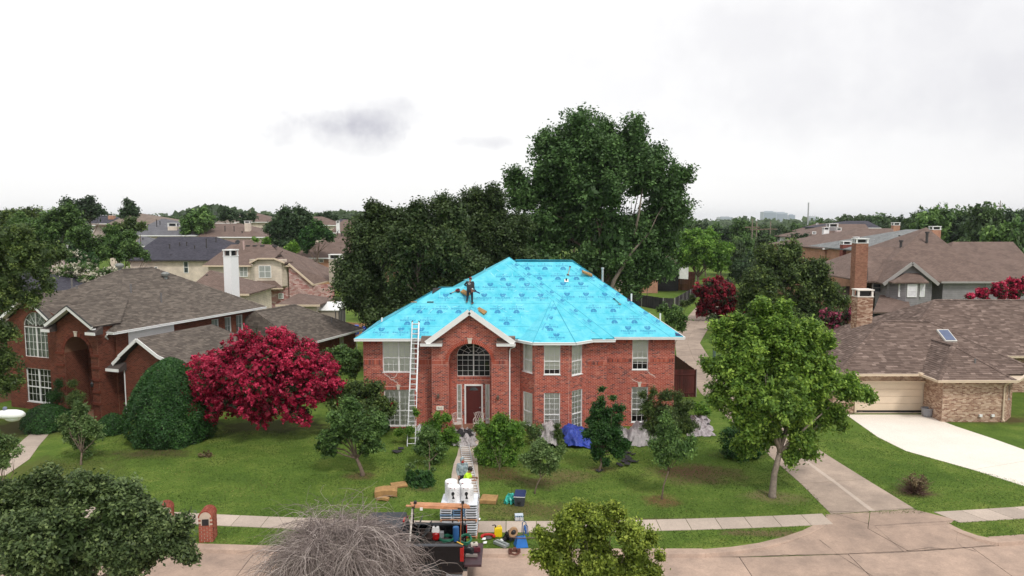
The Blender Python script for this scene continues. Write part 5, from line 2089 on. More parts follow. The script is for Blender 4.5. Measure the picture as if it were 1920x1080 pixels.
# cream and pink-brick house in the middle distance -------------------------------------------------
def h2_extra(root, L, ze):
	Y = 93
	xa, zb = D(452, 539, Y)
	xb, _ = D(541, 539, Y)
	MB().box(L(xa), L(xb) - .02, -.06, .3, -.2, zb).build('lower_wall', F_PINK, root, uv=True)
	x0, z0 = D(473, 537, Y - 1)
	x1, z1 = D(529, 488, Y - 1)
	m = MB()
	m.prism([(L(x0) - .6, 0), (L(x0) + .4, -1.0), (L(x1) - .1, -1.0), (L(x1) + .3, 0)], z0, z1 + .1)
	m.build('bay_wall', S_CREAM, root, uv=True)
	a, za = D(471, 493, Y - 1.4)
	b, _ = D(531, 493, Y - 1.4)
	c, zc = D(484, 485, Y - 1.4)
	d, _ = D(514, 485, Y - 1.4)
	for (p, q) in (((L(a) - .2, za), (L(c), zc)), ((L(c), zc), (L(d), zc)), ((L(d), zc), (L(b) + .2, za))):
		MB().beam((p[0], -1.45, p[1]), (q[0], -1.45, q[1]), .12, .2).build('rake_board', CREAM_TRIM, root)
	roof_part(root, [[(L(a) - .2, -1.4, za), (L(c), -1.4, zc), (L(c), 2, zc + .1), (L(a) - .2, 2, za)], [(L(c), -1.4, zc), (L(d), -1.4, zc), (L(d), 2.2, zc + .9), (L(c), 2.2, zc + .9)], [(L(d), -1.4, zc), (L(b) + .2, -1.4, za), (L(b) + .2, 2, za), (L(d), 2, zc + .1)]], F_BROWN, 'bay_roof')
	s0, sz0 = D(471, 540, Y - 1.6)
	s1, _ = D(531, 540, Y - 1.6)
	t0, tz = D(482, 526, Y - 1)
	t1, _ = D(515, 526, Y - 1)
	roof_part(root, [[(L(s0), -1.6, sz0), (L(s1), -1.6, sz0), (L(t1), -1.0, tz), (L(t0), -1.0, tz)], [(L(s0), -1.6, sz0), (L(t0), -1.0, tz), (L(t0) - .5, 0.1, sz0 + .1)], [(L(s1), -1.6, sz0), (L(t1) + .5, .1, sz0 + .1), (L(t1), -1.0, tz)]], F_BROWN, 'brow_roof')
	MB().beam((L(s0), -1.65, sz0 - .08), (L(s1), -1.65, sz0 - .08), .1, .14).build('gutter', CREAM_TRIM, root)
	for q in ((485, 509, 498, 521, -1.0, 2), (449, 465, 499, 519, -.02, 2), (478, 501, 542, 567, -.08, 2), (551, 576, 541, 552, -.02, 2), (522, 532, 550, 560, -.08, 1)):
		xx0, zz1 = D(q[0], q[2], Y + q[4])
		xx1, zz0 = D(q[1], q[3], Y + q[4])
		far_window(root, L(xx0), L(xx1), zz0, zz1, q[4] - .02, WHITE, q[5], mat('far_blind', (.34, .36, .34), .3))
	g = [D(541, 496, Y - .3), D(587, 533, Y - .3), D(620, 531, Y)]
	y_ = -.3
	m = MB()
	xg0, xg1 = L(g[0][0]), L(g[1][0])
	m.raw([(xg0, y_, -.2), (xg1, y_, -.2), (xg1, y_, g[1][1]), (xg0, y_, g[0][1])], [(0, 1, 2, 3)])
	xr = L(g[2][0])
	m.raw([(xg1, y_, -.2), (xr, y_ + 2.2, -.2), (xr, y_ + 2.2, g[1][1] - .1), (xg1, y_, g[1][1] - .1)], [(0, 1, 2, 3)])
	m.build('gable_wall', F_PINK, root, uv=True)
	pk, zk = D(509, 457, Y + 6)
	e1, ze1 = D(624, 524, Y + 4)
	e0, ze0 = D(587, 533, Y - .5)
	tl, ztl = D(541, 494, Y - .5)
	roof_part(root, [[(L(e0), -.5, ze0), (L(e1), 4, ze1), (L(pk), 6, zk), (L(tl), -.5, ztl)], [(L(e1), 4, ze1), (L(e1), 12, ze1), (L(pk), 6, zk)]], F_BROWN, 'roof')
	MB().beam((L(tl), -.55, ztl - .05), (L(e0), -.55, ze0 - .05), .12, .24).build('rake_board', CREAM_TRIM, root)
	MB().beam((L(e0), -.55, ze0 - .1), (L(e1), 3.9, ze1 - .1), .12, .16).build('gutter', CREAM_TRIM, root)
	for px in (465, 478, 492, 515):
		a, z = D(px, 462, Y + 5)
		MB().box(L(a) - .25, L(a) + .25, 4.8, 5.3, z - .1, z + .18).build('roof_vent', MAT['dark_vent'], root)
	a, z = D(457, 468, Y + 4)
	MB().tube([(L(a), 4, z - 1), (L(a), 4, z + 1.2)], .12, 6).build('flue_pipe', mat('pink_pipe', (.5, .36, .33), .6), root)


mat('dark_vent', (.05, .045, .045), .7)
pix_house('cream and pink-brick house with a bay window behind the white chimney', 93, 383, 545, 497, 436, 509, 458, 12, S_CREAM, F_BROWN, extra=h2_extra,
		  chims=((616, 638, 477, 1.6, S_BEIGE),), fascia=CREAM_TRIM)
pix_house('low brown-roofed garage just left of the tall white chimney', 76, 345, 470, 550, 397, 400, 506, 9, S_CREAM, F_BROWN, vents=((388, 518, .1, 3),), fascia=CREAM_TRIM)
pix_house('small brown-roofed garage with a cream gable in front of the pink-brick house', 73, 520, 602, 570, 562, 568, 549, 6, S_CREAM, F_BROWN, fascia=CREAM_TRIM)
pix_house('house with dark slate-coloured hipped roof and cream walls behind the left roof', 108, 238, 450, 487, 300, 408, 444, 15, S_CREAM, F_NAVY,
		  wins=((344, 354, 490, 512, 1), (290, 296, 500, 516, 1)), vents=((318, 461, .2, 3), (337, 458, .2, 4), (350, 457, .2, 4), (365, 464, .2, 3), (387, 460, .9, 3), (405, 449, .2, 5), (321, 486, .6, 1)), fascia=mat('dark_gutter', (.04, .035, .04), .5))
pix_house('house with grey hipped roof and a pale chimney behind the slate-roofed one', 140, 236, 382, 441, 305, 312, 410, 18, S_CREAM, F_GREY,
		  chims=((314, 331, 418, 2.0, S_CREAM),), vents=((294, 424, 1.2, 4), (300, 418, .3, 5), (333, 424, .5, 4), (357, 440, 1.6, 1), (360, 440, 1.8, 1)), wins=((310, 316, 446, 452, 1),))
pix_house('small gabled grey roof in front of the grey-roofed house', 128, 250, 300, 461, 268, 276, 443, 8, S_CREAM, F_GREY, vents=((268, 450, .3, 2), (288, 458, .2, 1)))
pix_house('tan-roofed house on the far left rise', 175, 198, 330, 422, 250, 256, 398, 20, F_ORANGE, F_TAN, vents=((246, 402, .3, 8),))
pix_house('far left house with dark slate roof and a tan chimney', 190, 155, 245, 419, 165, 205, 404, 14, S_BEIGE, F_NAVY, chims=((202, 212, 400, 3, F_ORANGE),), wins=((186, 198, 424, 430, 1),))
pix_house('pinkish house half hidden by the trees on the far left', 165, 150, 182, 422, 158, 176, 419, 9, S_PINKW, F_TAN, wins=((171, 175, 428, 436, 1),))
pix_house('brown-roofed house at the centre left with a cream chimney on its slope', 138, 372, 500, 444, 398, 452, 419, 18, S_CREAM, F_BROWN,
		  chims=((458, 468, 414, 3, S_CREAM),), vents=((422, 432, .8, 3), (439, 432, .7, 3), (425, 442, .3, 2), (454, 436, .2, 2)))
pix_house('brown roof with a satellite dish between the slate roof and the pink-brick house', 118, 395, 515, 480, 420, 470, 449, 14, S_CREAM, F_BROWN,
		  extra=lambda r, L, ze: MB().lathe([(.05, 0), (.35, .12), (.42, .2)], (L(D(446, 455, 121)[0]), 3, D(446, 455, 121)[1]), 10, Matrix.Rotation(1.1, 3, 'X')).build('satellite_dish', BLACK_M, r))
pix_house('dark slate roof tucked between brown roofs left of the dark oak', 150, 462, 520, 445, 480, 505, 427, 10, S_BEIGE, F_NAVY)
pix_house('distant house with a brown hip and gable beside a cream chimney', 200, 440, 515, 416, 480, 486, 400, 16, S_CREAM, F_BROWN, chims=((445, 452, 401, 2, S_CREAM),))
pix_house('distant tan-roofed house left of the cream chimney', 210, 405, 447, 418, 418, 425, 409, 12, S_CREAM, F_TAN)
pix_house('distant brown roof just right of the dark oak', 190, 578, 632, 422, 590, 605, 406, 14, S_CREAM, F_BROWN, vents=((602, 414, .4, 2),))
pix_house('distant slate-coloured roof peeking over the brown ridge', 220, 615, 655, 420, 625, 650, 411, 12, S_BEIGE, F_NAVY)
pix_house('brown roof with a white chimney left of the dark trees', 150, 618, 700, 436, 645, 690, 412, 14, S_CREAM, F_BROWN, chims=((630, 636, 414, -1, S_WHITE),))
pix_house('large brown roof with a cream chimney left of the dark trees', 118, 540, 720, 483, 632, 700, 437, 20, F_ORANGE, F_BROWN,
		  chims=((559, 575, 449, 7, S_CREAM),), wins=((588, 597, 486, 492, 1), (598, 607, 486, 492, 1)), vents=((633, 437, .2, 8), (640, 438, .2, 8), (647, 438, .2, 8)))
pix_house('house with slate-coloured roof behind the left gables', 62, -60, 160, 570, 40, 95, 512, 15, F_MAROON, F_NAVY, vents=((54, 541, .4, 3),))
pix_house('pink-sided chimney house hidden by white-flowering trees', 96, 60, 160, 520, 80, 140, 500, 10, S_PINKW, F_BROWN, chims=((93, 116, 460, 2, S_PINKW),))
pix_house('cream chimney house hidden behind the left ridge', 100, 180, 245, 520, 195, 230, 505, 10, S_CREAM, F_BROWN, chims=((206, 220, 475, 1, S_CREAM),))

sx0, sz1 = D(585, 582, 74)
sx1, _ = D(634, 582, 74)
shed = thing('garden_shed', 'cream metal garden shed with a white roof left of the turquoise roof', 'shed', ((sx0 + sx1) / 2, 74, 0))
w_ = (sx1 - sx0) / 2
for k in range(9):
	MB().box(-w_, w_, -.02 - .006 * (k % 2), .03, .1 + k * .2, .1 + k * .2 + .19).build('wall_board', S_CREAM, shed)
MB().box(-w_, w_, .04, 3.0, 0, 1.9).build('shed_body', CREAM_TRIM, shed)
MB().box(w_ + .01, w_ + .05, .05, 2.95, 0.05, 1.9).build('dark_end', S_DARK, shed)
for k in range(5):
	MB().box(w_ + .05, w_ + .08, .1 + k * .68, .16 + k * .68, .05, 1.9).build('end_post', GREY_TRIM, shed)
zt = sz1
MB().raw([(-w_ - .15, -.15, 1.95), (w_ + .15, -.15, 1.95), (w_ + .15, 1.5, 2.65), (-w_ - .15, 1.5, 2.65), (w_ + .15, 3.15, 1.95), (-w_ - .15, 3.15, 1.95), (-w_ - .15, -.15, 1.87), (w_ + .15, -.15, 1.87)], [(0, 1, 2, 3), (3, 2, 4, 5), (6, 7, 1, 0), (1, 4, 2), (0, 3, 5)]).build('shed_roof', WHITE, shed)
shed.location.z = sz1 - 1.9

# right side, middle distance -----------------------------------------------------------------------
def r2_extra(root, L, ze):
	Y = 79
	a0, _ = D(1622, 527, Y)
	a1, _ = D(1860, 527, Y)
	pk, zk = D(1737, 426, Y + 9)
	roof_part(root, [[(L(a0), -.5, ze), (L(a1), -.5, ze), (L(pk), 9, zk)], [(L(a1), -.5, ze), (L(a1), 18, ze), (L(pk), 9, zk)], [(L(a0), 18, ze), (L(a0), -.5, ze), (L(pk), 9, zk)], [(L(a1), 18, ze), (L(a0), 18, ze), (L(pk), 9, zk)]], F_BROWN)
	q0, zq = D(1628, 463, Y + 7)
	q1, _ = D(1700, 463, Y + 7)
	roof_part(root, [[(L(a0) + .1, -.52, ze + .03), (L(q1), -.52, ze + .03), (L(q1), 7, zq), (L(q0) - .2, 7, zq)]], F_BROWN, 'roof')
	g0, zg0 = D(1664, 528, Y - 1.5)
	g1, _ = D(1748, 528, Y - 1.5)
	ga, zga = D(1711, 497, Y - 1.5)
	zb = D(1711, 575, Y - 1.5)[1]
	m = MB()
	m.raw([(L(g0), -1.5, zb - 2), (L(g1), -1.5, zb - 2), (L(g1), -1.5, zg0), (L(ga), -1.5, zga), (L(g0), -1.5, zg0), (L(g0), 1, zb - 2), (L(g0), 1, zg0), (L(g1), 1, zb - 2), (L(g1), 1, zg0)], [(0, 1, 2, 3, 4), (5, 0, 4, 6), (1, 7, 8, 2)])
	m.build('gable_wall', S_GREY, root, uv=True)
	e0, ez = D(1656, 531, Y - 2)
	e1, _ = D(1760, 531, Y - 2)
	ea_, eza = D(1711, 491, Y - 2)
	roof_part(root, [[(L(e0), -2, ez), (L(ea_), -2, eza), (L(ea_), 6, eza), (L(e0), 3, ez)], [(L(e1), -2, ez), (L(e1), 3, ez), (L(ea_), 6, eza), (L(ea_), -2, eza)]], F_BROWN, 'gable_roof')
	for (p, z_) in ((L(e0), ez), (L(e1), ez)):
		MB().beam((p, -2.05, z_ - .15), (L(ea_), -2.05, eza - .15), .1, .34).build('rake_board', GREY_TRIM, root)
	b0, bz1 = D(1683, 531, Y - 2.6)
	b1, bz0 = D(1733, 572, Y - 2.6)
	pts = [(L(b0) - .3, -1.5), (L(b0) + .9, -2.6), (L(b1) - .8, -2.6), (L(b1) + .3, -1.5)]
	MB().prism(pts, bz0 - 1, bz1).build('bay_wall', S_GREY, root, uv=True)
	for (pa, pb, yy, c_) in ((1701, 1718, -2.63, 1), ):
		xa, z1 = D(pa, 533, Y - 2.6)
		xb, z0 = D(pb, 557, Y - 2.6)
		far_window(root, L(xa), L(xb), z0, z1, yy, WHITE, c_, mat('pale_blind', (.72, .70, .74), .4))
	for (pa, pb) in ((1683, 1694), (1723, 1731)):
		xa, z1 = D(pa, 532, Y - 2)
		xb, z0 = D(pb, 556, Y - 2)
		f = far_window(root, L(xa), L(xb), z0, z1, -2.2, WHITE, 1, MAT['pale_blind'])
	r0, rz = D(1674, 529, Y - 3)
	r1_, _ = D(1743, 530, Y - 3)
	t0, tz = D(1697, 512, Y - 1.6)
	t1, _ = D(1722, 512, Y - 1.6)
	roof_part(root, [[(L(r0), -2.9, rz), (L(r1_), -2.9, rz), (L(t1), -1.6, tz), (L(t0), -1.6, tz)], [(L(r0), -2.9, rz), (L(t0), -1.6, tz), (L(r0), -1.55, rz)], [(L(r1_), -2.9, rz), (L(r1_), -1.55, rz), (L(t1), -1.6, tz)]], F_BROWN, 'brow_roof')
	l0, lz = D(1637, 585, Y - 5)
	l1, _ = D(1710, 585, Y - 5)
	u0, uz = D(1650, 553, Y - 1)
	u1, _ = D(1700, 556, Y - 1)
	roof_part(root, [[(L(l0), -5, lz), (L(l1), -5, lz), (L(u1), -1, uz), (L(u0), -1, uz)]], F_BROWN, 'porch_roof')
	MB().box(L(l0) + .3, L(l1) - .3, -4.6, -.5, -.2, lz - .15).build('porch_wall', DARKROOM, root)
	xa, z1 = D(1635, 531, Y)
	xb, z0 = D(1662, 548, Y)
	far_window(root, L(xa), L(xb), z0, z1, -.05, GREY_TRIM, 1)
	for (px, py) in ((1738, 447), (1689, 463)):
		a, z = D(px, py, Y + 6)
		MB().lathe([(.15, -.5), (.15, .6), (.25, .6), (.25, .8)], (L(a), 6, z), 8).build('roof_vent', MAT['dark_vent'], root)


pix_house('big grey-sided house with a broad brown roof, gable and bay window', 79, 1760, 1960, 527, 1782, 1894, 453, 17, S_GREY, F_BROWN, base=-.2, extra=r2_extra, fascia=GREY_TRIM,
		  chims=((1749, 1765, 424, 12, F_ORANGE),))
r2b = thing('house', 'grey-sided left half of the broad brown-roofed house', 'house')
bpy.data.objects.remove(r2b)
pix_house('brown-roofed house with a tall weathered brick chimney left of the grey gable', 84, 1560, 1640, 555, 1580, 1625, 536, 8, F_CHIMB, F_BROWN, base=-.2,
		  chims=((1606, 1629, 447, -7, F_CHIMB),), wins=())
pix_house('brown-roofed brick house with a dark red chimney and a white chimney', 104, 1540, 1690, 465, 1610, 1670, 428, 22, F_ORANGE, F_BROWN, base=-.2,
		  chims=((1581, 1597, 452, -6, F_MAROON), (1603, 1611, 444, -4, S_WHITE), (1676, 1688, 417, 12, F_ORANGE)))
pix_house('house with patchy grey shingles behind the broad brown roof', 92, 1620, 1760, 470, 1695, 1722, 430, 18, F_ORANGE, F_PALE, base=-.2, vents=((1686, 448, .4, 4),))
pix_house('far right house with a brown roof and a white slab chimney', 125, 1520, 1640, 446, 1560, 1620, 420, 18, S_WHITE, F_BROWN, base=-.2,
		  chims=((1545, 1555, 426, -3, S_WHITE), (1555, 1572, 419, 4, S_GREY), (1569, 1578, 427, 2, S_PINKW)), wins=((1523, 1530, 434, 439, 1),))
pix_house('far slate-roofed house among the right-hand roofs', 150, 1560, 1650, 427, 1585, 1625, 414, 16, S_GREY, F_NAVY, base=-.2)
pix_house('farthest right brown-roofed house under the wooded skyline', 165, 1520, 1600, 434, 1530, 1575, 419, 12, S_CREAM, F_BROWN, base=-.2, chims=((1531, 1534, 418, 2, S_CREAM),))
pix_house('brown-roofed house behind the leaning tree trunk', 122, 1140, 1240, 470, 1180, 1215, 434, 18, F_ORANGE, F_BROWN, base=-.2)
pix_house('dark grey shed-like house beyond the brown fence', 126, 1196, 1278, 497, 1225, 1240, 470, 12, S_DARK, F_BROWN, base=-.2, fascia=mat('dark_gutter', (.04, .035, .04), .5))
pix_house('low garage with cream door under the leaning tree', 108, 1128, 1180, 531, 1150, 1160, 514, 8, F_ORANGE, F_BROWN, base=-.2, extra=lambda r, L, ze: MB().box(L(D(1143, 540, 108)[0]), L(D(1168, 540, 108)[0]), -.08, 0, 0, ze - .5).build('garage_door', CREAM_TRIM, r))
pix_house('white outbuilding behind the red fence', 140, 1270, 1296, 492, 1275, 1290, 486, 6, S_WHITE, F_GREY, base=-.2)


# ================================================================== FENCES
def board_fence(label, pts, ztop, zbot=0.0, board=.14, material=None, post=None, name='wooden_fence', postgap=2.4, rail_side=0, maxboards=300):
	"""run of upright boards; pts are plan points"""
	o = Vector((pts[0][0], pts[0][1], 0))
	root = thing(name, label, 'fence', (o.x, o.y, 0))
	rng = random.Random(len(label))
	shared = None
	cnt = 0
	rest = MB()
	for a, b in zip(pts, pts[1:]):
		a, b = Vector(a), Vector(b)
		L = (b - a).length
		d = (b - a) / L
		n = int(L / board)
		nrm = Vector((d.y, -d.x))
		for i in range(n):
			p = a + d * (i + .5) * board - o.xy
			h = ztop + rng.uniform(-.02, .02)
			w = board * .47
			q = [p - d * w, p + d * w, p + d * w - nrm * .02, p - d * w - nrm * .02]
			m = rest if cnt >= maxboards or maxboards == 0 else MB()
			m.prism([tuple(x) for x in q][::-1] if (q[1] - q[0]).cross(q[2] - q[1]) < 0 else [tuple(x) for x in q], zbot, h, rng.random())
			if m is not rest:
				m.build('board', material, root)
			cnt += 1
		k = max(1, int(L / postgap))
		pm = MB()
		for i in range(k + 1):
			p = a + (b - a) * i / k - o.xy + nrm * .06
			pm = MB().lathe([(.04, zbot), (.04, ztop + .05)], (p.x, p.y, 0), 6)
			pm.build('post', post or STEEL, root)
		for z in (zbot + .3, ztop - .35):
			MB().beam((a.x - o.x + nrm.x * .03, a.y - o.y + nrm.y * .03, z), (b.x - o.x + nrm.x * .03, b.y - o.y + nrm.y * .03, z), .04, .08).build('rail', material, root)
	if rest.v:
		rest.build('boards', material, root, kind='stuff')
	return root


F_RED = tint_mat('red_stained_board', [(0, (.055, .014, .012)), (1, (.10, .024, .02))], .7)
F_BLK = tint_mat('dark_board', [(0, (.022, .02, .024)), (1, (.05, .045, .05))], .8)
F_BRN = tint_mat('brown_board', [(0, (.16, .055, .03)), (1, (.30, .12, .065))], .85)
F_TANB = tint_mat('tan_board', [(0, (.36, .19, .10)), (1, (.5, .28, .16))], .85)
F_GRYB = tint_mat('weathered_board', [(0, (.14, .12, .11)), (1, (.24, .21, .19))], .9)
board_fence('dark red wooden gate fence at the right corner of the red brick house', [(X_R1 + .02, 49.6), (12.85, 49.6)], 1.95, material=F_RED, post=F_RED, name='gate_fence')
board_fence('dark red wooden fence running back along the shared drive', [(12.87, 49.7), (12.7, 56.0)], 1.9, material=F_RED, post=STEEL)
g_ = lambda px, py, z=1.7: G(px, py, z)
board_fence('curving black board fence with steel posts beyond the turquoise roof', [g_(1168, 547), g_(1204, 553), g_(1244, 559), g_(1265, 559), g_(1280, 551), g_(1294, 543), g_(1312, 536)], 1.7, material=F_BLK, board=.16, post=mat('galv_post', (.30, .29, .29), .5), maxboards=120)
board_fence('brown board fence behind the small lawn', [g_(1174, 520, 2.0), g_(1237, 521, 2.0), g_(1303, 524, 2.0)], 2.0, material=F_BRN, board=.2, post=mat('galv_post', (.3, .29, .29)), maxboards=110)
board_fence('dark red board fence in front of the dark grey house', [g_(1262, 508, 2.0), g_(1306, 510, 2.0)], 2.0, material=F_RED, board=.3, maxboards=60)
board_fence('orange-brown board fence between the dark oaks and the low grey roof', [g_(634, 603, 1.8), g_(690, 607, 1.8)], 1.8, material=F_TANB, board=.16, maxboards=60)
board_fence('weathered grey fence below the pink-brick house', [g_(588, 556, 1.8), g_(640, 556, 1.8)], 1.8, material=F_GRYB, board=.2, maxboards=60)
board_fence('tan board fence in front of the large brown roof', [D(590, 494, 112)[0:1] + (112,), D(660, 494, 112)[0:1] + (112,)], 5.0, zbot=2.0, material=F_TANB, board=.3, maxboards=40)


# ================================================================== TREES AND SHRUBS
def leaf_mat(name, dark, mid, light, noise=.25, transl=.25, objrand=0.0, rough=.55, ns=.5):
	return tint_mat(name, [(0, dark), (.5, mid), (1, light)], rough, noise, ns, transl, objrand, sheen=.35)


LM_COTTON = leaf_mat('cottonwood_leaf', (.040, .085, .026), (.072, .150, .040), (.135, .24, .070))
LM_OAK = leaf_mat('dark_oak_leaf', (.026, .048, .014), (.050, .085, .024), (.105, .155, .045))
LM_MAPLE = leaf_mat('maple_leaf', (.060, .130, .020), (.155, .275, .040), (.36, .52, .085), transl=.35)
LM_FORE = leaf_mat('near_oak_leaf', (.036, .064, .020), (.082, .125, .042), (.23, .30, .11))
LM_YEL = leaf_mat('yellow_green_leaf', (.085, .125, .016), (.20, .265, .034), (.42, .49, .08), transl=.35)
LM_HOLLY = leaf_mat('clipped_bush_leaf', (0.0173, 0.0604, 0.0144), (0.0316, 0.0978, 0.0201), (0.0791, 0.1796, 0.0359))
LM_MID = leaf_mat('mid_green_leaf', (.042, .095, .024), (.088, .170, .040), (.19, .31, .08), objrand=.15)
LM_BRIGHT = leaf_mat('bright_green_leaf', (.060, .140, .020), (.130, .27, .034), (.27, .45, .065), transl=.35)
LM_OLIVE = leaf_mat('olive_green_leaf', (.036, .064, .017), (.076, .125, .032), (.185, .25, .058))
LM_PALE = leaf_mat('pale_green_leaf', (.062, .115, .030), (.115, .19, .055), (.24, .33, .12))
LM_FAR = leaf_mat('far_leaf', (0.0322, 0.0644, 0.0225), (0.0580, 0.0998, 0.0322), (0.0998, 0.1610, 0.0483), objrand=.3)
LM_FARD = leaf_mat('far_dark_leaf', (0.0225, 0.0483, 0.0193), (0.0386, 0.0741, 0.0290), (0.0725, 0.1159, 0.0451), objrand=.25)
LM_RED = leaf_mat('magenta_blossom', (.22, .006, .028), (.46, .016, .066), (.72, .07, .16), transl=.25)
LM_REDD = leaf_mat('crimson_blossom', (0.1300, 0.0060, 0.0140), (0.2600, 0.0100, 0.0280), (0.4200, 0.0300, 0.0600), transl=.25)
LM_PINK = leaf_mat('pink_blossom', (0.2200, 0.0300, 0.0700), (0.3600, 0.0600, 0.1200), (0.5000, 0.1400, 0.2000))
LM_WHITE = leaf_mat('cream_blossom', (0.4500, 0.4200, 0.3000), (0.6200, 0.5800, 0.4600), (0.7500, 0.7200, 0.6200))
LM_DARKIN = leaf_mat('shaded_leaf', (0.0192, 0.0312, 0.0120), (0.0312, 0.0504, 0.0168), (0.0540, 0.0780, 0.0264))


def leaves_mesh(name, material, P, Nrm, size, rng, tint, aspect=.55, jit=.5):
	"""P centres, Nrm facing directions; one folded-flat leaf quad each"""
	n = len(P)
	r = rng.normal(size=(n, 3))
	t = np.cross(Nrm, r)
	t /= np.linalg.norm(t, axis=1, keepdims=True) + 1e-9
	b = np.cross(Nrm, t)
	s = (size * (1 + jit * rng.uniform(-1, 1, n)))[:, None]
	V = np.empty((n, 4, 3), dtype=np.float32)
	V[:, 0] = P - t * s * .5
	V[:, 1] = P - b * s * .5 * aspect + Nrm * s * .06
	V[:, 2] = P + t * s * .5
	V[:, 3] = P + b * s * .5 * aspect + Nrm * s * .06
	me = bpy.data.meshes.new(name)
	me.vertices.add(n * 4)
	me.vertices.foreach_set('co', V.reshape(-1))
	me.loops.add(n * 4)
	me.loops.foreach_set('vertex_index', np.arange(n * 4, dtype=np.int32))
	me.polygons.add(n)
	me.polygons.foreach_set('loop_start', np.arange(0, n * 4, 4, dtype=np.int32))
	me.polygons.foreach_set('loop_total', np.full(n, 4, dtype=np.int32))
	me.update(calc_edges=True)
	at = me.attributes.new('tint', 'FLOAT', 'FACE')
	at.data.foreach_set('value', np.clip(tint, 0, 1).astype(np.float32))
	me.materials.append(material)
	return me


def unit(v):
	return v / (np.linalg.norm(v, axis=1, keepdims=True) + 1e-9)


def foliage(name, material, parent, blobs, n, leaf, seed, lumps=9, lump_r=.42, clump=.16, shell=.75, upbias=.15, aspect=.55, per=26, tintvar=.18, kind=None):
	"""blobs: (x, y, z, r) or (x, y, z, rx, ry, rz). Each is broken into lumps, each lump into twigs, each twig into leaves."""
	rng = np.random.default_rng(seed)
	B = np.array([b if len(b) == 6 else (b[0], b[1], b[2], b[3], b[3], b[3]) for b in blobs], dtype=float)
	C, R, bw = [], [], []
	for b in B:
		k = lumps
		d = unit(rng.normal(size=(k, 3)))
		rad = rng.uniform(.35, .78, (k, 1))
		c = b[:3] + d * rad * b[3:6]
		rr = np.mean(b[3:6]) * lump_r * rng.uniform(.6, 1.35, k)
		C.append(c)
		R.append(rr)
	C, R = np.vstack(C), np.concatenate(R)
	bc = B[:, :3].mean(axis=0)
	w = R ** 2
	w /= w.sum()
	nt = max(1, n // per)
	idx = rng.choice(len(C), nt, p=w)
	d = rng.normal(size=(nt, 3))
	d[:, 2] += .35
	d = unit(d)
	rad = np.where(rng.random(nt) < shell, rng.uniform(.8, 1.08, nt), rng.uniform(.2, .85, nt))
	tw = C[idx] + d * (R[idx] * rad)[:, None]
	out = unit(tw - C[idx] * .6 - bc * .4)
	tt = rng.normal(.5, .20, nt)
	li = np.repeat(np.arange(nt), per)
	m = len(li)
	along = rng.uniform(-.8, 1.0, m)[:, None] * out[li] * clump * 1.3 * np.mean(R) ** .5
	P = tw[li] + along + rng.normal(size=(m, 3)) * clump * .55
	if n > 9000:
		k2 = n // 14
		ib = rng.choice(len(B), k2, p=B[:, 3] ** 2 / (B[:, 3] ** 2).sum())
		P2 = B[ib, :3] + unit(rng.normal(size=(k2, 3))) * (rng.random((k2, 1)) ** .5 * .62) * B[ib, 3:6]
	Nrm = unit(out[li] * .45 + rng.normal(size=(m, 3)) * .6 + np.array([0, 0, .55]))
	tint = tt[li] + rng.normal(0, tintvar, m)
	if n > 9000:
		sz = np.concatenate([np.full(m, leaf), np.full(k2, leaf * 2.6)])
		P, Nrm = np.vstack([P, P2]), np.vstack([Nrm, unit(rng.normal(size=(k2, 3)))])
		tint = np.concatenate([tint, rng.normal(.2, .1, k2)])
	else:
		sz = leaf
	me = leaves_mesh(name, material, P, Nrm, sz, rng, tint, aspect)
	o = bpy.data.objects.new(name, me)
	COL.objects.link(o)
	o.parent = parent
	if kind:
		o['kind'] = kind
	return o


def trunk_mesh(parent, base, tops, r, seed, material=None, bend=.12, fork=.35, name='trunk', n=7):
	rng = random.Random(seed)
	m = MB()
	base = Vector(base)
	cen = sum((Vector(t) for t in tops), Vector()) / len(tops)
	f = base + (cen - base) * fork
	f += Vector((rng.uniform(-1, 1), rng.uniform(-1, 1), 0)) * bend * (cen - base).length * .5
	mid = (base + f) / 2 + Vector((rng.uniform(-1, 1), rng.uniform(-1, 1), 0)) * bend * (f - base).length
	m.tube([base - Vector((0, 0, .1)), base + Vector((0, 0, .12)), mid, f], [r * 1.5, r * 1.08, r * .9, r * .78], n)
	for t in tops:
		t = f + (Vector(t) - f) * .86
		q = f + (t - f) * .5 + Vector((rng.uniform(-1, 1), rng.uniform(-1, 1), rng.uniform(0, .8))) * (t - f).length * .12
		m.tube([f - (t - f) * .03, f + (q - f) * .4, q, t], [r * .6, r * .48, r * .33, r * .1], 6)
		for _ in range(2):
			e = q.lerp(t, .8) + Vector((rng.uniform(-1, 1), rng.uniform(-1, 1), rng.uniform(-.6, .3))) * (t - q).length * .35
			m.tube([q, (q + e) / 2 + Vector((0, 0, .05)), e], [r * .25, r * .16, r * .05], 5)
	return m.build(name, material or BARK, parent, smooth=True)


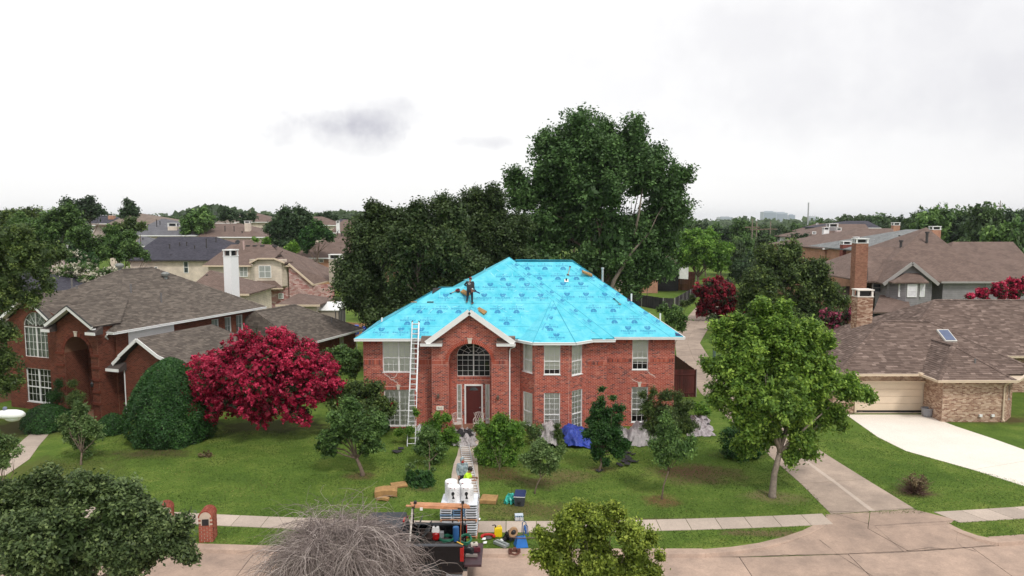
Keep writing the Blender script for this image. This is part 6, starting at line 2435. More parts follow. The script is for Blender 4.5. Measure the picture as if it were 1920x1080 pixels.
def tree(name, label, cat, Y, circles, lm, n, leaf, seed, base=None, r=.15, bark=None, group=None, dz=.75, kw=None, trunk=True, blossom=None, bend=.1, fork=.35, jy=.35):
	"""circles: (px, py, radius in px) measured on the photograph at depth Y; base: plan point of the foot"""
	rng = random.Random(seed)
	bl = []
	for (px, py, pr) in circles:
		x, z = D(px, py, Y)
		rr = pr * (Y * math.cos(PITCH) - (z - CAMH) * math.sin(PITCH)) / FPX
		bl.append([x, Y + rng.uniform(-1, 1) * rr * jy, z, rr])
	if base is None:
		bx, by = sum(b[0] * b[3] for b in bl) / sum(b[3] for b in bl), Y
	else:
		bx, by = base
	bz_ = hz(bx, by)
	root = thing(name, label, cat, (bx, by, bz_), 0, group)
	loc = [(b[0] - bx, b[1] - by, b[2] - bz_, b[3], b[3] * 1.0, b[3]) for b in bl]
	kw = dict(kw or {})
	if trunk:
		trunk_mesh(root, (0, 0, 0), [b[:3] for b in loc[:9]], r, seed, bark, bend, fork)
	foliage('crown', lm, root, loc, n, leaf, seed, **kw)
	if blossom:
		bm, bn, bs = blossom
		foliage('blossom', bm, root, loc, bn, bs, seed, **dict(kw, shell=.97, clump=kw.get('clump', .16) * .7, aspect=.8))
	return root


# the big cottonwood behind the house --------------------------------------------------
CW = [(1100, 300, 76), (1175, 290, 66), (1045, 290, 52), (1035, 340, 60), (985, 372, 40), (1120, 365, 75), (1205, 335, 58), (1262, 350, 36), (1285, 330, 20), (1155, 445, 62), (1055, 430, 68), (1000, 440, 52), (1232, 415, 44), (1095, 500, 52), (1195, 500, 36), (1238, 500, 34), (1135, 248, 32), (1190, 245, 26), (1085, 245, 28), (1015, 270, 22), (1255, 455, 26), (1010, 500, 45), (1140, 300, 60), (1232, 300, 30), (1085, 265, 34), (1240, 385, 46), (1270, 400, 26), (1210, 460, 44), (1160, 500, 40), (1225, 480, 36), (1205, 500, 40), (1190, 530, 30), (1180, 470, 44), (1060, 370, 60), (970, 340, 28)]
t_ = tree('cottonwood_tree', 'huge dark green cottonwood with a leaning pale limb towering behind the turquoise roof', 'tree', 74, CW, LM_COTTON, 150000, .31, 3, base=(9.4, 75), r=.34, kw=dict(lumps=11, clump=.42, lump_r=.40, shell=.8), bend=.05, fork=.3)
m = MB()
p = [D(px, py, 72) for (px, py) in ((1140, 560), (1152, 525), (1168, 499), (1184, 474), (1200, 456), (1218, 436), (1232, 405), (1250, 375))]
m.tube([(x - 9.4, -3.0, z) for x, z in p], [.24, .20, .17, .13, .09, .06, .04, .02], 8)
p2 = [D(px, py, 72) for (px, py) in ((1190, 440), (1198, 400), (1205, 350))]
m.tube([(x - 9.4, -3.0, z) for x, z in p2], [.16, .12, .05], 7)
m.build('limb', BARK_LT, t_, smooth=True)

# evergreen oaks left of it ---------------------------------------------------------------
for i, (lab, Y, cs) in enumerate((
		('dark evergreen oak at the left end of the row behind the roof', 60, [(700, 455, 55), (690, 535, 55), (735, 415, 40), (668, 500, 38), (665, 560, 30), (690, 420, 26), (720, 590, 40), (705, 395, 20)]),
		('widest dark evergreen oak in the middle of the row behind the roof', 58, [(800, 440, 60), (835, 505, 68), (770, 535, 55), (850, 410, 38), (780, 400, 28), (830, 385, 22), (750, 470, 45), (800, 590, 45)]),
		('dark evergreen oak just left of the tall cottonwood', 64, [(915, 425, 52), (935, 480, 60), (900, 540, 50), (885, 385, 30), (925, 378, 26), (960, 430, 40), (975, 500, 45)]),
		('smaller evergreen oak filling the gap over the left hip of the turquoise roof', 56, [(830, 560, 35), (880, 555, 35), (760, 600, 35), (710, 600, 30)]))):
	tree('evergreen_oak', lab, 'tree', Y, cs, LM_OAK, (68000, 76000, 60000, 20000)[i], .22, 10 + i, r=.3, group='dark evergreen oaks behind the house', kw=dict(lumps=11, clump=.30, shell=.8))

# crape myrtles -----------------------------------------------------------------------------
tree('crape_myrtle', 'large magenta crape myrtle in full bloom beside the clipped bush', 'tree', 39.5,
	 [(495, 690, 76), (425, 702, 58), (378, 735, 40), (560, 690, 64), (610, 708, 42), (470, 655, 42), (530, 650, 40), (440, 755, 42), (545, 745, 46), (395, 690, 42), (592, 732, 36), (368, 762, 24), (500, 762, 32), (500, 700, 60), (450, 700, 50), (360, 712, 18), (632, 722, 18), (470, 740, 50), (530, 720, 50), (420, 745, 40), (560, 735, 42), (400, 775, 22), (560, 775, 26), (460, 690, 50), (520, 680, 54), (430, 665, 24), (575, 655, 24), (360, 735, 24), (625, 735, 24), (480, 780, 28), (355, 765, 16)],
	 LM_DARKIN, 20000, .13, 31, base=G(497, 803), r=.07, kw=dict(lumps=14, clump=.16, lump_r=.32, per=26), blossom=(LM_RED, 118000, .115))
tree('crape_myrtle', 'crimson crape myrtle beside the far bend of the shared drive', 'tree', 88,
	 [(1340, 552, 32), (1372, 565, 26), (1312, 545, 17), (1350, 533, 17), (1320, 578, 18), (1385, 585, 14), (1355, 590, 18)], LM_DARKIN, 7000, .22, 32, base=(26.2, 88), r=.16, kw=dict(lumps=12, clump=.25, lump_r=.36), blossom=(LM_REDD, 20000, .24))
tree('crape_myrtle', 'magenta crape myrtle showing over the red-brown roof at the right edge', 'tree', 66,
	 [(1870, 545, 17), (1842, 552, 12), (1900, 538, 17), (1818, 556, 8), (1925, 536, 16), (1905, 552, 14)], LM_DARKIN, 4000, .16, 33, r=.12, kw=dict(lumps=10, clump=.18), blossom=(LM_RED, 14000, .16))
tree('crape_myrtle', 'dusty pink crape myrtle left of the tan brick chimney', 'tree', 62,
	 [(1566, 602, 20), (1588, 590, 14), (1550, 590, 14), (1578, 620, 14)], LM_DARKIN, 5000, .16, 34, r=.1, kw=dict(lumps=9, clump=.18), blossom=(LM_PINK, 5500, .15))
tree('crape_myrtle', 'white-flowering crape myrtle behind the left roof ridge', 'tree', 70,
	 [(170, 516, 26), (135, 512, 20), (205, 514, 20), (235, 516, 12), (110, 512, 14)], LM_MID, 9000, .17, 35, r=.12, kw=dict(lumps=10, clump=.2), blossom=(LM_WHITE, 6500, .15))
tree('crape_myrtle', 'darker white-flecked crape myrtle between the two pale chimneys', 'tree', 80,
	 [(145, 483, 18), (165, 490, 16), (125, 480, 13)], LM_HOLLY, 6000, .18, 36, r=.12, kw=dict(lumps=9, clump=.2), blossom=(LM_WHITE, 1500, .15))

# maple on the right lawn --------------------------------------------------------------------
tree('maple_tree', 'bright green maple on the right lawn beside the shared drive', 'tree', 31.6,
	 [(1450, 618, 46), (1400, 650, 46), (1500, 652, 48), (1440, 700, 66), (1372, 700, 38), (1540, 712, 44), (1590, 733, 28), (1625, 742, 15), (1480, 765, 56), (1352, 612, 18), (1362, 640, 24), (1402, 778, 42), (1540, 782, 32), (1440, 815, 32), (1500, 815, 32), (1562, 775, 22), (1350, 742, 24), (1542, 642, 24), (1338, 752, 12), (1430, 582, 22), (1470, 578, 16), (1390, 610, 24), (1450, 740, 60), (1398, 842, 24), (1520, 848, 18), (1480, 850, 20), (1580, 800, 12), (1470, 680, 60), (1400, 720, 46), (1510, 740, 44), (1420, 790, 40), (1335, 690, 20)],
	 LM_MAPLE, 120000, .15, 41, base=G(1448, 932), r=.15, bark=BARK_LT, kw=dict(lumps=11, clump=.17, lump_r=.40, shell=.8), fork=.36, bend=.04)

# olive-green tree, bright tree beyond ---------------------------------------------------------
tree('elm_tree', 'broad olive-green elm between the crimson crape myrtle and the brick chimneys', 'tree', 72,
	 [(1470, 510, 50), (1420, 530, 44), (1520, 512, 42), (1480, 470, 24), (1440, 482, 28), (1548, 540, 28), (1430, 585, 38), (1500, 580, 44), (1398, 560, 22), (1540, 590, 28), (1560, 560, 22)], LM_OLIVE, 52000, .24, 42, r=.3, kw=dict(lumps=11, clump=.28))
tree('pear_tree', 'bright green round tree beyond the brown fence', 'tree', 122,
	 [(1315, 465, 36), (1280, 472, 28), (1345, 480, 28), (1332, 448, 20), (1300, 445, 20), (1362, 468, 15), (1262, 462, 12)], LM_BRIGHT, 20000, .42, 43, r=.25, kw=dict(lumps=10, clump=.4))

# clipped cone-shaped bush ----------------------------------------------------------------------
def clipped(name, label, x, y, r, h, n, leaf, lm, seed, power=2.2, zmax=.22, cat='bush', group=None, sy=1.0):
	rng = np.random.default_rng(seed)
	root = thing(name, label, cat, (x, y, 0), 0, group)
	k = n
	v = rng.random(k) ** .85
	th = rng.random(k) * 2 * math.pi
	z = v * h
	t = v
	prof = np.where(t < zmax, r * (.86 + .14 * np.sin(t / zmax * math.pi / 2)), r * np.clip(1 - ((t - zmax) / (1 - zmax)) ** power, 0, 1) ** .62)
	lump = 1 + .05 * np.sin(th * 5 + v * 9) + .045 * np.sin(th * 11 - v * 14) + .02 * np.sin(th * 23 + v * 31) + rng.normal(0, .022, k) + (rng.random(k) < .03) * rng.uniform(0, .07, k)
	rad = prof * lump * np.where(rng.random(k) < .85, 1, rng.uniform(.7, 1, k))
	P = np.stack([np.cos(th) * rad, np.sin(th) * rad * sy, z + rng.normal(0, .03, k)], 1)
	out = unit(np.stack([np.cos(th), np.sin(th), .25 + 1.1 * t], 1))
	Nn = unit(out * .8 + rng.normal(size=(k, 3)) * .55 + np.array([0, 0, .25]))
	tint = .42 + .2 * np.sin(th * 9 + v * 20) * np.sin(v * 26 + th * 3) + rng.normal(0, .2, k)
	me = leaves_mesh('leaves', lm, P, Nn, leaf, rng, tint, .6)
	o = bpy.data.objects.new('leaves', me)
	COL.objects.link(o)
	o.parent = root
	q = MB()
	q.tube([(0, 0, 0), (0, 0, h * .8)], [.08, .03], 6)
	for i in range(16):
		a = i * 2.4
		zz = h * (.1 + .05 * i)
		q.tube([(0, 0, zz), (math.cos(a) * r * .5, math.sin(a) * r * .5 * sy, zz + .25)], [.03, .012], 5)
	q.build('stem', BARK, root)
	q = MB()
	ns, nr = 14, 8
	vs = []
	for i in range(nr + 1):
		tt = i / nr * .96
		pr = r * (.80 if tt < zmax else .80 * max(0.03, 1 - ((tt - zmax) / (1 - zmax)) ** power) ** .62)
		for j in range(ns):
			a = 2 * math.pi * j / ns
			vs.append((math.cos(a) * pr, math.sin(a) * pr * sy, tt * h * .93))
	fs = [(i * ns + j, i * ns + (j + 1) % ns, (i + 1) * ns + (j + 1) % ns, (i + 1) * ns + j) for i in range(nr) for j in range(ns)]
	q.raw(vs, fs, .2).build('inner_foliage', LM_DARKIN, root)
	return root


bx_, by_ = G(295, 845)
clipped('clipped_bush', 'tall dark green bush clipped to a rounded cone on the left lawn', bx_ - .1, by_ + 2.0, 2.25, 4.65, 52000, .10, LM_HOLLY, 51, power=1.75, zmax=.28)
for (lab, px, py, r, h, n) in (('low rounded hedge ball beneath the left window behind the street lamp head', 68, 815, 1.25, 1.5, 11000), ('small rounded hedge ball beside the clipped cone bush', 200, 818, .75, 1.15, 6000), ('small rounded hedge ball by the left arched entry walk', 118, 808, .8, 1.1, 6000), ('dark rounded hedge ball at the foot of the crape myrtle', 700, 815, .8, .9, 4000)):
	x, y = G(px, py)
	clipped('hedge_ball', lab, x, y + r * .8, r, h, n, .075, LM_HOLLY, px, power=2.4, zmax=.3, group='rounded hedge balls')

# trees and shrubs on the lawns ------------------------------------------------------------------
K = dict(lumps=9, clump=.13, lump_r=.42, per=22)
tree('lawn_tree', 'small green tree with a forked trunk left of the leaning ladder', 'tree', 34.2, [(665, 800, 42), (628, 818, 26), (708, 802, 30), (660, 768, 26), (620, 842, 20), (695, 838, 24), (640, 790, 28), (600, 835, 10)], LM_MID, 21000, .12, 61, base=G(680, 892), r=.10, kw=K, fork=.4)
tree('flowering_shrub', 'dark shrub with a few red blossoms behind the small forked tree', 'shrub', 39.6, [(690, 755, 36), (645, 762, 26), (722, 772, 24), (665, 735, 20), (702, 730, 18), (640, 735, 12)], LM_OLIVE, 14000, .12, 62, r=.05, kw=K, blossom=(LM_REDD, 500, .1), fork=.15)
tree('shrub', 'green shrub behind the magenta crape myrtle at the house corner', 'shrub', 46, [(640, 680, 26), (662, 690, 20), (618, 668, 14), (665, 665, 12)], LM_MID, 9000, .15, 63, r=.05, kw=K, fork=.15)
tree('shrub', 'loose climbing shrub at the foot of the leaning ladder', 'shrub', 38.8, [(815, 802, 22), (840, 820, 20), (800, 826, 18), (838, 786, 11), (770, 806, 11), (818, 780, 8), (748, 812, 9), (780, 775, 8)], LM_BRIGHT, 10000, .10, 64, r=.03, kw=dict(K, clump=.12), fork=.1)
tree('sapling', 'thin sapling with a loose crown right of the ladder foot', 'tree', 35.6, [(806, 832, 24), (790, 842, 16), (825, 845, 14), (800, 812, 14), (815, 858, 10)], LM_MID, 6500, .11, 65, base=G(804, 886), r=.035, kw=K, fork=.4)
tree('round_shrub', 'small dark ball-shaped shrub left of the bag pallet', 'shrub', 32.9, [(788, 897, 20), (775, 900, 14), (802, 896, 14)], LM_HOLLY, 9000, .08, 66, base=(D(788, 900, 32.9)[0], 32.9), r=.04, kw=dict(lumps=10, clump=.07, lump_r=.45), fork=.2)
tree('sprig', 'pale green sprigs sticking up behind the ball-shaped shrub', 'shrub', 33.4, [(772, 872, 7), (783, 866, 5), (800, 868, 6), (765, 884, 5), (812, 880, 5)], LM_PALE, 1300, .09, 67, base=(D(788, 900, 33.4)[0], 33.4), r=.02, kw=dict(lumps=5, clump=.07), fork=.1)
tree('bush', 'bright green drooping bush right of the front walk', 'bush', 35.6, [(930, 818, 34), (922, 850, 30), (952, 852, 26), (905, 806, 17), (960, 805, 19), (938, 872, 18), (975, 830, 10), (900, 845, 14), (940, 790, 14), (932, 872, 24), (914, 866, 18), (956, 876, 18), (940, 886, 12), (925, 888, 10)], LM_BRIGHT, 38000, .095, 68, base=G(935, 885), r=.012, kw=dict(K, clump=.12), fork=.1)
tree('sapling', 'pale green sapling with a thin trunk right of the drooping bush', 'tree', 31.8, [(1015, 850, 24), (1040, 858, 16), (990, 862, 15), (1010, 878, 15), (1030, 880, 13), (1052, 845, 7)], LM_PALE, 8000, .10, 69, base=G(1003, 926), r=.03, kw=K, fork=.5)
tree('shrub', 'pale shrub against the bay window wall behind the sapling', 'shrub', 38.5, [(1000, 815, 18), (985, 800, 10), (1040, 822, 12)], LM_PALE, 4000, .1, 70, r=.03, kw=K, fork=.1)
tree('shrub', 'spiky dark brown-green plant in front of the tarped bay window', 'shrub', 38.2, [(1047, 812, 8), (1045, 800, 6), (1052, 826, 7)], LM_OLIVE, 1500, .16, 71, r=.02, kw=dict(lumps=6, clump=.12, aspect=.2), fork=.1)
tree('ornamental_tree', 'dark narrow ornamental tree in front of the blue tarp', 'tree', 34.6, [(1130, 802, 22), (1120, 772, 15), (1150, 792, 15), (1128, 748, 7), (1150, 747, 6), (1108, 812, 14), (1145, 830, 20), (1160, 850, 15), (1175, 832, 11), (1120, 846, 18), (1098, 815, 8), (1128, 730, 5), (1168, 765, 6), (1135, 868, 10), (1128, 762, 10), (1142, 772, 10), (1157, 768, 8), (1160, 782, 11), (1110, 790, 13), (1125, 820, 18), (1135, 785, 14), (1150, 812, 16)], LM_HOLLY, 24000, .105, 72, base=G(1124, 884), r=.06, kw=K, fork=.35)
tree('juniper_shrub', 'feathery dark green shrub in front of the lower right window', 'shrub', 39.2, [(1245, 778, 34), (1215, 762, 17), (1275, 772, 22), (1250, 742, 15), (1230, 800, 28), (1288, 800, 18), (1205, 742, 8), (1292, 760, 10), (1270, 745, 9), (1225, 735, 7)], LM_OLIVE, 21000, .13, 73, r=.06, kw=dict(K, aspect=.3, clump=.16), fork=.15)
tree('sapling', 'tall grey-green sapling leaning over the lawn beside the mulched patch', 'tree', 31.1, [(1250, 818, 24), (1245, 788, 14), (1262, 842, 22), (1240, 858, 16), (1288, 838, 18), (1228, 835, 12), (1300, 825, 8)], LM_MID, 14000, .10, 74, base=G(1241, 936), r=.035, kw=K, fork=.5)
tree('shrub', 'dark rounded shrub under the maple crown', 'shrub', 36.5, [(1388, 832, 30), (1372, 845, 18), (1408, 845, 18), (1385, 812, 14)], LM_HOLLY, 14000, .11, 75, r=.04, kw=K, fork=.15)
tree('shrub', 'light green low plants at the right corner of the brick house', 'shrub', 44, [(1312, 765, 12), (1325, 775, 10), (1300, 760, 7)], LM_BRIGHT, 3000, .13, 76, r=.02, kw=K, fork=.1)
tree('sapling', 'silvery green small tree on the far left lawn in front of the hedges', 'tree', 36.2, [(150, 782, 22), (130, 808, 17), (168, 800, 20), (152, 832, 18), (120, 786, 9), (186, 815, 9), (145, 760, 9), (165, 850, 8)], LM_PALE, 11000, .11, 77, base=G(152, 872), r=.05, kw=K, fork=.35)
tree('shrub', 'leafy pale shrub cut by the left edge of the picture', 'shrub', 31, [(8, 842, 20), (-15, 830, 25), (28, 848, 8), (5, 868, 12)], LM_PALE, 5500, .11, 78, r=.04, kw=K, fork=.15)
tree('conifer_shrub', 'upright feathery shrub left of the arched entry', 'shrub', 42.6, [(103, 745, 15), (110, 722, 9), (98, 765, 17), (112, 775, 12)], LM_HOLLY, 8000, .11, 79, r=.05, kw=dict(K, aspect=.3), fork=.1)
tree('conifer_shrub', 'upright feathery shrub between the arched entry and the downspout', 'shrub', 42.0, [(142, 745, 13), (136, 722, 8), (148, 765, 15)], LM_OLIVE, 7000, .11, 80, r=.05, kw=dict(K, aspect=.3), fork=.1)
tree('shrub', 'leafy shrub climbing beside the right end of the turquoise roof', 'shrub', 60, [(1262, 590, 14), (1243, 578, 9), (1278, 612, 9), (1255, 605, 10), (1283, 598, 5)], LM_MID, 6000, .2, 81, r=.04, kw=dict(K, clump=.2), fork=.2)
tree('shrub', 'row of low shrubs along the curving black fence', 'shrub', 88, [(1285, 570, 8), (1272, 582, 8), (1298, 560, 7), (1262, 592, 8)], LM_OLIVE, 3500, .22, 82, r=.04, kw=dict(K, clump=.2), fork=.1)
tree('shrub', 'dark shrub beneath the crimson crape myrtle by the drive', 'shrub', 80, [(1345, 612, 12), (1335, 600, 9), (1360, 620, 12)], LM_OAK, 3500, .2, 83, r=.04, kw=dict(K, clump=.2), fork=.1)

# trees at the left edge and behind the left roofs -----------------------------------------------
tree('oak_tree', 'fine-leaved oak filling the left edge of the picture above the left gable', 'tree', 38,
	 [(-40, 500, 60), (-40, 600, 50), (-20, 680, 40), (-30, 560, 40), (-20, 460, 40), (-60, 520, 50), (-30, 640, 40), (-60, 450, 40), (-50, 700, 30), (50, 482, 46), (20, 545, 46), (78, 512, 28), (0, 620, 36), (5, 720, 26), (30, 450, 38), (108, 478, 20), (-40, 500, 60), (-40, 600, 50), (-20, 680, 40), (60, 560, 22), (90, 540, 16)], LM_OLIVE, 62000, .13, 91, base=(-32, 38.6), r=.16, kw=dict(lumps=10, clump=.17))
for i, (lab, Y, cs, lm, n, lf) in enumerate((
		('layered green tree behind the oak at the upper left', 84, [(100, 425, 34), (65, 445, 34), (145, 440, 30), (122, 405, 22), (160, 470, 20), (105, 470, 30), (40, 425, 25)], LM_MID, 22000, .28),
		('yellowish tree crown at the far left horizon', 110, [(40, 410, 22), (65, 408, 18), (15, 415, 18), (90, 412, 14)], LM_OLIVE, 9000, .33),
		('round green tree left of the slate-roofed house', 86, [(220, 462, 34), (193, 470, 24), (252, 468, 20), (212, 440, 16), (240, 445, 15), (275, 478, 9)], LM_MID, 18000, .26),
		('dark tree on the skyline above the far left chimney', 150, [(160, 388, 22), (132, 394, 18), (186, 396, 12), (150, 400, 24), (172, 380, 10)], LM_FARD, 9000, .5),
		('small upright dark tree on the skyline left of the grey roof', 165, [(240, 388, 11), (250, 396, 11), (235, 400, 10)], LM_FARD, 3500, .5),
		('low spreading tree in front of the grey-roofed house', 120, [(245, 424, 14), (225, 430, 12), (265, 428, 9), (230, 440, 12)], LM_OLIVE, 5000, .4),
		('bright-topped tree between the grey roof and the centre chimney', 140, [(375, 405, 18), (357, 418, 16), (390, 415, 14), (372, 428, 18), (350, 430, 12)], LM_MID, 9000, .42),
		('flat-topped dark tree on the skyline beside the power pole', 190, [(425, 397, 9), (435, 404, 11), (418, 408, 9), (455, 408, 10), (470, 408, 8)], LM_FARD, 3500, .6),
		('dark spreading oak among the centre-left roofs', 122, [(545, 425, 32), (520, 432, 24), (572, 430, 24), (558, 400, 14), (535, 400, 12), (545, 455, 26), (515, 452, 15), (580, 410, 9)], LM_FARD, 16000, .4),
		('dense green tree right of the dark spreading oak', 116, [(600, 436, 18), (580, 445, 18), (618, 440, 12), (575, 460, 14)], LM_HOLLY, 8000, .34),
		('light green shrubs below the dark spreading oak', 112, [(548, 465, 10), (535, 472, 8), (500, 452, 7), (480, 450, 5)], LM_BRIGHT, 3500, .3),
		('dark tree on the skyline left of the evergreen oaks', 200, [(612, 408, 9), (625, 410, 8), (600, 412, 8)], LM_FARD, 2500, .6))):
	tree('background_tree', lab, 'tree', Y, cs, lm, n, lf, 100 + i, r=.2, kw=dict(lumps=9, clump=lf, lump_r=.42))

# foreground ----------------------------------------------------------------------------------------
tree('live_oak', 'near grey-green live oak filling the lower left corner', 'tree', 19.0,
	 [(120, 1000, 84), (228, 965, 52), (300, 1000, 46), (62, 935, 52), (160, 918, 36), (332, 1022, 30), (20, 1005, 66), (250, 1045, 46), (105, 1085, 76), (345, 985, 18), (200, 1020, 60), (-30, 940, 50), (290, 955, 14), (355, 1045, 14)],
	 LM_FORE, 112000, .105, 121, base=(-12.6, 18.6), r=.22, kw=dict(lumps=12, clump=.13, lump_r=.40, per=24), fork=.3)
tree('young_elm', 'near yellow-green bushy young tree at the bottom edge right of the truck', 'tree', 18.4,
	 [(1060, 985, 36), (1120, 982, 40), (1180, 1002, 36), (1040, 1045, 38), (1120, 1050, 52), (1196, 1050, 30), (1090, 955, 15), (1150, 955, 13), (1218, 1012, 14), (1012, 1000, 12), (1165, 965, 8), (1235, 1045, 9), (1070, 958, 8), (1060, 1075, 40), (1170, 1080, 40), (1005, 1040, 14), (1110, 1085, 40), (1215, 1075, 22)],
	 LM_YEL, 54000, .085, 122, base=(2.1, 18.3), r=.06, kw=dict(lumps=11, clump=.13, lump_r=.36, per=22), fork=.12)


def weeping(label, cx, cy, ztop, R, seed, n=2600):
	"""leafless weeping tree: arching main limbs with fans of hanging twigs"""
	rng = random.Random(seed)
	root = thing('weeping_tree', label, 'tree', (cx, cy, -.12))
	m = MB()
	m.tube([(0, 0, 0), (.05, .05, 1.4), (0, 0, 2.8)], [.16, .12, .10], 8)
	limbs = []
	for i in range(26):
		a = 2 * math.pi * i / 26 + rng.uniform(-.2, .2)
		r = R * rng.uniform(.35, .95)
		h = ztop * (1 - .30 * (r / R) ** 2) * rng.uniform(.9, 1.0)
		pts = []
		for k in range(7):
			t = k / 6
			rr = r * t ** 1.15
			z = 2.6 + (h - 2.6) * math.sin(min(1, t * 1.25) * math.pi / 2) - max(0, t - .75) * 1.2
			pts.append(Vector((math.cos(a + t * .3) * rr, math.sin(a + t * .3) * rr, z)))
		m.tube(pts, [.038 - .0045 * k for k in range(7)], 5)
		limbs.append(pts)
	m.build('trunk', mat('grey_bark', (.20, .165, .145), .95, var=.3, scale=10), root, smooth=True)
	t_ = MB()
	for i in range(n):
		L = rng.choice(limbs)
		k = rng.uniform(1.2, 5.99)
		p = L[int(k)].lerp(L[min(6, int(k) + 1)], k % 1).copy()
		a = math.atan2(p.y, p.x) + rng.gauss(0, .8)
		d = Vector((math.cos(a) * rng.uniform(.3, 1), math.sin(a) * rng.uniform(.3, 1), rng.uniform(-.1, .8)))
		pts = [p.copy()]
		seg = rng.uniform(.13, .27)
		for q in range(7):
			d += Vector((rng.gauss(0, .34), rng.gauss(0, .34), -.27 + rng.gauss(0, .2)))
			d.normalize()
			p = p + d * seg
			pts.append(p.copy())
		r0 = rng.uniform(.0036, .0074)
		t_.tube(pts, [r0, r0, r0 * .9, r0 * .8, r0 * .75, r0 * .65, r0 * .5, r0 * .35], 3, cap=False, tint=rng.random())
	t_.build('twigs', tint_mat('twig', [(0, (.11, .085, .078)), (.5, (.25, .20, .185)), (1, (.50, .43, .40))], .9, .15, 3), root, kind='stuff')
	return root


weeping('leafless grey weeping tree at the bottom edge in front of the black pickup', -4.55, 18.2, 4.9, 2.25, 7, 4600)

rb_ = random.Random(4)
dx_, dy_ = G(1715, 925)
db_ = thing('dry_bush', 'half-dead rounded bush with brown twigs beside the pale drive', 'bush', (dx_, dy_, 0))
m = MB()
for i in range(420):
	a, e = rb_.random() * 6.28, rb_.uniform(.15, 1.5)
	d = Vector((math.cos(a) * math.cos(e), math.sin(a) * math.cos(e), math.sin(e)))
	L = rb_.uniform(.5, .95)
	m.tube([(0, 0, 0), tuple(d * L * .5 + Vector((rb_.gauss(0, .05), rb_.gauss(0, .05), 0))), tuple(d * L + Vector((rb_.gauss(0, .1), rb_.gauss(0, .1), rb_.gauss(0, .05))))], [.008, .006, .003], 3, cap=False, tint=rb_.random())
m.build('twigs', tint_mat('dry_twig', [(0, (.07, .035, .03)), (1, (.20, .12, .10))], .9), db_, kind='stuff')
foliage('dry_leaves', leaf_mat('dry_leaf', (.10, .06, .03), (.22, .16, .08), (.5, .42, .25)), db_, [(.35, 0, .55, .42), (-.2, -.1, .5, .4), (0, .1, .35, .5)], 2600, .06, 5, lumps=8, clump=.05)
tx, ty = G(388, 858)
tu = thing('dry_tuft', 'straw-coloured tuft of dry stalks on the left lawn', 'tuft', (tx, ty, 0))
foliage('dry_leaves', MAT['dry_leaf'], tu, [(0, 0, .12, .38, .3, .16)], 700, .09, 6, lumps=8, clump=.05)

# background trees placed as copies of five kinds ---------------------------------------------------
def proto(seed, lm, wide=4.6, high=10, n=9000, leaf=.55, conif=False):
	rng = random.Random(seed)
	root = thing('background_tree', 'background tree', 'tree', (0, 0, 0))
	bl = []
	for i in range(9):
		a = rng.random() * 6.28
		r = wide * rng.uniform(.1, .62)
		z = high * rng.uniform(.42, .80)
		bl.append((math.cos(a) * r, math.sin(a) * r, z, wide * rng.uniform(.34, .5), wide * rng.uniform(.34, .5), wide * rng.uniform(.28, .42)))
	bl.append((0, 0, high * .8, wide * .45, wide * .45, high * .18))
	trunk_mesh(root, (0, 0, 0), [b[:3] for b in bl[:6]], .22, seed, None, .08, .3)
	foliage('crown', lm, root, bl, n, leaf, seed, lumps=8, clump=.42, lump_r=.42)
	return root


PR = [proto(201, LM_FAR), proto(202, LM_FARD, 5.0, 10), proto(203, LM_FAR, 5.5, 9), proto(204, LM_FARD, 4.0, 11), proto(205, LM_MID, 4.8, 9.5)]
used = set()


def put(px, pytop, wpx, Y, k, label=None, group=None, seed=0):
	x, z = D(px, pytop, Y)
	b = hz(x, Y) - .2
	h = max(3.0, z - b)
	w = wpx * Y / FPX
	src = PR[k]
	hk, wk = (10, 10, 9, 11, 9.5)[k], (9.2, 10, 11, 8, 9.6)[k]
	sc = (w / wk, w / wk, h / (hk * .98))
	rot = (px * 7.3 + Y) % 6.28
	if k not in used:
		used.add(k)
		src.location = (x, Y, b)
		src.scale = sc
		src.rotation_euler = (0, 0, rot)
		o = src
		if label:
			o['label'] = label
		if group:
			o['group'] = group
		return o
	return copy_thing(src, (x, Y, b), rot, sc, label, group)


rb2 = random.Random(77)
GR = 'trees of the wooded skyline'
for (x0, x1, y0, y1, Y0, Y1, step, wp, lab) in (
		(1262, 1600, 414, 428, 190, 330, 15, 62, 'one of the many dark green trees in the wood beyond the right-hand roofs'),
		(1285, 1540, 432, 452, 125, 170, 24, 74, 'one of the nearer trees in the green belt right of the cottonwood'),
		(1575, 1990, 400, 412, 170, 260, 15, 80, 'one of the dense trees on the wooded rise along the right skyline'),
		(1740, 1990, 388, 402, 135, 190, 16, 92, 'one of the tall trees on the wooded rise at the upper right'),
		(1900, 2000, 410, 450, 96, 125, 26, 110, 'one of the dark trees at the right edge behind the broad brown roof'),
		(-80, 700, 408, 416, 240, 380, 20, 60, 'one of the small dark trees along the left skyline'),
		(-80, 170, 415, 440, 95, 150, 30, 80, 'one of the green trees massed at the far left'),
		(640, 1280, 412, 425, 200, 330, 26, 60, 'one of the trees glimpsed behind the cottonwood and oaks')):
	x = x0
	while x < x1:
		t = (x - x0) / (x1 - x0)
		put(x + rb2.uniform(-6, 6), y0 + (y1 - y0) * rb2.random(), wp * rb2.uniform(.75, 1.25), rb2.uniform(Y0, Y1), rb2.choice((0, 1, 2, 3, 0, 1, 4)), lab, lab.replace('one of the ', ''))
		x += step * rb2.uniform(.7, 1.3)
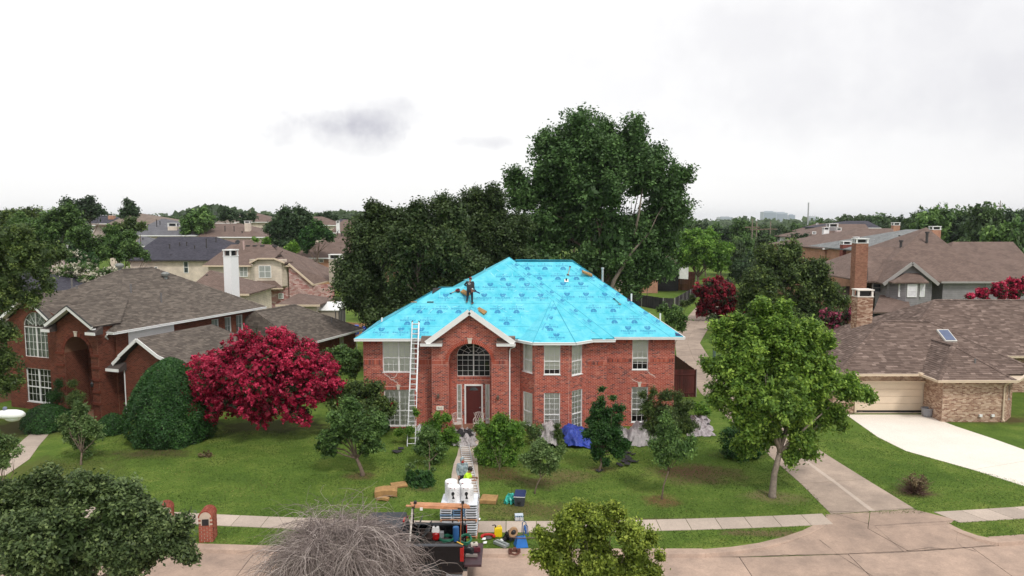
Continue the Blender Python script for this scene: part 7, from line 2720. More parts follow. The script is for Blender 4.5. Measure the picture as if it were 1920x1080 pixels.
for (px, py, w, Y, k, lab) in ((1365, 520, 40, 100, 1, 'dark tree behind the crimson crape myrtle'), (1600, 470, 50, 118, 0, 'tree between the red chimney and the far roofs'), (1405, 470, 70, 118, 1, 'dark green tree behind the olive-green elm'), (1560, 452, 50, 120, 4, 'light green tree right above the olive-green elm'), (1240, 440, 60, 140, 3, 'dark tree behind the leaning trunk roof'), (1110, 470, 90, 96, 1, 'dark tree low behind the cottonwood trunk'), (1045, 480, 90, 92, 3, 'dark tree behind the turquoise ridge'), (1380, 448, 60, 135, 2, 'tree right of the bright green round tree'), (30, 480, 90, 70, 1, 'tree behind the far left oak'), (-30, 470, 100, 60, 3, 'tree beyond the left edge'), (705, 470, 70, 84, 1, 'dark tree behind the left evergreen oak'), (1215, 455, 40, 112, 0, 'tree beside the leaning trunk'), (1525, 445, 55, 128, 1, 'tree left of the white slab chimney'), (1480, 436, 60, 142, 0, 'tree beyond the olive-green elm'), (340, 420, 30, 150, 1, 'tree right of the grey hipped roof'), (300, 560, 60, 60, 4, 'tree behind the left main roof')):
	put(px, py, w, Y, k, lab)

rng_ = np.random.default_rng(9)
nW = 26000
ang = rng_.uniform(-.85, .85, nW)
dist = 380 + 1500 * rng_.random(nW) ** 1.6
X, Yw = np.tan(ang) * dist, dist
hgt = rng_.random(nW) ** .6 * (9 + 3 * np.sin(X / 31) + 2.5 * np.sin(X / 13 + Yw / 50))
hgt = hgt + 6.0 * np.clip((25 - X) / 40, 0, 1) * .9
P = np.stack([X, Yw, np.maximum(.5, hgt)], 1)
Nn = unit(rng_.normal(size=(nW, 3)) * .5 + np.array([0, -.5, .8]))
me = leaves_mesh('distant_woods', LM_FAR, P, Nn, 6.0, rng_, rng_.normal(.5, .2, nW), .8)
ow = bpy.data.objects.new('distant_woods', me)
COL.objects.link(ow)
tag(ow, 'far-off dark green woods along the whole horizon', 'woods', kind='stuff')

SKY1 = mat('pale_blue_facade', (.42, .47, .54), .5, var=.05)
SKY2 = mat('pale_grey_facade', (.50, .52, .56), .5, var=.05)
SKYG = mat('pale_window_band', (.26, .32, .40), .3, var=.05)
for i, (px0, px1, pt, lab, mt) in enumerate(((1349, 1374, 407, 'low white office block on the horizon right of the cottonwood', SKY2), (1432, 1456, 397, 'dark-edged grey tower on the horizon, left of the blue one', SKY1), (1456, 1477, 399, 'pale blue twin tower on the horizon', SKY1), (1479, 1491, 403, 'small blue tower right of the twin towers', SKY1), (1517, 1536, 406, 'pale stepped building on the horizon right of the mast', SKY2), (1733, 1751, 393, 'tall pale blue tower above the right-hand woods', SKY1), (1756, 1770, 395, 'fainter tower beside the tall one above the right-hand woods', SKY2), (1385, 1402, 411, 'very low pale block on the horizon', SKY2))):
	Y = 2600 + i * 60
	x0, z1 = D(px0, pt, Y)
	x1, _ = D(px1, pt, Y)
	b = thing('tower_block', lab, 'building', ((x0 + x1) / 2, Y, 0))
	w_ = (x1 - x0) / 2
	MB().box(-w_, w_, 0, w_ * 1.6, 0, z1).box(-w_ * .6, w_ * .5, 3, w_, z1, z1 + 3).build('facade', mt, b)
	wb = MB()
	z = 8
	while z < z1 - 3:
		wb.box(-w_ * .94, w_ * .94, -.6, -.1, z, z + 2.2)
		z += 4.2
	if wb.v:
		wb.build('window_band', SKYG, b, kind='stuff')
for (px, pyt, Y, lab, arm) in ((469, 392, 260, 'wooden power pole with a crossarm on the left skyline', 1), (1516, 383, 420, 'tall thin mast on the horizon', 0), (1411, 410, 150, 'power pole with a lamp in the green belt', 1), (1419, 415, 158, 'shorter power pole right of the lamp pole', 1), (1445, 415, 165, 'third power pole of the line in the green belt', 1), (1876, 376, 230, 'lattice pole over the right-hand woods', 1)):
	x, z = D(px, pyt, Y)
	b = hz(x, Y) - .3
	pl2 = thing('power_pole', lab, 'pole', (x, Y, b))
	r = .16 if arm else .5
	MB().tube([(0, 0, 0), (0, 0, z - b)], [r, r * .7], 6).build('pole', BARK_LT if arm else STEEL, pl2)
	if arm:
		MB().box(-1.5, 1.5, -.1, .1, z - b - 1.9, z - b - 1.65).build('crossarm', BARK, pl2)
	else:
		MB().box(-.3, .3, -.3, .3, z - b, z - b + 1).build('mast_head', STEEL, pl2)

rng_ = np.random.default_rng(17)
nG = 180000
gx_ = rng_.uniform(-24, 26, nG)
gy_ = 25.9 + 15.5 * rng_.random(nG) ** 1.25
keep = np.ones(nG, bool)


def in_poly(px_, py_, poly):
	c = np.zeros(len(px_), bool)
	n = len(poly)
	for i in range(n):
		(a, b), (d, e) = poly[i], poly[(i + 1) % n]
		if b == e:
			continue
		c ^= ((b > py_) != (e > py_)) & (px_ < (d - a) * (py_ - b) / (e - b) + a)
	return c


swv = np.where(gx_ < 15, 28.62 + .0045 * gx_ ** 2, 25.72 + .027 * np.clip(gx_ - 8, 0, 40) ** 1.5 + 3.0)
keep &= ~((gy_ > swv - 1.1) & (gy_ < swv + .0) & ~((gx_ > 13.2) & (gx_ < 17.6)))
ys = np.array([ystep(float(v)) for v in gx_])
keep &= gy_ > ys + .46
keep &= ~in_poly(gx_, gy_, DL + DR[::-1])
keep &= ~in_poly(gx_, gy_, [(-2.5, 28.9), (-2.72, 31.5), (-2.9, 33.6), (-2.95, 35.5), (-2.9, 39.6), (-1.85, 39.6), (-1.7, 35.5), (-1.55, 33.6), (-1.35, 28.9)])
keep &= ~in_poly(gx_, gy_, [(21.3, 44.95), (20.9, 40.2), (21.15, 37.7), (22.9, 34.75), (26.6, 30.1), (27.2, 28.2), (40, 30), (27.3, 39.9), (26.35, 44.95)])
keep &= ~in_poly(gx_, gy_, [(-24.6, 34.0), (-26.0, 38.6), (-27.6, 43.2), (-28.7, 43.6), (-25.8, 33.6)])
keep &= ~((gx_ > 8.4) & (gx_ < 18.5) & (gy_ < 29.4) & (gy_ > roadedge(9)) & in_poly(gx_, gy_, KCURVE + [(13.3, 29.4), (17.4, 29.9), (18.4, 28.8), (17.6, 28.3), (18.1, 27.0), (18.7, 26.4), (8, 25)]))
gx_, gy_ = gx_[keep], gy_[keep]
k = len(gx_)
P = np.stack([gx_, gy_, np.full(k, .02)], 1)
th = rng_.uniform(0, 2 * math.pi, k)
Nn = unit(np.stack([np.cos(th), np.sin(th), rng_.uniform(.5, 1.6, k)], 1))
me = leaves_mesh('grass', tint_mat('grass_blade', [(0, (.062, .118, .022)), (.5, (.112, .180, .032)), (.85, (.175, .24, .05)), (1, (.30, .27, .10))], .9, .45, .5, .3), P, Nn, .065, rng_, .47 + .22 * np.sin(gx_ * .7 + np.sin(gy_ * .8)) * np.sin(gy_ * .9 + 2 * np.sin(gx_ * .31)) + rng_.normal(0, .22, k), .35)
og = bpy.data.objects.new('grass', me)
COL.objects.link(og)
tag(og, 'short mown grass over the front lawns and verge', 'grass', kind='stuff')


# ================================================================== PEOPLE
def remesh(mb, name, material, parent, voxel=.016, smooth=True):
	me = bpy.data.meshes.new(name)
	me.from_pydata(mb.v, [], mb.f)
	o = bpy.data.objects.new(name, me)
	COL.objects.link(o)
	md = o.modifiers.new('r', 'REMESH')
	md.mode = 'VOXEL'
	md.voxel_size = voxel
	sm_ = o.modifiers.new('s', 'SMOOTH')
	sm_.iterations = 2
	sm_.factor = .5
	dg = bpy.context.evaluated_depsgraph_get()
	me2 = bpy.data.meshes.new_from_object(o.evaluated_get(dg))
	o.modifiers.clear()
	o.data = me2
	me2.name = name
	bpy.data.meshes.remove(me)
	me2.materials.clear()
	me2.materials.append(material)
	me2.polygons.foreach_set('use_smooth', [True] * len(me2.polygons))
	o.parent = parent
	return o


def cap(mb, a, b, ra, rb):
	"""closed tapered limb from a to b"""
	a, b = Vector(a), Vector(b)
	mb.tube([a, a.lerp(b, .33), a.lerp(b, .66), b], [ra, ra * .72 + rb * .33, ra * .33 + rb * .7, rb], 10)
	mb.ball(a, ra, 10, 8)
	mb.ball(b, rb, 10, 8)


def hand(mb, wrist, d, up, s=1.0, curl=.5):
	"""palm and five bent fingers of unequal length leaving the wrist along d"""
	w, d = Vector(wrist), Vector(d).normalized()
	side = d.cross(Vector(up)).normalized()
	nrm = side.cross(d).normalized()
	pc = w + d * .05 * s
	M = Matrix((side, d, nrm)).transposed()
	mb.obox(pc, (.080 * s, .10 * s, .03 * s), M)
	for i, (o_, L) in enumerate(((-.031, .068), (-.011, .080), (.010, .075), (.030, .058))):
		k = w + d * .095 * s + side * o_ * s
		q1 = k + (d * math.cos(curl * .6) - nrm * math.sin(curl * .6)) * L * .5 * s
		q2 = q1 + (d * math.cos(curl * 1.6) - nrm * math.sin(curl * 1.6)) * L * .5 * s
		mb.tube([k, q1, q2], [.0105 * s, .0095 * s, .0075 * s], 6)
	k = w + d * .03 * s - side * .034 * s
	mb.tube([k, k + (d * .6 - side * .7 - nrm * .3).normalized() * .04 * s, k + (d * .9 - side * .55 - nrm * .5).normalized() * .072 * s], [.014 * s, .012 * s, .009 * s], 6)


def person(label, loc, rot, J, shirt, trousers, shoe, skin, head_dir=(0, -1, 0), hair=None, hood=None, long_sleeve=True, group=None, extras=None, hair_shape=1.0, mask=None):
	"""J: joint positions in metres in the person's own frame, facing -Y"""
	root = thing('person', label, 'person', loc, rot, group)
	V_ = {k: Vector(v) for k, v in J.items()}
	hd = Vector(head_dir).normalized()
	hc = V_['head']
	b = MB()
	sd = hd.cross(Vector((0, 0, 1))).normalized()
	upv = sd.cross(hd).normalized()
	Mh = Matrix((sd, hd, upv)).transposed()

	def H(x, y, z):
		return hc + Mh @ Vector((x, y, z))
	hb = MB()
	hb.ball((0, 0, 0), (.075, .095, .105), 14, 10)
	b.raw([tuple(hc + Mh @ Vector(v)) for v in hb.v], hb.f)
	jb = MB()
	jb.ball((0, 0, 0), (.055, .062, .06), 10, 8)
	b.raw([tuple(H(0, .028, -.065) + Mh @ Vector(v)) for v in jb.v], jb.f)
	b.tube([H(0, .09, .012), H(0, .112, -.012), H(0, .118, -.03), H(0, .09, -.036)], [.008, .013, .017, .01], 6)      # nose
	for s_ in (-1, 1):
		b.ball(H(s_ * .078, 0, -.01), (.014, .022, .032), 6, 6)                                                      # ears
		b.ball(H(s_ * .03, .082, .035), (.024, .014, .009), 6, 5)                                                    # brows
	b.ball(H(0, .083, -.068), (.026, .012, .008), 6, 5)
	b.ball(H(0, .083, -.082), (.022, .011, .008), 6, 5)                                                              # lips
	cap(b, V_['neck'], hc + Mh @ Vector((0, -.01, -.06)), .052, .05)
	cap(b, V_['pelvis'], V_['chest'], .11, .12)
	cap(b, V_['chest'], V_['neck'], .11, .055)
	for s_ in 'lr':
		cap(b, V_['sh_' + s_], V_['el_' + s_], .047, .036)
		cap(b, V_['el_' + s_], V_['wr_' + s_], .036, .025)
		cap(b, V_['chest'] + Vector((0, 0, .08)), V_['sh_' + s_], .06, .05)
		cap(b, V_['hip_' + s_], V_['kn_' + s_], .078, .05)
		cap(b, V_['kn_' + s_], V_['an_' + s_], .05, .034)
		cap(b, V_['pelvis'], V_['hip_' + s_], .09, .085)
		d = (V_['wr_' + s_] - V_['el_' + s_]).normalized()
		hand(b, V_['wr_' + s_] - d * .01, J.get('hd_' + s_, d), (0, -1, .2) if s_ == 'l' else (0, -1, .2), 1.05)
		cap(b, V_['an_' + s_] - Vector((0, 0, .03)), V_['to_' + s_], .036, .028)
	remesh(b, 'body', skin, root, .011)
	e = MB()
	for s_ in (-1, 1):
		e.ball(H(s_ * .03, .087, .014), (.013, .008, .008), 8, 6)
	e.build('eyes', mat('eye', (.04, .03, .025), .2), root, smooth=True)
	t = MB()
	cap(t, V_['pelvis'] + Vector((0, 0, .02)), V_['chest'], .135, .145)
	hipw = (V_['hip_l'] - V_['hip_r']) * .5
	cap(t, V_['pelvis'] + hipw * .6, V_['chest'] + (V_['sh_l'] - V_['sh_r']) * .22, .115, .13)
	cap(t, V_['pelvis'] - hipw * .6, V_['chest'] - (V_['sh_l'] - V_['sh_r']) * .22, .115, .13)
	cap(t, V_['chest'] + Vector((0, 0, .02)), V_['neck'] - Vector((0, 0, .03)), .12, .06)
	for s_ in 'lr':
		cap(t, V_['chest'] + Vector((0, 0, .09)), V_['sh_' + s_], .075, .066)
		cap(t, V_['sh_' + s_], V_['el_' + s_], .064, .050)
		if long_sleeve:
			cap(t, V_['el_' + s_], V_['wr_' + s_].lerp(V_['el_' + s_], .06), .050, .037)
	remesh(t, 'shirt', shirt, root, .018)
	p = MB()
	cap(p, V_['pelvis'] - Vector((0, 0, .02)), V_['pelvis'] + Vector((0, 0, .10)), .13, .125)
	for s_ in 'lr':
		cap(p, V_['pelvis'], V_['hip_' + s_], .11, .11)
		cap(p, V_['hip_' + s_], V_['kn_' + s_], .105, .068)
		cap(p, V_['kn_' + s_], V_['an_' + s_] + Vector((0, 0, .02)), .068, .056)
	remesh(p, 'trousers', trousers, root, .018)
	for s_ in 'lr':
		q = MB()
		a, c = V_['an_' + s_], V_['to_' + s_]
		cap(q, a - Vector((0, 0, .035)), c, .05, .038)
		cap(q, a - Vector((0, 0, .04)) - (c - a).normalized() * .05, a - Vector((0, 0, .04)), .042, .048)
		remesh(q, 'shoe', shoe, root, .014)
	if hair:
		q = MB()
		q.ball((0, 0, 0), (.088 * hair_shape, .106 * hair_shape, .105 * hair_shape), 14, 10)
		vs = [H(v[0], v[1] - .018, v[2] + .028) for v in q.v]
		o = remesh(MB().raw(vs, q.f), 'hair', hair, root, .013)
	if hood:
		q = MB()
		hb2 = MB()
		hb2.ball((0, 0, 0), (.105, .115, .13), 12, 9)
		q.raw([tuple(H(v[0], v[1] - .035, v[2] + .01)) for v in hb2.v], hb2.f)
		cap(q, V_['neck'] - Vector((0, 0, .03)), H(0, -.03, -.03), .095, .085)
		remesh(q, 'hood', hood, root, .014)
	if mask:
		q = MB()
		hb2 = MB()
		hb2.ball((0, 0, 0), (.072, .06, .068), 12, 9)
		q.raw([tuple(H(v[0], v[1] + .05, v[2] - .05)) for v in hb2.v], hb2.f)
		remesh(q, 'face_cloth', mask, root, .012)
	if extras:
		extras(root, H, V_)
	return root


SKIN = mat('skin', (.30, .15, .10), .6, var=.06)
JEANS = mat('dark_jeans', (.018, .022, .035), .9, var=.3, scale=12)
CHAR = mat('charcoal_shirt', (.035, .033, .038), .9, var=.2, scale=10)
CAMO = mat('blue_grey_camouflage', (.09, .14, .17), .9, var=.1, scale=14, col2=(.42, .50, .52))
NEON = mat('neon_yellow_shirt', (.55, .85, .03), .8, var=.12, scale=8)
HAIRM = mat('black_hair', (.010, .009, .009), .6)
REDC = mat('red_cloth', (.50, .03, .03), .8)
BOOT = mat('tan_boot', (.22, .09, .05), .8)
SHOE = mat('dark_shoe', (.03, .03, .035), .7)
PALEP = mat('pale_print', (.55, .52, .50), .8)


def plane_hit(px, py, p0, n):
	d = Vector(ray(px, py))
	o = Vector((0, 0, CAMH))
	t = (Vector(p0) - o).dot(n) / d.dot(n)
	return o + d * t


NF = Vector((0, -PT, 1)).normalized()
PF = Vector((0, YE, ZE + .02))
PRW = Vector((0, YRE, ZE + .02))


def roofer_extras(root, H, V_):
	c = V_['chest'] + Vector((0, .15, .06))
	m = MB()
	rg = random.Random(3)
	for i in range(7):
		a = i * .9
		m.face([c + Vector((math.cos(a) * .035, .004 + .001 * i, math.sin(a) * .05)), c + Vector((math.cos(a + .5) * .09, .004 + .001 * i, math.sin(a + .5) * .085)), c + Vector((math.cos(a + .9) * .075, .004 + .001 * i, math.sin(a + .9) * .07)), c + Vector((math.cos(a + 1.2) * .03, .004 + .001 * i, math.sin(a + 1.2) * .03))])
	m.build('back_print', PALEP, root)
	q = MB()
	hb2 = MB()
	hb2.ball((0, 0, 0), (.092, .105, .085), 12, 9)
	q.raw([tuple(H(v[0], v[1] - .01, max(v[2], -.005) + .045)) for v in hb2.v], hb2.f)
	q.raw([tuple(H(x, y, z)) for x, y, z in ((-.07, .07, .05), (.07, .07, .05), (.06, .17, .035), (-.06, .17, .035), (-.07, .07, .065), (.07, .07, .065), (.06, .17, .045), (-.06, .17, .045))], [(0, 3, 2, 1), (4, 5, 6, 7), (0, 1, 5, 4), (1, 2, 6, 5), (2, 3, 7, 6), (3, 0, 4, 7)])
	q.build('cap', REDC, root, smooth=True)
	p = V_['pelvis'] + Vector((-.17, .05, -.03))
	MB().obox(p, (.12, .16, .2), Matrix.Rotation(.2, 3, 'Y')).build('tool_pouch', BOOT, root)
	MB().ball(p + Vector((-.02, .03, .10)), .05).build('tape_measure', WHITE, root)


fp = plane_hit(881, 570, PF, NF)
person('roofer in charcoal shirt and red cap standing on the turquoise roof, back turned', (fp.x, fp.y, fp.z - .02), 168,
	   dict(pelvis=(0, 0, .88), chest=(0, -.05, 1.22), neck=(0, -.10, 1.43), head=(.0, -.17, 1.53),
			sh_l=(.19, -.06, 1.36), sh_r=(-.19, -.06, 1.36), el_l=(.36, -.12, 1.18), wr_l=(.30, -.34, 1.10), el_r=(-.25, -.02, 1.10), wr_r=(-.25, -.12, .88),
			hip_l=(.10, 0, .86), hip_r=(-.10, 0, .86), kn_l=(.16, -.06, .48), kn_r=(-.13, -.05, .44), an_l=(.18, .02, .20), an_r=(-.15, .02, .10), to_l=(.20, -.14, .23), to_r=(-.19, -.16, .09)),
	   CHAR, JEANS, BOOT, SKIN, head_dir=(.1, -.8, -.55), hair=HAIRM, extras=roofer_extras, hair_shape=.96)
gp = Vector(fp) + Matrix.Rotation(math.radians(168), 3, 'Z') @ Vector((-.25, -.17, .80))
ng = thing('nail_gun', 'dark blue nail gun held by the roofer beside his hip', 'tool', tuple(gp))
Mg = Matrix.Rotation(math.radians(25), 3, 'Y')
MB().obox((.18, -.02, -.08), (.34, .07, .07), Mg).build('gun_body', mat('navy_tool', (.01, .03, .15), .4), ng)
MB().obox((.06, -.02, 0), (.07, .05, .14), Mg).build('grip', BLACK_M, ng)
MB().obox((.02, 0, -.03), (.06, .06, .05), Mg).build('muzzle', STEEL, ng)

wx1_, _ = D(867, 880, 31.5)
person('person in a blue-grey camouflage hood with red face cloth on the front walk', (wx1_, 31.5, .03), 12,
	   dict(pelvis=(0, 0, .92), chest=(0, 0, 1.25), neck=(0, -.02, 1.46), head=(.0, -.05, 1.60),
			sh_l=(.19, 0, 1.40), sh_r=(-.19, 0, 1.40), el_l=(.23, .02, 1.12), wr_l=(.18, -.12, .93), el_r=(-.24, .02, 1.12), wr_r=(-.2, -.10, .92),
			hip_l=(.10, 0, .90), hip_r=(-.10, 0, .90), kn_l=(.12, -.03, .5), kn_r=(-.12, -.03, .5), an_l=(.13, .02, .10), an_r=(-.13, .02, .10), to_l=(.15, -.14, .05), to_r=(-.15, -.14, .05)),
	   CAMO, JEANS, SHOE, SKIN, head_dir=(.25, -.85, -.25), hood=CAMO, mask=REDC)
wx2_, _ = D(874, 900, 30.45)
person('black-haired person in a neon yellow shirt looking right behind the white rolls', (wx2_, 30.45, .03), 78,
	   dict(pelvis=(0, .03, .92), chest=(0, -.05, 1.22), neck=(0, -.12, 1.42), head=(.0, -.19, 1.53),
			sh_l=(.18, -.07, 1.36), sh_r=(-.18, -.07, 1.36), el_l=(.22, -.18, 1.12), wr_l=(.12, -.40, 1.15), el_r=(-.22, -.16, 1.12), wr_r=(-.10, -.36, 1.10),
			hip_l=(.10, .03, .90), hip_r=(-.10, .03, .90), kn_l=(.12, -.03, .5), kn_r=(-.12, .03, .5), an_l=(.13, .04, .10), an_r=(-.13, .1, .10), to_l=(.15, -.12, .05), to_r=(-.15, -.06, .05)),
	   NEON, JEANS, SHOE, SKIN, head_dir=(0, -.85, -.45), hair=HAIRM, long_sleeve=False, hair_shape=1.08)


# ================================================================== LADDERS
def ladder(label, p0, p1, half, step=.3, r=.022, name='ladder', cap_m=BLACK_M, width_dir=(1, 0, 0), stile_h=.07):
	p0, p1 = Vector(p0), Vector(p1)
	root = thing(name, label, 'ladder', tuple(p0))
	w = Vector(width_dir).normalized() * half
	d = p1 - p0
	n = int(d.length / step)
	for s_ in (-1, 1):
		MB().beam(w * s_, d + w * s_, .035, stile_h, up=d.cross(w)).build('stile', ALU, root)
		MB().ball(d + w * s_, .045).build('end_cap', cap_m, root)
	for i in range(n):
		q = d * ((i + .5) / n)
		MB().tube([q - w, q + w], r, 6).build('rung', ALU, root)
	return root


b0 = Vector((*G(763, 838), .03))
b1 = Vector((*G(779, 838), .03))
bm_ = (b0 + b1) / 2
zt_ = 6.42
top = Vector((D(779.5, 608, 41.75)[0], 41.75, zt_))
ladder('aluminium extension ladder leaning against the left eave of the house', bm_, top, .215)
ladder('upper section of the aluminium extension ladder, set just behind the lower one', bm_ + (top - bm_) * .42 + Vector((.0, -.05, .03)), top + (top - bm_).normalized() * .02 + Vector((0, -.05, .03)), .18, name='ladder_section')
w0g, w1g = G(871, 838), G(889, 936)
ladder('long metal ladder lying flat along the front walk', (w1g[0], w1g[1], .09), (w0g[0], w0g[1], .09), .24, step=.33)

# ================================================================== MATERIALS ON THE GRASS
def cushion(label, c, size, rot, tilt=0.0, group='brown foam cushions', name='foam_cushion', bend=0.0, up=None):
	"""thick foam pad with soft edges; bend lifts the middle"""
	root = thing(name, label, 'cushion', tuple(c), rot, group)
	nx, ny = 8, 6
	L, W, T = size
	top, bot = [], []
	rng = random.Random(int(c[0] * 100))
	for j in range(ny + 1):
		for i in range(nx + 1):
			u_, v_ = i / nx - .5, j / ny - .5
			e = min(1, (0.5 - max(abs(u_), abs(v_))) * 9)
			z = bend * (1 - (2 * u_) ** 2)
			top.append((u_ * L, v_ * W, z + T * (.86 + .14 * e) + rng.uniform(-.006, .006)))
			bot.append((u_ * L * .98, v_ * W * .98, z))
	k = len(top)
	fs = []
	for j in range(ny):
		for i in range(nx):
			a = j * (nx + 1) + i
			fs.append((a, a + 1, a + nx + 2, a + nx + 1))
			fs.append((k + a, k + a + nx + 1, k + a + nx + 2, k + a + 1))
	rim = [i for i in range(nx + 1)] + [j * (nx + 1) + nx for j in range(1, ny + 1)] + [ny * (nx + 1) + i for i in range(nx - 1, -1, -1)] + [j * (nx + 1) for j in range(ny - 1, 0, -1)]
	for a, b in zip(rim, rim[1:] + rim[:1]):
		fs.append((a, k + a, k + b, b))
	o = MB().raw(top + bot, fs).build('pad', FOAM, root)
	if up is not None:
		root.rotation_euler = up.to_track_quat('Z', 'Y').to_euler()
		root.rotation_euler.rotate_axis('Z', math.radians(rot))
	return root


g = G(724, 929)
cushion('thick bent brown foam cushion on the left lawn', (*g, .02), (1.0, .62, .30), 8, bend=.06)
g = G(718, 938)
cushion('small brown foam scrap in front of the bent cushion', (*g, .01), (.55, .22, .12), -10, bend=.04)
g = G(748, 911)
cushion('flat brown foam sheet behind the bent cushion', (*g, .02), (.72, .62, .08), 20)
g = G(917, 940)
cushion('square brown foam cushion right of the bag pallet', (*g, .02), (.72, .72, .18), -8)
for (px, py, sz, r_, pf, nn, lab) in ((903, 585, (.62, .30, .12), -38, PF, NF, 'brown foam cushion on the turquoise roof below the roofer'), (873, 551, (.60, .30, .12), -38, PF, NF, 'brown foam cushion on the turquoise roof behind the roofer')):
	p = plane_hit(px, py, pf, nn)
	cushion(lab, tuple(p + nn * .03), sz, r_, up=nn)
px_ = D(1100, 512, 46.4)
NR = Vector((PT, 0, 1)).normalized()
cushion('brown foam cushion lying over the right hip of the turquoise roof', (px_[0], 46.4, px_[1] - .06), (.70, .32, .12), -50, up=Vector((.45, -.3, 1)).normalized())

def roof_scrap(label, px, py, pts, pf=PF, nn=NF, material=DECK, name='shingle_scrap', cat='scrap', group=None):
	p = plane_hit(px, py, pf, nn)
	root = thing(name, label, cat, tuple(p), 0, group)
	U_ = Vector((1, 0, 0))
	V_ = nn.cross(U_)
	q = [U_ * a + V_ * b + nn * .035 for a, b in pts]
	m = MB()
	m.face(q)
	m.face([x - nn * .03 for x in q[::-1]])
	for i in range(len(q)):
		j = (i + 1) % len(q)
		m.face([q[i] - nn * .03, q[j] - nn * .03, q[j], q[i]])
	m.build('piece', material, root)
	return root


roof_scrap('dark triangular patch of bare deck near the left lower ridge', 817, 546, [(-.2, -.28), (-.2, .25), (.35, .3)], material=BLACK_M, name='bare_patch')
roof_scrap('flat black shingle strip at the left of the turquoise roof', 807, 567, [(-.2, -.03), (.2, -.03), (.2, .05), (-.2, .05)], material=BLACK_M)
roof_scrap('black triangular flap at the lower right corner of the roof', 1272, 627, [(-.18, .14), (-.18, -.12), (.2, -.12)], PRW, NF, mat('navy_flap', (.01, .03, .12), .6), name='loose_flap')
roof_scrap('dark triangular flap on the right end of the turquoise roof', 1179, 563, [(-.1, .14), (-.1, -.12), (.16, -.12)], PRW, NF, MAT['navy_flap'], name='loose_flap')
roof_scrap('brownish strip of old deck at the left roof edge', 776, 567, [(-.18, -.02), (.18, -.02), (.18, .04), (-.18, .04)], material=FOAM, name='deck_strip')


def roof_tool(label, pxa, pya, pxb, pyb, pf, head=.05, red=False, name='roofing_tool'):
	a, b = plane_hit(pxa, pya, pf, NF) + NF * .05, plane_hit(pxb, pyb, pf, NF) + NF * .05
	root = thing(name, label, 'tool', tuple(a))
	MB().tube([(0, 0, 0), tuple(b - a)], .018, 6).build('handle', WOOD if red else BLACK_M, root)
	MB().obox(tuple(b - a), (.16, .08, .07), Matrix.Rotation(.5, 3, 'Y')).build('tool_head', STEEL if not red else BOOT, root)
	MB().obox((0, 0, 0), (.12, .07, .06)).build('butt', MAT['navy_tool'], root)
	return root


roof_tool('hatchet lying on the upper right of the turquoise roof', 1069, 501, 1065, 516, PRW, red=True)
roof_tool('hammer lying in the middle of the right roof slope', 1151, 561, 1162, 571, PRW)
roof_tool('long pry bar lying left of the roofer', 845, 551, 856, 546, PF, red=True)
p = plane_hit(1062, 527, PRW, NF)
vf = thing('vent_flashing', 'white square vent flashing with a black pipe below the hatchet', 'vent', tuple(p))
Mf = Matrix.Rotation(math.atan(PT), 3, 'X')
MB().obox((0, 0, .03), (.26, .26, .02), Mf).build('flashing_plate', WHITE, vf)
MB().lathe([(.05, 0), (.05, .16)], (0, 0, .02), 8).build('pipe', BLACK_M, vf)
p = plane_hit(859, 548, PF, NF)
rt = thing('circular_saw', 'red and black power tool on the lower left ridge beside the roofer', 'tool', tuple(p))
MB().obox((0, 0, .12), (.24, .14, .14), Mf).build('tool_body', TAIL, rt)
MB().lathe([(.12, -.02), (.12, .02)], (.0, -.05, .1), 10, Matrix.Rotation(1.57, 3, 'X')).build('guard', BLACK_M, rt)
MB().tube([(-.05, 0, .17), (0, 0, .25), (.08, 0, .19)], .02, 5).build('grip', BLACK_M, rt)

# ---------------- pallets of shingle bundles with four white rolls on top
PX0, PX1 = D(825, 975, 27.0)[0], D(895, 975, 27.0)[0]
PY0, PY1 = 27.0, 28.2
WRAP = mat('white_wrapper', (.74, .77, .82), .35, var=.10, scale=6)
WRAPB = mat('blue_wrapper_print', (.20, .34, .52), .4, var=.3, scale=12)
SHEND = mat('shingle_end', (.018, .018, .022), .9)
zc = .02


def pallet(label, z):
	root = thing('pallet', label, 'pallet', ((PX0 + PX1) / 2, (PY0 + PY1) / 2, z))
	w, d = (PX1 - PX0) / 2, (PY1 - PY0) / 2
	for x in (-w + .04, 0, w - .04):
		MB().box(x - .03, x + .03, -d, d, .0, .07).build('stringer', WOOD, root)
	for i in range(6):
		y = -d + i * (2 * d - .1) / 5
		MB().box(-w, w, y, y + .1, .0701, .09).build('deck_board', WOOD, root)
	return root


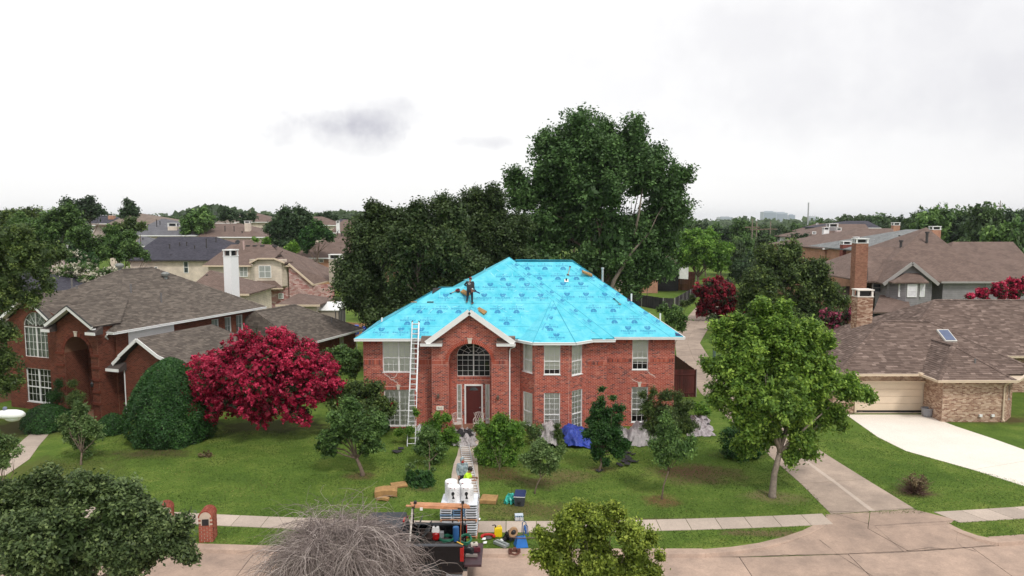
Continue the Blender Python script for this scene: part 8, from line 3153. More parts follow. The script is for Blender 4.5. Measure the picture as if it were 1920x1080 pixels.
rbn = random.Random(8)
first = None
zc = .0
nb = 0
for half_ in range(2):
	pallet('lower pallet on the verge under the shingle stack' if half_ == 0 else 'upper pallet between the two halves of the shingle stack', zc)
	zc += .095
	for layer in range(6):
		for c in range(3):
			w = (PX1 - PX0) / 3
			x = PX0 + w * (c + .5) + rbn.uniform(-.01, .01)
			yo = rbn.uniform(-.015, .015) + (PY0 + PY1) / 2
			h = .098
			bl_label = 'wrapped shingle bundle in the %s column of the stack, %s from the ground' % (('left', 'middle', 'right')[c], ('lowest', 'second', 'third', 'fourth', 'fifth', 'sixth', 'seventh', 'eighth', 'ninth', 'tenth', 'eleventh', 'topmost, twelfth')[half_ * 6 + layer])
			if first is None:
				root = thing('shingle_bundle', bl_label, 'bundle', (x, yo, zc), 0, 'bundles of shingles in the pallet stack')
				hw_, hd_ = w / 2 - .012, .58
				m = MB()
				prof = [(-hw_, .02), (-hw_ + .03, .003), (hw_ - .03, .003), (hw_, .02), (hw_, .075), (hw_ - .04, .094), (-hw_ + .04, .094), (-hw_, .075)]
				k = len(prof)
				vs = [(a, -hd_, b) for a, b in prof] + [(a, hd_, b) for a, b in prof]
				m.raw(vs, [tuple(range(k)), tuple(range(2 * k - 1, k - 1, -1))] + [(i, (i + 1) % k, k + (i + 1) % k, k + i)[::-1] for i in range(k)])
				m.build('wrapper', WRAP, root)
				e = MB()
				e.raw([(-hw_ * .9, -hd_ - .012, .04), (-hw_ * .6, -hd_ - .014, .022), (hw_ * .6, -hd_ - .014, .022), (hw_ * .9, -hd_ - .012, .04), (hw_ * .9, -hd_ - .012, .062), (-hw_ * .9, -hd_ - .012, .062)], [(0, 1, 2, 3, 4, 5)])
				e.build('shingle_ends', SHEND, root)
				for sx in (-1, 1):
					q = MB().box(sx * hw_ - .004, sx * hw_ + .004, -hd_ * .9, hd_ * .9, .03, .06)
					q.build('dark_side', SHEND, root)
				first = root
			else:
				r_ = copy_thing(first, (x, yo, zc), rbn.uniform(-.02, .02))
				r_['label'] = bl_label
				if (layer in (2, 3, 4) and c == 1) or (layer in (1,) and c in (0, 1)):
					for ch in r_.children:
						if ch.name.startswith('wrapper'):
							ch.data = ch.data.copy()
							ch.data.materials.clear()
							ch.data.materials.append(WRAPB)
		zc += h
topz = zc
ROLL = mat('white_roll_wrap', (.84, .84, .85), .4, var=.04, scale=5)
for i, (px, Y, lab) in enumerate(((851, 27.32, 'front left white roll of underlayment with a black emblem'), (876, 27.32, 'front right white roll of underlayment with a black emblem'), (846, 27.86, 'back left white roll of underlayment on the shingle stack'), (873, 27.86, 'back right white roll of underlayment on the shingle stack'))):
	x = D(px, 920, Y)[0]
	root = thing('wrapped_roll', lab, 'roll', (x, Y, topz), i * 9, 'white wrapped rolls on the shingle stack')
	R_, Hh = .255, .66
	MB().lathe([(R_ * .97, 0), (R_, .05), (R_ * .985, Hh * .5), (R_, Hh - .04), (R_ * .9, Hh), (R_ * .3, Hh + .012)], n=12).build('roll_wrap', ROLL, root)
	em = MB()

	def cyl(a, z, o_=.004):
		return ((R_ + o_) * math.sin(a), -(R_ + o_) * math.cos(a), z)
	a0 = -.05 - math.radians(i * 9)
	shp = [(-.20, .30), (-.26, .35), (-.20, .40), (-.08, .43), (.10, .43), (.22, .39), (.24, .34), (.12, .31), (.10, .25), (.22, .19), (.24, .15), (-.18, .15), (-.10, .20), (-.06, .27)]
	em.face([cyl(a0 + u_ * 1.0, z + .06, .006) for u_, z in shp])
	em.build('emblem', BLACK_M, root)
	tl = MB()
	for (u0, u1, z) in ((-.3, .25, .13), (-.15, .25, .10), (-.25, .3, .56), (.62, 1.2, .5), (.62, 1.2, .44), (.62, 1.1, .38), (-1.2, -.62, .5), (-1.2, -.62, .44), (-1.1, -.62, .38), (.62, 1.2, .32), (-1.2, -.62, .32)):
		tl.face([cyl(a0 + u0, z, .005), cyl(a0 + u1, z, .005), cyl(a0 + u1, z + .012, .005), cyl(a0 + u0, z + .012, .005)])
	tl.build('printed_lines', mat('grey_print', (.35, .36, .38), .6), root)
	tb = MB().face([cyl(a0 - .5, .60, .006), cyl(a0 + .3, .60, .006), cyl(a0 + .3, .635, .006), cyl(a0 - .5, .635, .006)])
	tb.build('red_tab', mat('dark_red_tab', (.25, .03, .03), .6), root)

# ---------------- pickup truck
TY0, TY1 = 23.45, 25.3
TYc = (TY0 + TY1) / 2
TG = -.118
truck = thing('pickup_truck', 'black pickup truck with its tailgate down parked at the kerb', 'truck', (-4.4, TYc, TG))
ox = 4.4
XH = D(868, 1026, TY0)[0] + ox          # tailgate hinge
hwid = (TY1 - TY0) / 2
zr_ = 1.35 - TG
XB = XH - 1.95                           # front of the bed
for s_ in (-1, 1):
	m = MB()
	y0, y1 = (s_ * hwid, s_ * (hwid - .11))
	ya, yb2 = min(y0, y1), max(y0, y1)
	prof = [(XH, .55), (XH, zr_), (XB, zr_), (XB, .55), (XB + .35, .55), (XB + .42, .82), (XB + .62, .98), (XB + 1.0, .98), (XB + 1.2, .82), (XB + 1.27, .55)]
	k = len(prof)
	tri = tessellate_polygon([[Vector((a, b, 0)) for a, b in prof]])
	vs = [(a, ya, b) for a, b in prof] + [(a, yb2, b) for a, b in prof]
	m.raw(vs, [tuple(t) for t in tri] + [tuple(k + i for i in t[::-1]) for t in tri] + [(i, (i + 1) % k, k + (i + 1) % k, k + i) for i in range(k)])
	m.build('bed_side', BLACK, truck)
	MB().box(XB, XH, min(s_ * (hwid + .02), s_ * (hwid - .14)), max(s_ * (hwid + .02), s_ * (hwid - .14)), zr_, zr_ + .035).build('bed_rail', mat('grey_rail', (.045, .05, .06), .4), truck)
	MB().box(XH - .10, XH + .03, min(s_ * (hwid + .015), s_ * (hwid - .10)), max(s_ * (hwid + .015), s_ * (hwid - .10)), zr_ - .52, zr_ - .04).build('taillight', TAIL, truck)
	for xw in (XB + .82, XB - 3.0):
		w_ = thing('x', 'x', 'x') if False else None
		Mr = Matrix.Rotation(math.pi / 2, 3, 'X')
		t = MB().lathe([(.20, -.13), (.34, -.13), (.385, -.08), (.385, .08), (.34, .13), (.20, .13)], (xw, s_ * (hwid - .14), .385), 20, Mr)
		ty = t.build('wheel', RUBBER, truck, smooth=False)
		MB().lathe([(.05, -.10), (.21, -.135), (.22, .0)], (xw, s_ * (hwid - .14), .385), 12, Mr).build('rim', STEEL, ty)
MB().box(XB + .02, XH - .0, -hwid + .12, hwid - .12, .70, .76).build('bed_floor', BLACK_M, truck)
MB().box(XB - .05, XB + .02, -hwid + .02, hwid - .02, .6, zr_).build('bed_front', BLACK, truck)
for s_ in (-1, 1):
	MB().box(XB + .4, XB + 1.2, min(s_ * (hwid - .35), s_ * (hwid - .12)), max(s_ * (hwid - .35), s_ * (hwid - .12)), .76, 1.0).build('wheel_arch', BLACK_M, truck)
tgz = MB().box(XH + .03, XH + .62, -hwid + .1, hwid - .1, .70, .78).build('tailgate', mat('worn_maroon_black', (.05, .022, .028), .45, var=.4, scale=6), truck)
MB().box(XH + .28, XH + .44, -.12, .12, .66, .70).build('tailgate_handle', BLACK_M, tgz)
MB().box(XH - .02, XH + .14, -hwid + .03, hwid - .03, .40, .58).build('rear_bumper', CHROME, truck)
MB().tube([(XH - .6, -hwid + .3, .32), (XH + .05, -hwid + .3, .30)], .04, 8).build('exhaust', STEEL, truck)
m = MB()
XC0, XC1 = XB - .08, XB - 1.95
XN = XB - 3.75


def hull(m, secs, tint=.5):
	"""closed body through matching cross sections"""
	base = len(m.v)
	k = len(secs[0])
	for s in secs:
		m.v += [tuple(p) for p in s]
	for i in range(len(secs) - 1):
		for j in range(k):
			a = base + i * k + j
			b = base + i * k + (j + 1) % k
			m.f.append((a, b, b + k, a + k))
			m.t.append(tint)
	m.f.append(tuple(base + j for j in range(k))[::-1])
	m.f.append(tuple(base + (len(secs) - 1) * k + j for j in range(k)))
	m.t += [tint, tint]


def sec(x, hw, z0, z1, cr=.08):
	return [(x, -hw + cr, z0), (x, hw - cr, z0), (x, hw, z0 + cr), (x, hw, z1 - cr), (x, hw - cr, z1), (x, -hw + cr, z1), (x, -hw, z1 - cr), (x, -hw, z0 + cr)]


hull(m, [sec(XC0, hwid, .42, zr_ - .02), sec(XC1, hwid, .42, zr_ - .02), sec(XC1 - .15, hwid, .42, zr_ - .14), sec(XN + .25, hwid - .04, .45, zr_ - .26), sec(XN, hwid - .12, .5, zr_ - .36)])
m.build('cab_body', BLACK, truck)
m = MB()
zt2 = 1.93 - TG
hull(m, [sec(XC0 + .0, hwid - .10, zr_ - .06, zr_ + .06, .02), sec(XC0 - .10, hwid - .20, zr_ - .06, zt2 - .03, .08), sec(XC0 - .25, hwid - .24, zr_ - .06, zt2, .10), sec(XC1 + .55, hwid - .24, zr_ - .06, zt2 - .01, .10), sec(XC1 - .15, hwid - .12, zr_ - .10, zr_ + .02, .03)])
m.build('cab_roof', mat('dark_blue_grey_paint', (.014, .017, .026), .3, spec=.35), truck, smooth=False)
for s_ in (-1, 1):
	MB().raw([(XC0 - .25, s_ * (hwid - .125), zr_ + .05), (XC0 - 1.55, s_ * (hwid - .125), zr_ + .05), (XC0 - 1.25, s_ * (hwid - .215), zt2 - .12), (XC0 - .32, s_ * (hwid - .215), zt2 - .12)], [(0, 1, 2, 3)]).build('side_window', GLASS_DK, truck)
	MB().box(XC1 - .05, XC1 + .12, min(s_ * hwid, s_ * (hwid + .2)), max(s_ * hwid, s_ * (hwid + .2)), zr_ - .02, zr_ + .18).build('mirror', BLACK_M, truck)
	MB().box(XC0 - .3, XC0 - .12, min(s_ * (hwid + .001), s_ * (hwid + .02)), max(s_ * (hwid + .001), s_ * (hwid + .02)), zr_ - .2, zr_ - .16).build('door_handle', CHROME, truck)
	MB().box(XN - .02, XN + .12, min(s_ * (hwid - .38), s_ * (hwid - .1)), max(s_ * (hwid - .38), s_ * (hwid - .1)), .85, 1.05).build('headlight', WHITE, truck)
MB().raw([(XC0 - .02, -hwid + .25, zr_ + .08), (XC0 - .02, hwid - .25, zr_ + .08), (XC0 - .085, hwid - .32, zt2 - .1), (XC0 - .085, -hwid + .32, zt2 - .1)], [(0, 1, 2, 3)]).build('rear_window', GLASS_DK, truck)
MB().raw([(XC1 - .11, -hwid + .2, zr_ + .03), (XC1 - .11, hwid - .2, zr_ + .03), (XC1 + .50, hwid - .32, zt2 - .03), (XC1 + .50, -hwid + .32, zt2 - .03)], [(3, 2, 1, 0)]).build('windscreen', GLASS_DK, truck)
MB().box(XN - .05, XN + .1, -hwid + .1, hwid - .1, .42, .62).build('front_bumper', CHROME, truck)
MB().box(XC0 - .12, XC0 - .06, -.16, .16, zt2 - .07, zt2 - .01).build('brake_lamp', TAIL, truck)
MB().box(XC0 - .10, XC0 - .03, hwid - .34, hwid - .28, zr_ + .3, zr_ + .42).build('brake_lamp', TAIL, truck)
WORN = mat('worn_white_post', (.55, .50, .46), .8, var=.5, scale=9)
zl_ = 2.33 - TG
for (x0, y0, z0, x1, y1, z1, r, mt) in ((XB + .06, -hwid + .15, .8, XB + .12, .05, zl_ - .05, .035, WORN), (XB + .06, hwid - .15, .8, XB + .12, .15, zl_ - .05, .035, BLACK_M), (XH - .1, hwid - .2, .8, XH - .1, .15, zl_ + .05, .03, BLACK_M), (XH - .16, -.05, .9, XH - .12, .08, zl_ - .02, .02, mat('rust_post', (.30, .10, .04), .8))):
	MB().tube([(x0, y0, z0), (x1, y1, z1)], r, 6).build('rack_post', mt, truck)
MB().beam((XB + .03, -hwid + .17, .82), (XB + .03, -hwid + .20, zr_ + .12), .07, .1).build('rack_foot', WORN, truck)
MB().tube([(XB + .1, hwid - .1, zr_ + .10), (XH - .1, hwid - .15, zr_ + .02)], .014, 5).build('rack_rail', BLACK_M, truck)
lx0, lx1 = D(761, 952, 24.5)[0], D(884, 955, 24.5)[0]
rbw = random.Random(2)
for i in range(7):
	r, c = divmod(i, 4)
	a = lx0 + rbw.uniform(0, .35)
	b = lx1 - rbw.uniform(0, .5)
	y = 24.30 + c * .105 + (.05 if r else 0)
	z = zl_ + TG + r * .042
	lb = thing('lumber_board', ('orange-brown board in the lower layer tied on the truck rack', 'orange-brown board in the upper layer tied on the truck rack')[r], 'board', ((a + b) / 2, y, z), 0, 'boards tied on top of the truck rack')
	L = (b - a) / 2
	m = MB()
	m.raw([(-L, -.048, 0 + .04), (L, -.048, -.02), (L, .048, -.02), (-L, .048, .04), (-L, -.048, .078), (L, -.048, .018), (L, .048, .018), (-L, .048, .078)], [(0, 3, 2, 1), (4, 5, 6, 7), (0, 1, 5, 4), (1, 2, 6, 5), (2, 3, 7, 6), (3, 0, 4, 7)])
	m.build('plank', WOOD, lb)
for (px, lab) in ((779, 'black strap round the front end of the lumber'), (868, 'black strap round the rear end of the lumber')):
	x = D(px, 953, 24.5)[0]
	st = thing('strap', lab, 'strap', (x, 24.46, zl_ + TG))
	MB().tube([(0, -.25, .03), (.01, -.23, .13), (0, .0, .15), (0, .22, .13), (0, .24, .03), (0, 0, -.03), (0, -.25, .03)], .014, 5).build('strap_band', BLACK_M, st)
	MB().box(-.05, .05, -.05, .05, .12, .2).build('buckle', BLACK_M, st)
x = D(790, 955, 24.25)[0]
tgp = thing('paper_tag', 'white paper tag stapled on the lumber', 'tag', (x, 24.235, zl_ + TG + .02))
MB().box(-.05, .05, -.004, .004, -.06, .05).build('tag', WHITE, tgp)

BEDZ = .92
crumple_args = None
def at_bed(px, py, dy=0.0):
	x, y = G(px, py, BEDZ)
	y = min(max(y, TY0 + .3), TY1 - .35)
	return Vector((D(px, py, y)[0], y, BEDZ))


bedj = thing('bed_liner_pile', 'dark crumpled sheets filling the bottom of the truck bed', 'pile', ((XB + XH) / 2 - ox, TYc, .66))
rgj = random.Random(2)
nx_, ny_ = 26, 20
vs_ = [((i / nx_ - .5) * 1.86, (j / ny_ - .5) * 1.56, .22 + .05 * math.sin(i * .9) * math.cos(j * .7) + rgj.uniform(-.03, .03)) for j in range(ny_ + 1) for i in range(nx_ + 1)]
MB().raw(vs_, [(j * (nx_ + 1) + i, j * (nx_ + 1) + i + 1, (j + 1) * (nx_ + 1) + i + 1, (j + 1) * (nx_ + 1) + i) for j in range(ny_) for i in range(nx_)]).build('dark_sheets', mat('dark_pile', (.03, .028, .03), .7, var=.8, scale=6, col2=(.09, .08, .075)), bedj)
p = at_bed(817, 1011)
cp = thing('engine_unit', 'small red engine with a white tank in the truck bed', 'engine', tuple(p))
MB().lathe([(.14, 0), (.16, .05), (.16, .22), (.12, .28)], (0, 0, .02), 12).build('engine_block', TAIL, cp)
MB().raw([(-.14, -.11, .29), (.14, -.11, .29), (.14, .11, .29), (-.14, .11, .29), (-.11, -.09, .46), (.11, -.09, .46), (.11, .09, .46), (-.11, .09, .46)], [(0, 3, 2, 1), (4, 5, 6, 7), (0, 1, 5, 4), (1, 2, 6, 5), (2, 3, 7, 6), (3, 0, 4, 7)]).build('fuel_tank', WHITE, cp)
MB().lathe([(.03, 0), (.035, .03)], (0, 0, .46), 8).build('tank_cap', BLACK_M, cp)
MB().obox((.22, 0, .18), (.14, .2, .2)).build('muffler', STEEL, cp)
p = at_bed(855, 1014)
bc = thing('blue_cylinder', 'upright blue foam roll at the back of the truck bed', 'roll', tuple(p))
MB().lathe([(.10, 0), (.11, .02), (.11, .5), (.10, .52)], n=14).build('foam_tube', mat('mid_blue', (.03, .13, .35), .5), bc)
MB().lathe([(.045, 0), (.045, .01)], (0, 0, .52), 10).build('hollow_core', mat('core_blue', (.05, .22, .45), .6), bc)


def coil(label, p, R, turns, r, material, seed, tilt=0.0, sq=.35, name='hose_coil'):
	rng = random.Random(seed)
	root = thing(name, label, 'hose', tuple(p))
	pts = []
	n = turns * 16
	for i in range(n + 1):
		a = 2 * math.pi * i / 16
		rr = R * (1 + rng.uniform(-.14, .12))
		pts.append(Matrix.Rotation(tilt, 3, 'X') @ Vector((math.cos(a) * rr, math.sin(a) * rr, .02 + r + sq * R * i / n + rng.uniform(-.01, .01))))
	MB().tube(pts, r, 5).build('hose', material, root, smooth=True)
	return root


GRN = mat('green_hose', (.01, .14, .08), .5, var=.2)
coil('loose coil of thin dark green hose in the middle of the truck bed', at_bed(838, 1013), .26, 5, .013, GRN, 1)
coil('thick coil of green hose near the tailgate', at_bed(873, 1016) + Vector((0, 0, .02)), .20, 6, .022, GRN, 2, tilt=.5, sq=.7)
coil('dark green hose reel by the front wall of the truck bed', at_bed(789, 1008) + Vector((0, 0, .08)), .15, 6, .016, mat('dark_hose', (.012, .05, .045), .5), 3, tilt=1.1, sq=.9)
for (i, (px, py, dy, w, h, tl, lab)) in enumerate(((780, 1012, .05, .95, .80, .42, 'thin dark sheet leaning behind the cab in the truck bed'), (788, 1010, .2, .9, .70, .80, 'second dark sheet leaning at a flatter angle in the truck bed'))):
	p = at_bed(px, py, dy)
	sh = thing('dark_sheet', lab, 'sheet', tuple(p + Vector((-.12, 0, .0))))
	MB().obox((math.sin(tl) * h / 2, 0, math.cos(tl) * h / 2 + .02), (.02, w, h), Matrix.Rotation(tl, 3, 'Y')).build('panel', mat('grey_sheet', (.05, .052, .055), .6, var=.35, scale=7), sh)
p = Vector((XH - ox + .25, TYc - .25, .78 + TG))
rj = random.Random(12)
for (dx, dy, lab, mt, sz) in ((0, 0, 'stained wooden offcut on the open tailgate', mat('stained_wood', (.22, .19, .17), .8, var=.3), (.42, .13, .06)), (.15, .42, 'dark red toolbox on the open tailgate', mat('dark_red_box', (.10, .012, .02), .4), (.26, .2, .13)), (.05, .8, 'white rag bundle beside the green hose on the tailgate', mat('rag', (.60, .55, .48), .9), (.26, .2, .1)), (-.1, .28, 'black tool case at the tailgate edge', BLACK_M, (.3, .2, .16))):
	q = p + Vector((dx, dy, .02))
	it = thing('tailgate_item', lab, 'item', tuple(q))
	it.name = {'stained': 'wood_offcut', 'dark': 'toolbox', 'white': 'rag_bundle', 'black': 'tool_case'}[lab.split()[0]]
	M_ = Matrix.Rotation(rj.uniform(-.6, .6), 3, 'Z')
	b_ = MB().obox((0, 0, sz[2] / 2), sz, M_)
	b_.obox((0, 0, sz[2] + .008), (sz[0] * .9, sz[1] * .85, .016), M_)
	bo = b_.build('box_body', mt, it)
	MB().obox((0, 0, sz[2] + .03), (sz[0] * .3, sz[1] * .2, .02), M_).build('grip', BLACK_M if mt is not BLACK_M else STEEL, it)
q = Vector((XH - ox - .12, TY0 + .12, zr_ + TG + .06))
ys_ = thing('yellow_strap', 'short yellow strap over the near rear bed rail', 'strap', tuple(q))
MB().beam((-.10, .10, .01), (.12, -.10, .0), .04, .015).build('strap_band', mat('yellow_strap', (.75, .45, .05), .6), ys_)
q = Vector((D(800, 985, TY1 - .4)[0], TY1 - .4, 1.02))
ct_ = thing('crate', 'dark crate standing by the far bed rail behind the cab', 'crate', tuple(q))
for (x, y, w, d) in ((0, -.13, .42, .02), (0, .13, .42, .02), (-.2, 0, .02, .26), (.2, 0, .02, .26)):
	MB().obox((x, y, .11), (w, d, .24)).build('crate_side', mat('dark_brown', (.05, .03, .025), .7), ct_)
MB().obox((0, 0, .0), (.42, .28, .02)).build('crate_base', MAT['dark_brown'], ct_)

# ---------------- things on the grass right of the pickup
x, y = G(975, 948)
cl = thing('cooler', 'dark grey cooler with a navy lid on the lawn', 'cooler', (x, y + .2, 0), -6)
m = MB()
m.raw([(-.20, -.30, 0), (.20, -.30, 0), (.20, .30, 0), (-.20, .30, 0), (-.24, -.34, .42), (.24, -.34, .42), (.24, .34, .42), (-.24, .34, .42)], [(0, 3, 2, 1), (4, 5, 6, 7), (0, 1, 5, 4), (1, 2, 6, 5), (2, 3, 7, 6), (3, 0, 4, 7)])
m.build('cooler_body', mat('cooler_grey', (.05, .055, .065), .5), cl)
MB().box(-.25, .25, -.35, .35, .42, .45).build('white_rim', WHITE, cl)
m = MB()
m.raw([(-.25, -.35, .45), (.25, -.35, .45), (.25, .35, .45), (-.25, .35, .45), (-.22, -.32, .52), (.22, -.32, .52), (.22, .32, .52), (-.22, .32, .52)], [(0, 3, 2, 1), (4, 5, 6, 7), (0, 1, 5, 4), (1, 2, 6, 5), (2, 3, 7, 6), (3, 0, 4, 7)])
m.build('cooler_lid', mat('navy_lid', (.012, .025, .11), .4), cl)
MB().tube([(-.08, -.345, .27), (-.08, -.39, .24), (.08, -.39, .24), (.08, -.345, .27)], .014, 5).build('handle', BLACK_M, cl)
MB().box(-.06, .06, -.352, -.33, .10, .2).build('drain_panel', BLACK_M, cl)


def crumple(name, label, cat, corners, material, hfun, nx=26, ny=18, seed=1, thick=True, part='sheet', noise=.05, group=None, zb=.02):
	"""cloth-like sheet between four plan corners, with folds; corners (x, y) counter-clockwise"""
	c = [Vector(q) for q in corners]
	o = sum(c, Vector((0, 0))) / 4
	root = thing(name, label, cat, (o.x, o.y, 0), 0, group)
	rng = random.Random(seed)
	ph = [rng.random() * 6.28 for _ in range(8)]
	vs = []
	for j in range(ny + 1):
		for i in range(nx + 1):
			u_, v_ = i / nx, j / ny
			p = (c[0] * (1 - u_) + c[1] * u_) * (1 - v_) + (c[3] * (1 - u_) + c[2] * u_) * v_
			edge = min(u_, 1 - u_, v_, 1 - v_)
			p += Vector((math.sin(v_ * 17 + ph[0]) * .05 + math.sin(v_ * 41 + ph[4]) * .025, math.sin(u_ * 15 + ph[1]) * .06 + math.sin(u_ * 37 + ph[5]) * .03)) * (1.6 if edge < .05 else 1)
			f = (math.sin(u_ * 19 + v_ * 7 + ph[2]) + math.sin(u_ * 9 - v_ * 23 + ph[3]) * .8 + math.sin(u_ * 43 + v_ * 31 + ph[6]) * .45)
			z = zb + max(0, hfun(u_, v_) + noise * (f + 1.2) * min(1, edge * 10) * .55 + rng.uniform(0, noise * .22))
			vs.append((p.x - o.x, p.y - o.y, z))
	fs = [(j * (nx + 1) + i, j * (nx + 1) + i + 1, (j + 1) * (nx + 1) + i + 1, (j + 1) * (nx + 1) + i) for j in range(ny) for i in range(nx)]
	MB().raw(vs, fs).build(part, material, root, smooth=False)
	return root


x, y = G(957, 944)
crumple('plastic_bag', 'teal plastic bag of bottles leaning against the cooler', 'bag', [(x - .25, y - .1), (x + .22, y - .1), (x + .24, y + .28), (x - .2, y + .3)], mat('teal_plastic', (.05, .42, .35), .3, var=.35, scale=9), lambda u_, v_: .33 * math.sin(math.pi * u_) ** .6 * math.sin(math.pi * v_) ** .6, 16, 14, 3, noise=.06)
x, y = G(975, 977)
wp = thing('bottle_pack', 'shrink-wrapped pack of water bottles at the sidewalk edge', 'pack', (x, y + .1, .02), 5)
for i in range(4):
	for j in range(3):
		MB().lathe([(.04, 0), (.042, .12), (.035, .17), (.014, .2), (.014, .22)], (-.17 + i * .085, -.1 + j * .085, 0), 8).build('bottle', mat('clear_blue', (.35, .5, .62), .2), wp)
m = MB()
m.box(-.22, .13, -.155, -.15, .02, .17).box(-.22, -.217, -.15, .12, .02, .17)
m.build('label_wrap', mat('pack_print', (.05, .22, .50), .4, var=.9, scale=9, col2=(.75, .78, .8)), wp)
MB().box(-.215, .13, -.148, .12, .224, .228).build('top_wrap', mat('pack_top', (.55, .62, .70), .25, var=.2, scale=20), wp)
x, y = G(934, 1007)
jg = thing('fuel_jug', 'bright yellow fuel jug with a black spout on the verge', 'jug', (x, y + .08, 0), 4)
YEL = mat('yellow_plastic', (.85, .62, .01), .35, var=.05)
m = MB()
hull(m, [[(a, b, z) for a, b in ((-.14, -.09), (.14, -.09), (.155, -.07), (.155, .07), (.14, .09), (-.14, .09), (-.155, .07), (-.155, -.07))] for z in (0, .02, .32)] + [[(a * .92, b * .85, .36) for a, b in ((-.14, -.09), (.14, -.09), (.155, -.07), (.155, .07), (.14, .09), (-.14, .09), (-.155, .07), (-.155, -.07))]])
m.build('jug_body', YEL, jg)
MB().tube([(-.02, 0, .35), (-.01, 0, .43), (.09, 0, .43), (.12, 0, .35)], .02, 6).build('handle', YEL, jg)
MB().tube([(-.1, 0, .35), (-.1, 0, .42), (-.13, 0, .46), (-.24, 0, .44)], [.03, .028, .022, .014], 7).build('spout', BLACK_M, jg)
x, y = G(915, 1012)
rw = thing('red_reel', 'red half-ring tool guard lying on the verge beside the yellow jug', 'guard', (x, y + .1, 0))
pts = [(math.cos(math.pi * (i / 14) * 1.15 - .2) * .24, math.sin(math.pi * (i / 14) * 1.15 - .2) * .20, .09) for i in range(15)]
m = MB()
for a, b in zip(pts, pts[1:]):
	m.beam(a, b, .10, .05)
m.build('guard_ring', mat('red_plastic', (.55, .02, .02), .4), rw)
MB().lathe([(.10, 0), (.15, .04), (.10, .07), (.03, .08)], (0, .0, .0), 12).build('hub', mat('rubber_grey', (.08, .07, .07), .8), rw)
x, y = G(940, 1022)
gc = thing('metal_case', 'grey ribbed metal case lying at an angle on the kerb grass', 'case', (x, y - .05, .03), -42)
MB().box(-.30, .30, -.13, .13, 0, .10).build('case_body', mat('case_grey', (.33, .36, .36), .45, .4), gc)
MB().box(-.26, .26, -.015, .015, .101, .112).build('rib', BLACK_M, gc)
MB().tube([(-.3, -.06, .05), (-.38, -.06, .06), (-.38, .06, .06), (-.3, .06, .05)], .012, 5).build('handle', BLACK_M, gc)
x, y = G(958, 1012)
crumple('tool_bag', 'black crumpled tool bag left of the wheelbarrow', 'bag', [(x - .32, y - .12), (x + .2, y - .15), (x + .25, y + .25), (x - .2, y + .2)], BLACK_M, lambda u_, v_: .25 * math.sin(math.pi * u_) ** .7 * math.sin(math.pi * v_) ** .7, 16, 12, 9, noise=.09)
x, y = G(976, 1024)
wb_ = thing('wheelbarrow', 'blue wheelbarrow tipped upside down on the verge with its wheel up', 'wheelbarrow', (x, y, 0), 10)
BLU = mat('blue_tray', (.02, .16, .52), .4, var=.12)
m = MB()
hull(m, [[(-.22, -.20, .02), (.26, -.22, .02), (.30, .22, .02), (-.24, .20, .02)], [(-.14, -.12, .34), (.18, -.14, .36), (.20, .14, .36), (-.14, .12, .34)]])
m.build('tray', BLU, wb_)
for s_ in (-1, 1):
	MB().tube([(-.45, s_ * .04, .42), (-.1, s_ * .12, .38), (.35, s_ * .22, .40), (.75, s_ * .27, .38)], .018, 6).build('frame_bar', mat('brown_frame', (.12, .07, .06), .6), wb_)
	MB().tube([(.10, s_ * .14 + .1, .40), (.12, s_ * .15 + .1, .82), (.2, s_ * .15 + .1, .86), (.26, s_ * .16 + .1, .80), (.28, s_ * .16 + .1, .42)], .017, 6).build('leg', mat('blue_leg', (.03, .09, .20), .5), wb_)
MB().obox((.2, .1, .60), (.05, .32, .16), Matrix.Rotation(.2, 3, 'X')).build('leg_brace', mat('blue_brace', (.01, .10, .36), .4), wb_)
tr_ = MB()
ring_ = [(-.25 + .0, 0, .56)]
for i in range(18):
	a0_, a1_ = 2 * math.pi * i / 18, 2 * math.pi * (i + 1) / 18
	tr_.beam((-.28 + math.cos(a0_) * .15, math.cos(a0_) * .05, .58 + math.sin(a0_) * .15), (-.28 + math.cos(a1_) * .15, math.cos(a1_) * .05, .58 + math.sin(a1_) * .15), .10, .07, up=(math.cos(a0_), 0, math.sin(a0_)))
wl_ = tr_.build('wheel', mat('tan_tyre', (.40, .25, .14), .8, var=.2), wb_)
MB().lathe([(.03, -.06), (.10, -.02), (.10, .02), (.03, .06)], (-.28, 0, .58), 10, Matrix.Rotation(1.57, 3, 'X')).build('hub', BLACK_M, wl_)
x, y = G(964, 1040)
bl_ = thing('tool_belt', 'brown leather tool belt looped on the kerb', 'belt', (x, y + .05, .02))
m = MB()
pts = [(math.cos(2 * math.pi * i / 16) * .20, math.sin(2 * math.pi * i / 16) * .15, .04 + .02 * math.sin(i * 1.9)) for i in range(17)]
for a, b in zip(pts, pts[1:]):
	m.beam(a, b, .02, .07)
m.build('belt_strap', mat('leather', (.13, .05, .035), .7, var=.3), bl_)
for (a, b) in ((-.14, .12), (.02, .18), (.16, .08)):
	MB().obox((a, b, .07), (.13, .1, .14), Matrix.Rotation(a * 2, 3, 'Z')).build('pouch', MAT['leather'], bl_)
for i, (px, py, lab, mt) in enumerate(((907, 1012, 'small white paper scrap on the verge beside the red guard', WHITE), (909, 1019, 'pale paper scrap just below the red guard', WHITE), (897, 975, 'white square sheet on the sidewalk by the bag pallet', WHITE), (941, 1014, 'white cup in the grass above the metal case', WHITE), (1440, 835, 'small white scrap on the grass under the maple', WHITE))):
	x, y = G(px, py)
	sc_ = thing('paper_scrap', lab, 'scrap', (x, y, .03))
	MB().raw([(-.08, -.07, .0), (.07, -.08, .01), (.09, .07, .03), (-.06, .08, .01), (0, 0, .06)], [(0, 1, 4), (1, 2, 4), (2, 3, 4), (3, 0, 4)]).build('paper', mt, sc_)

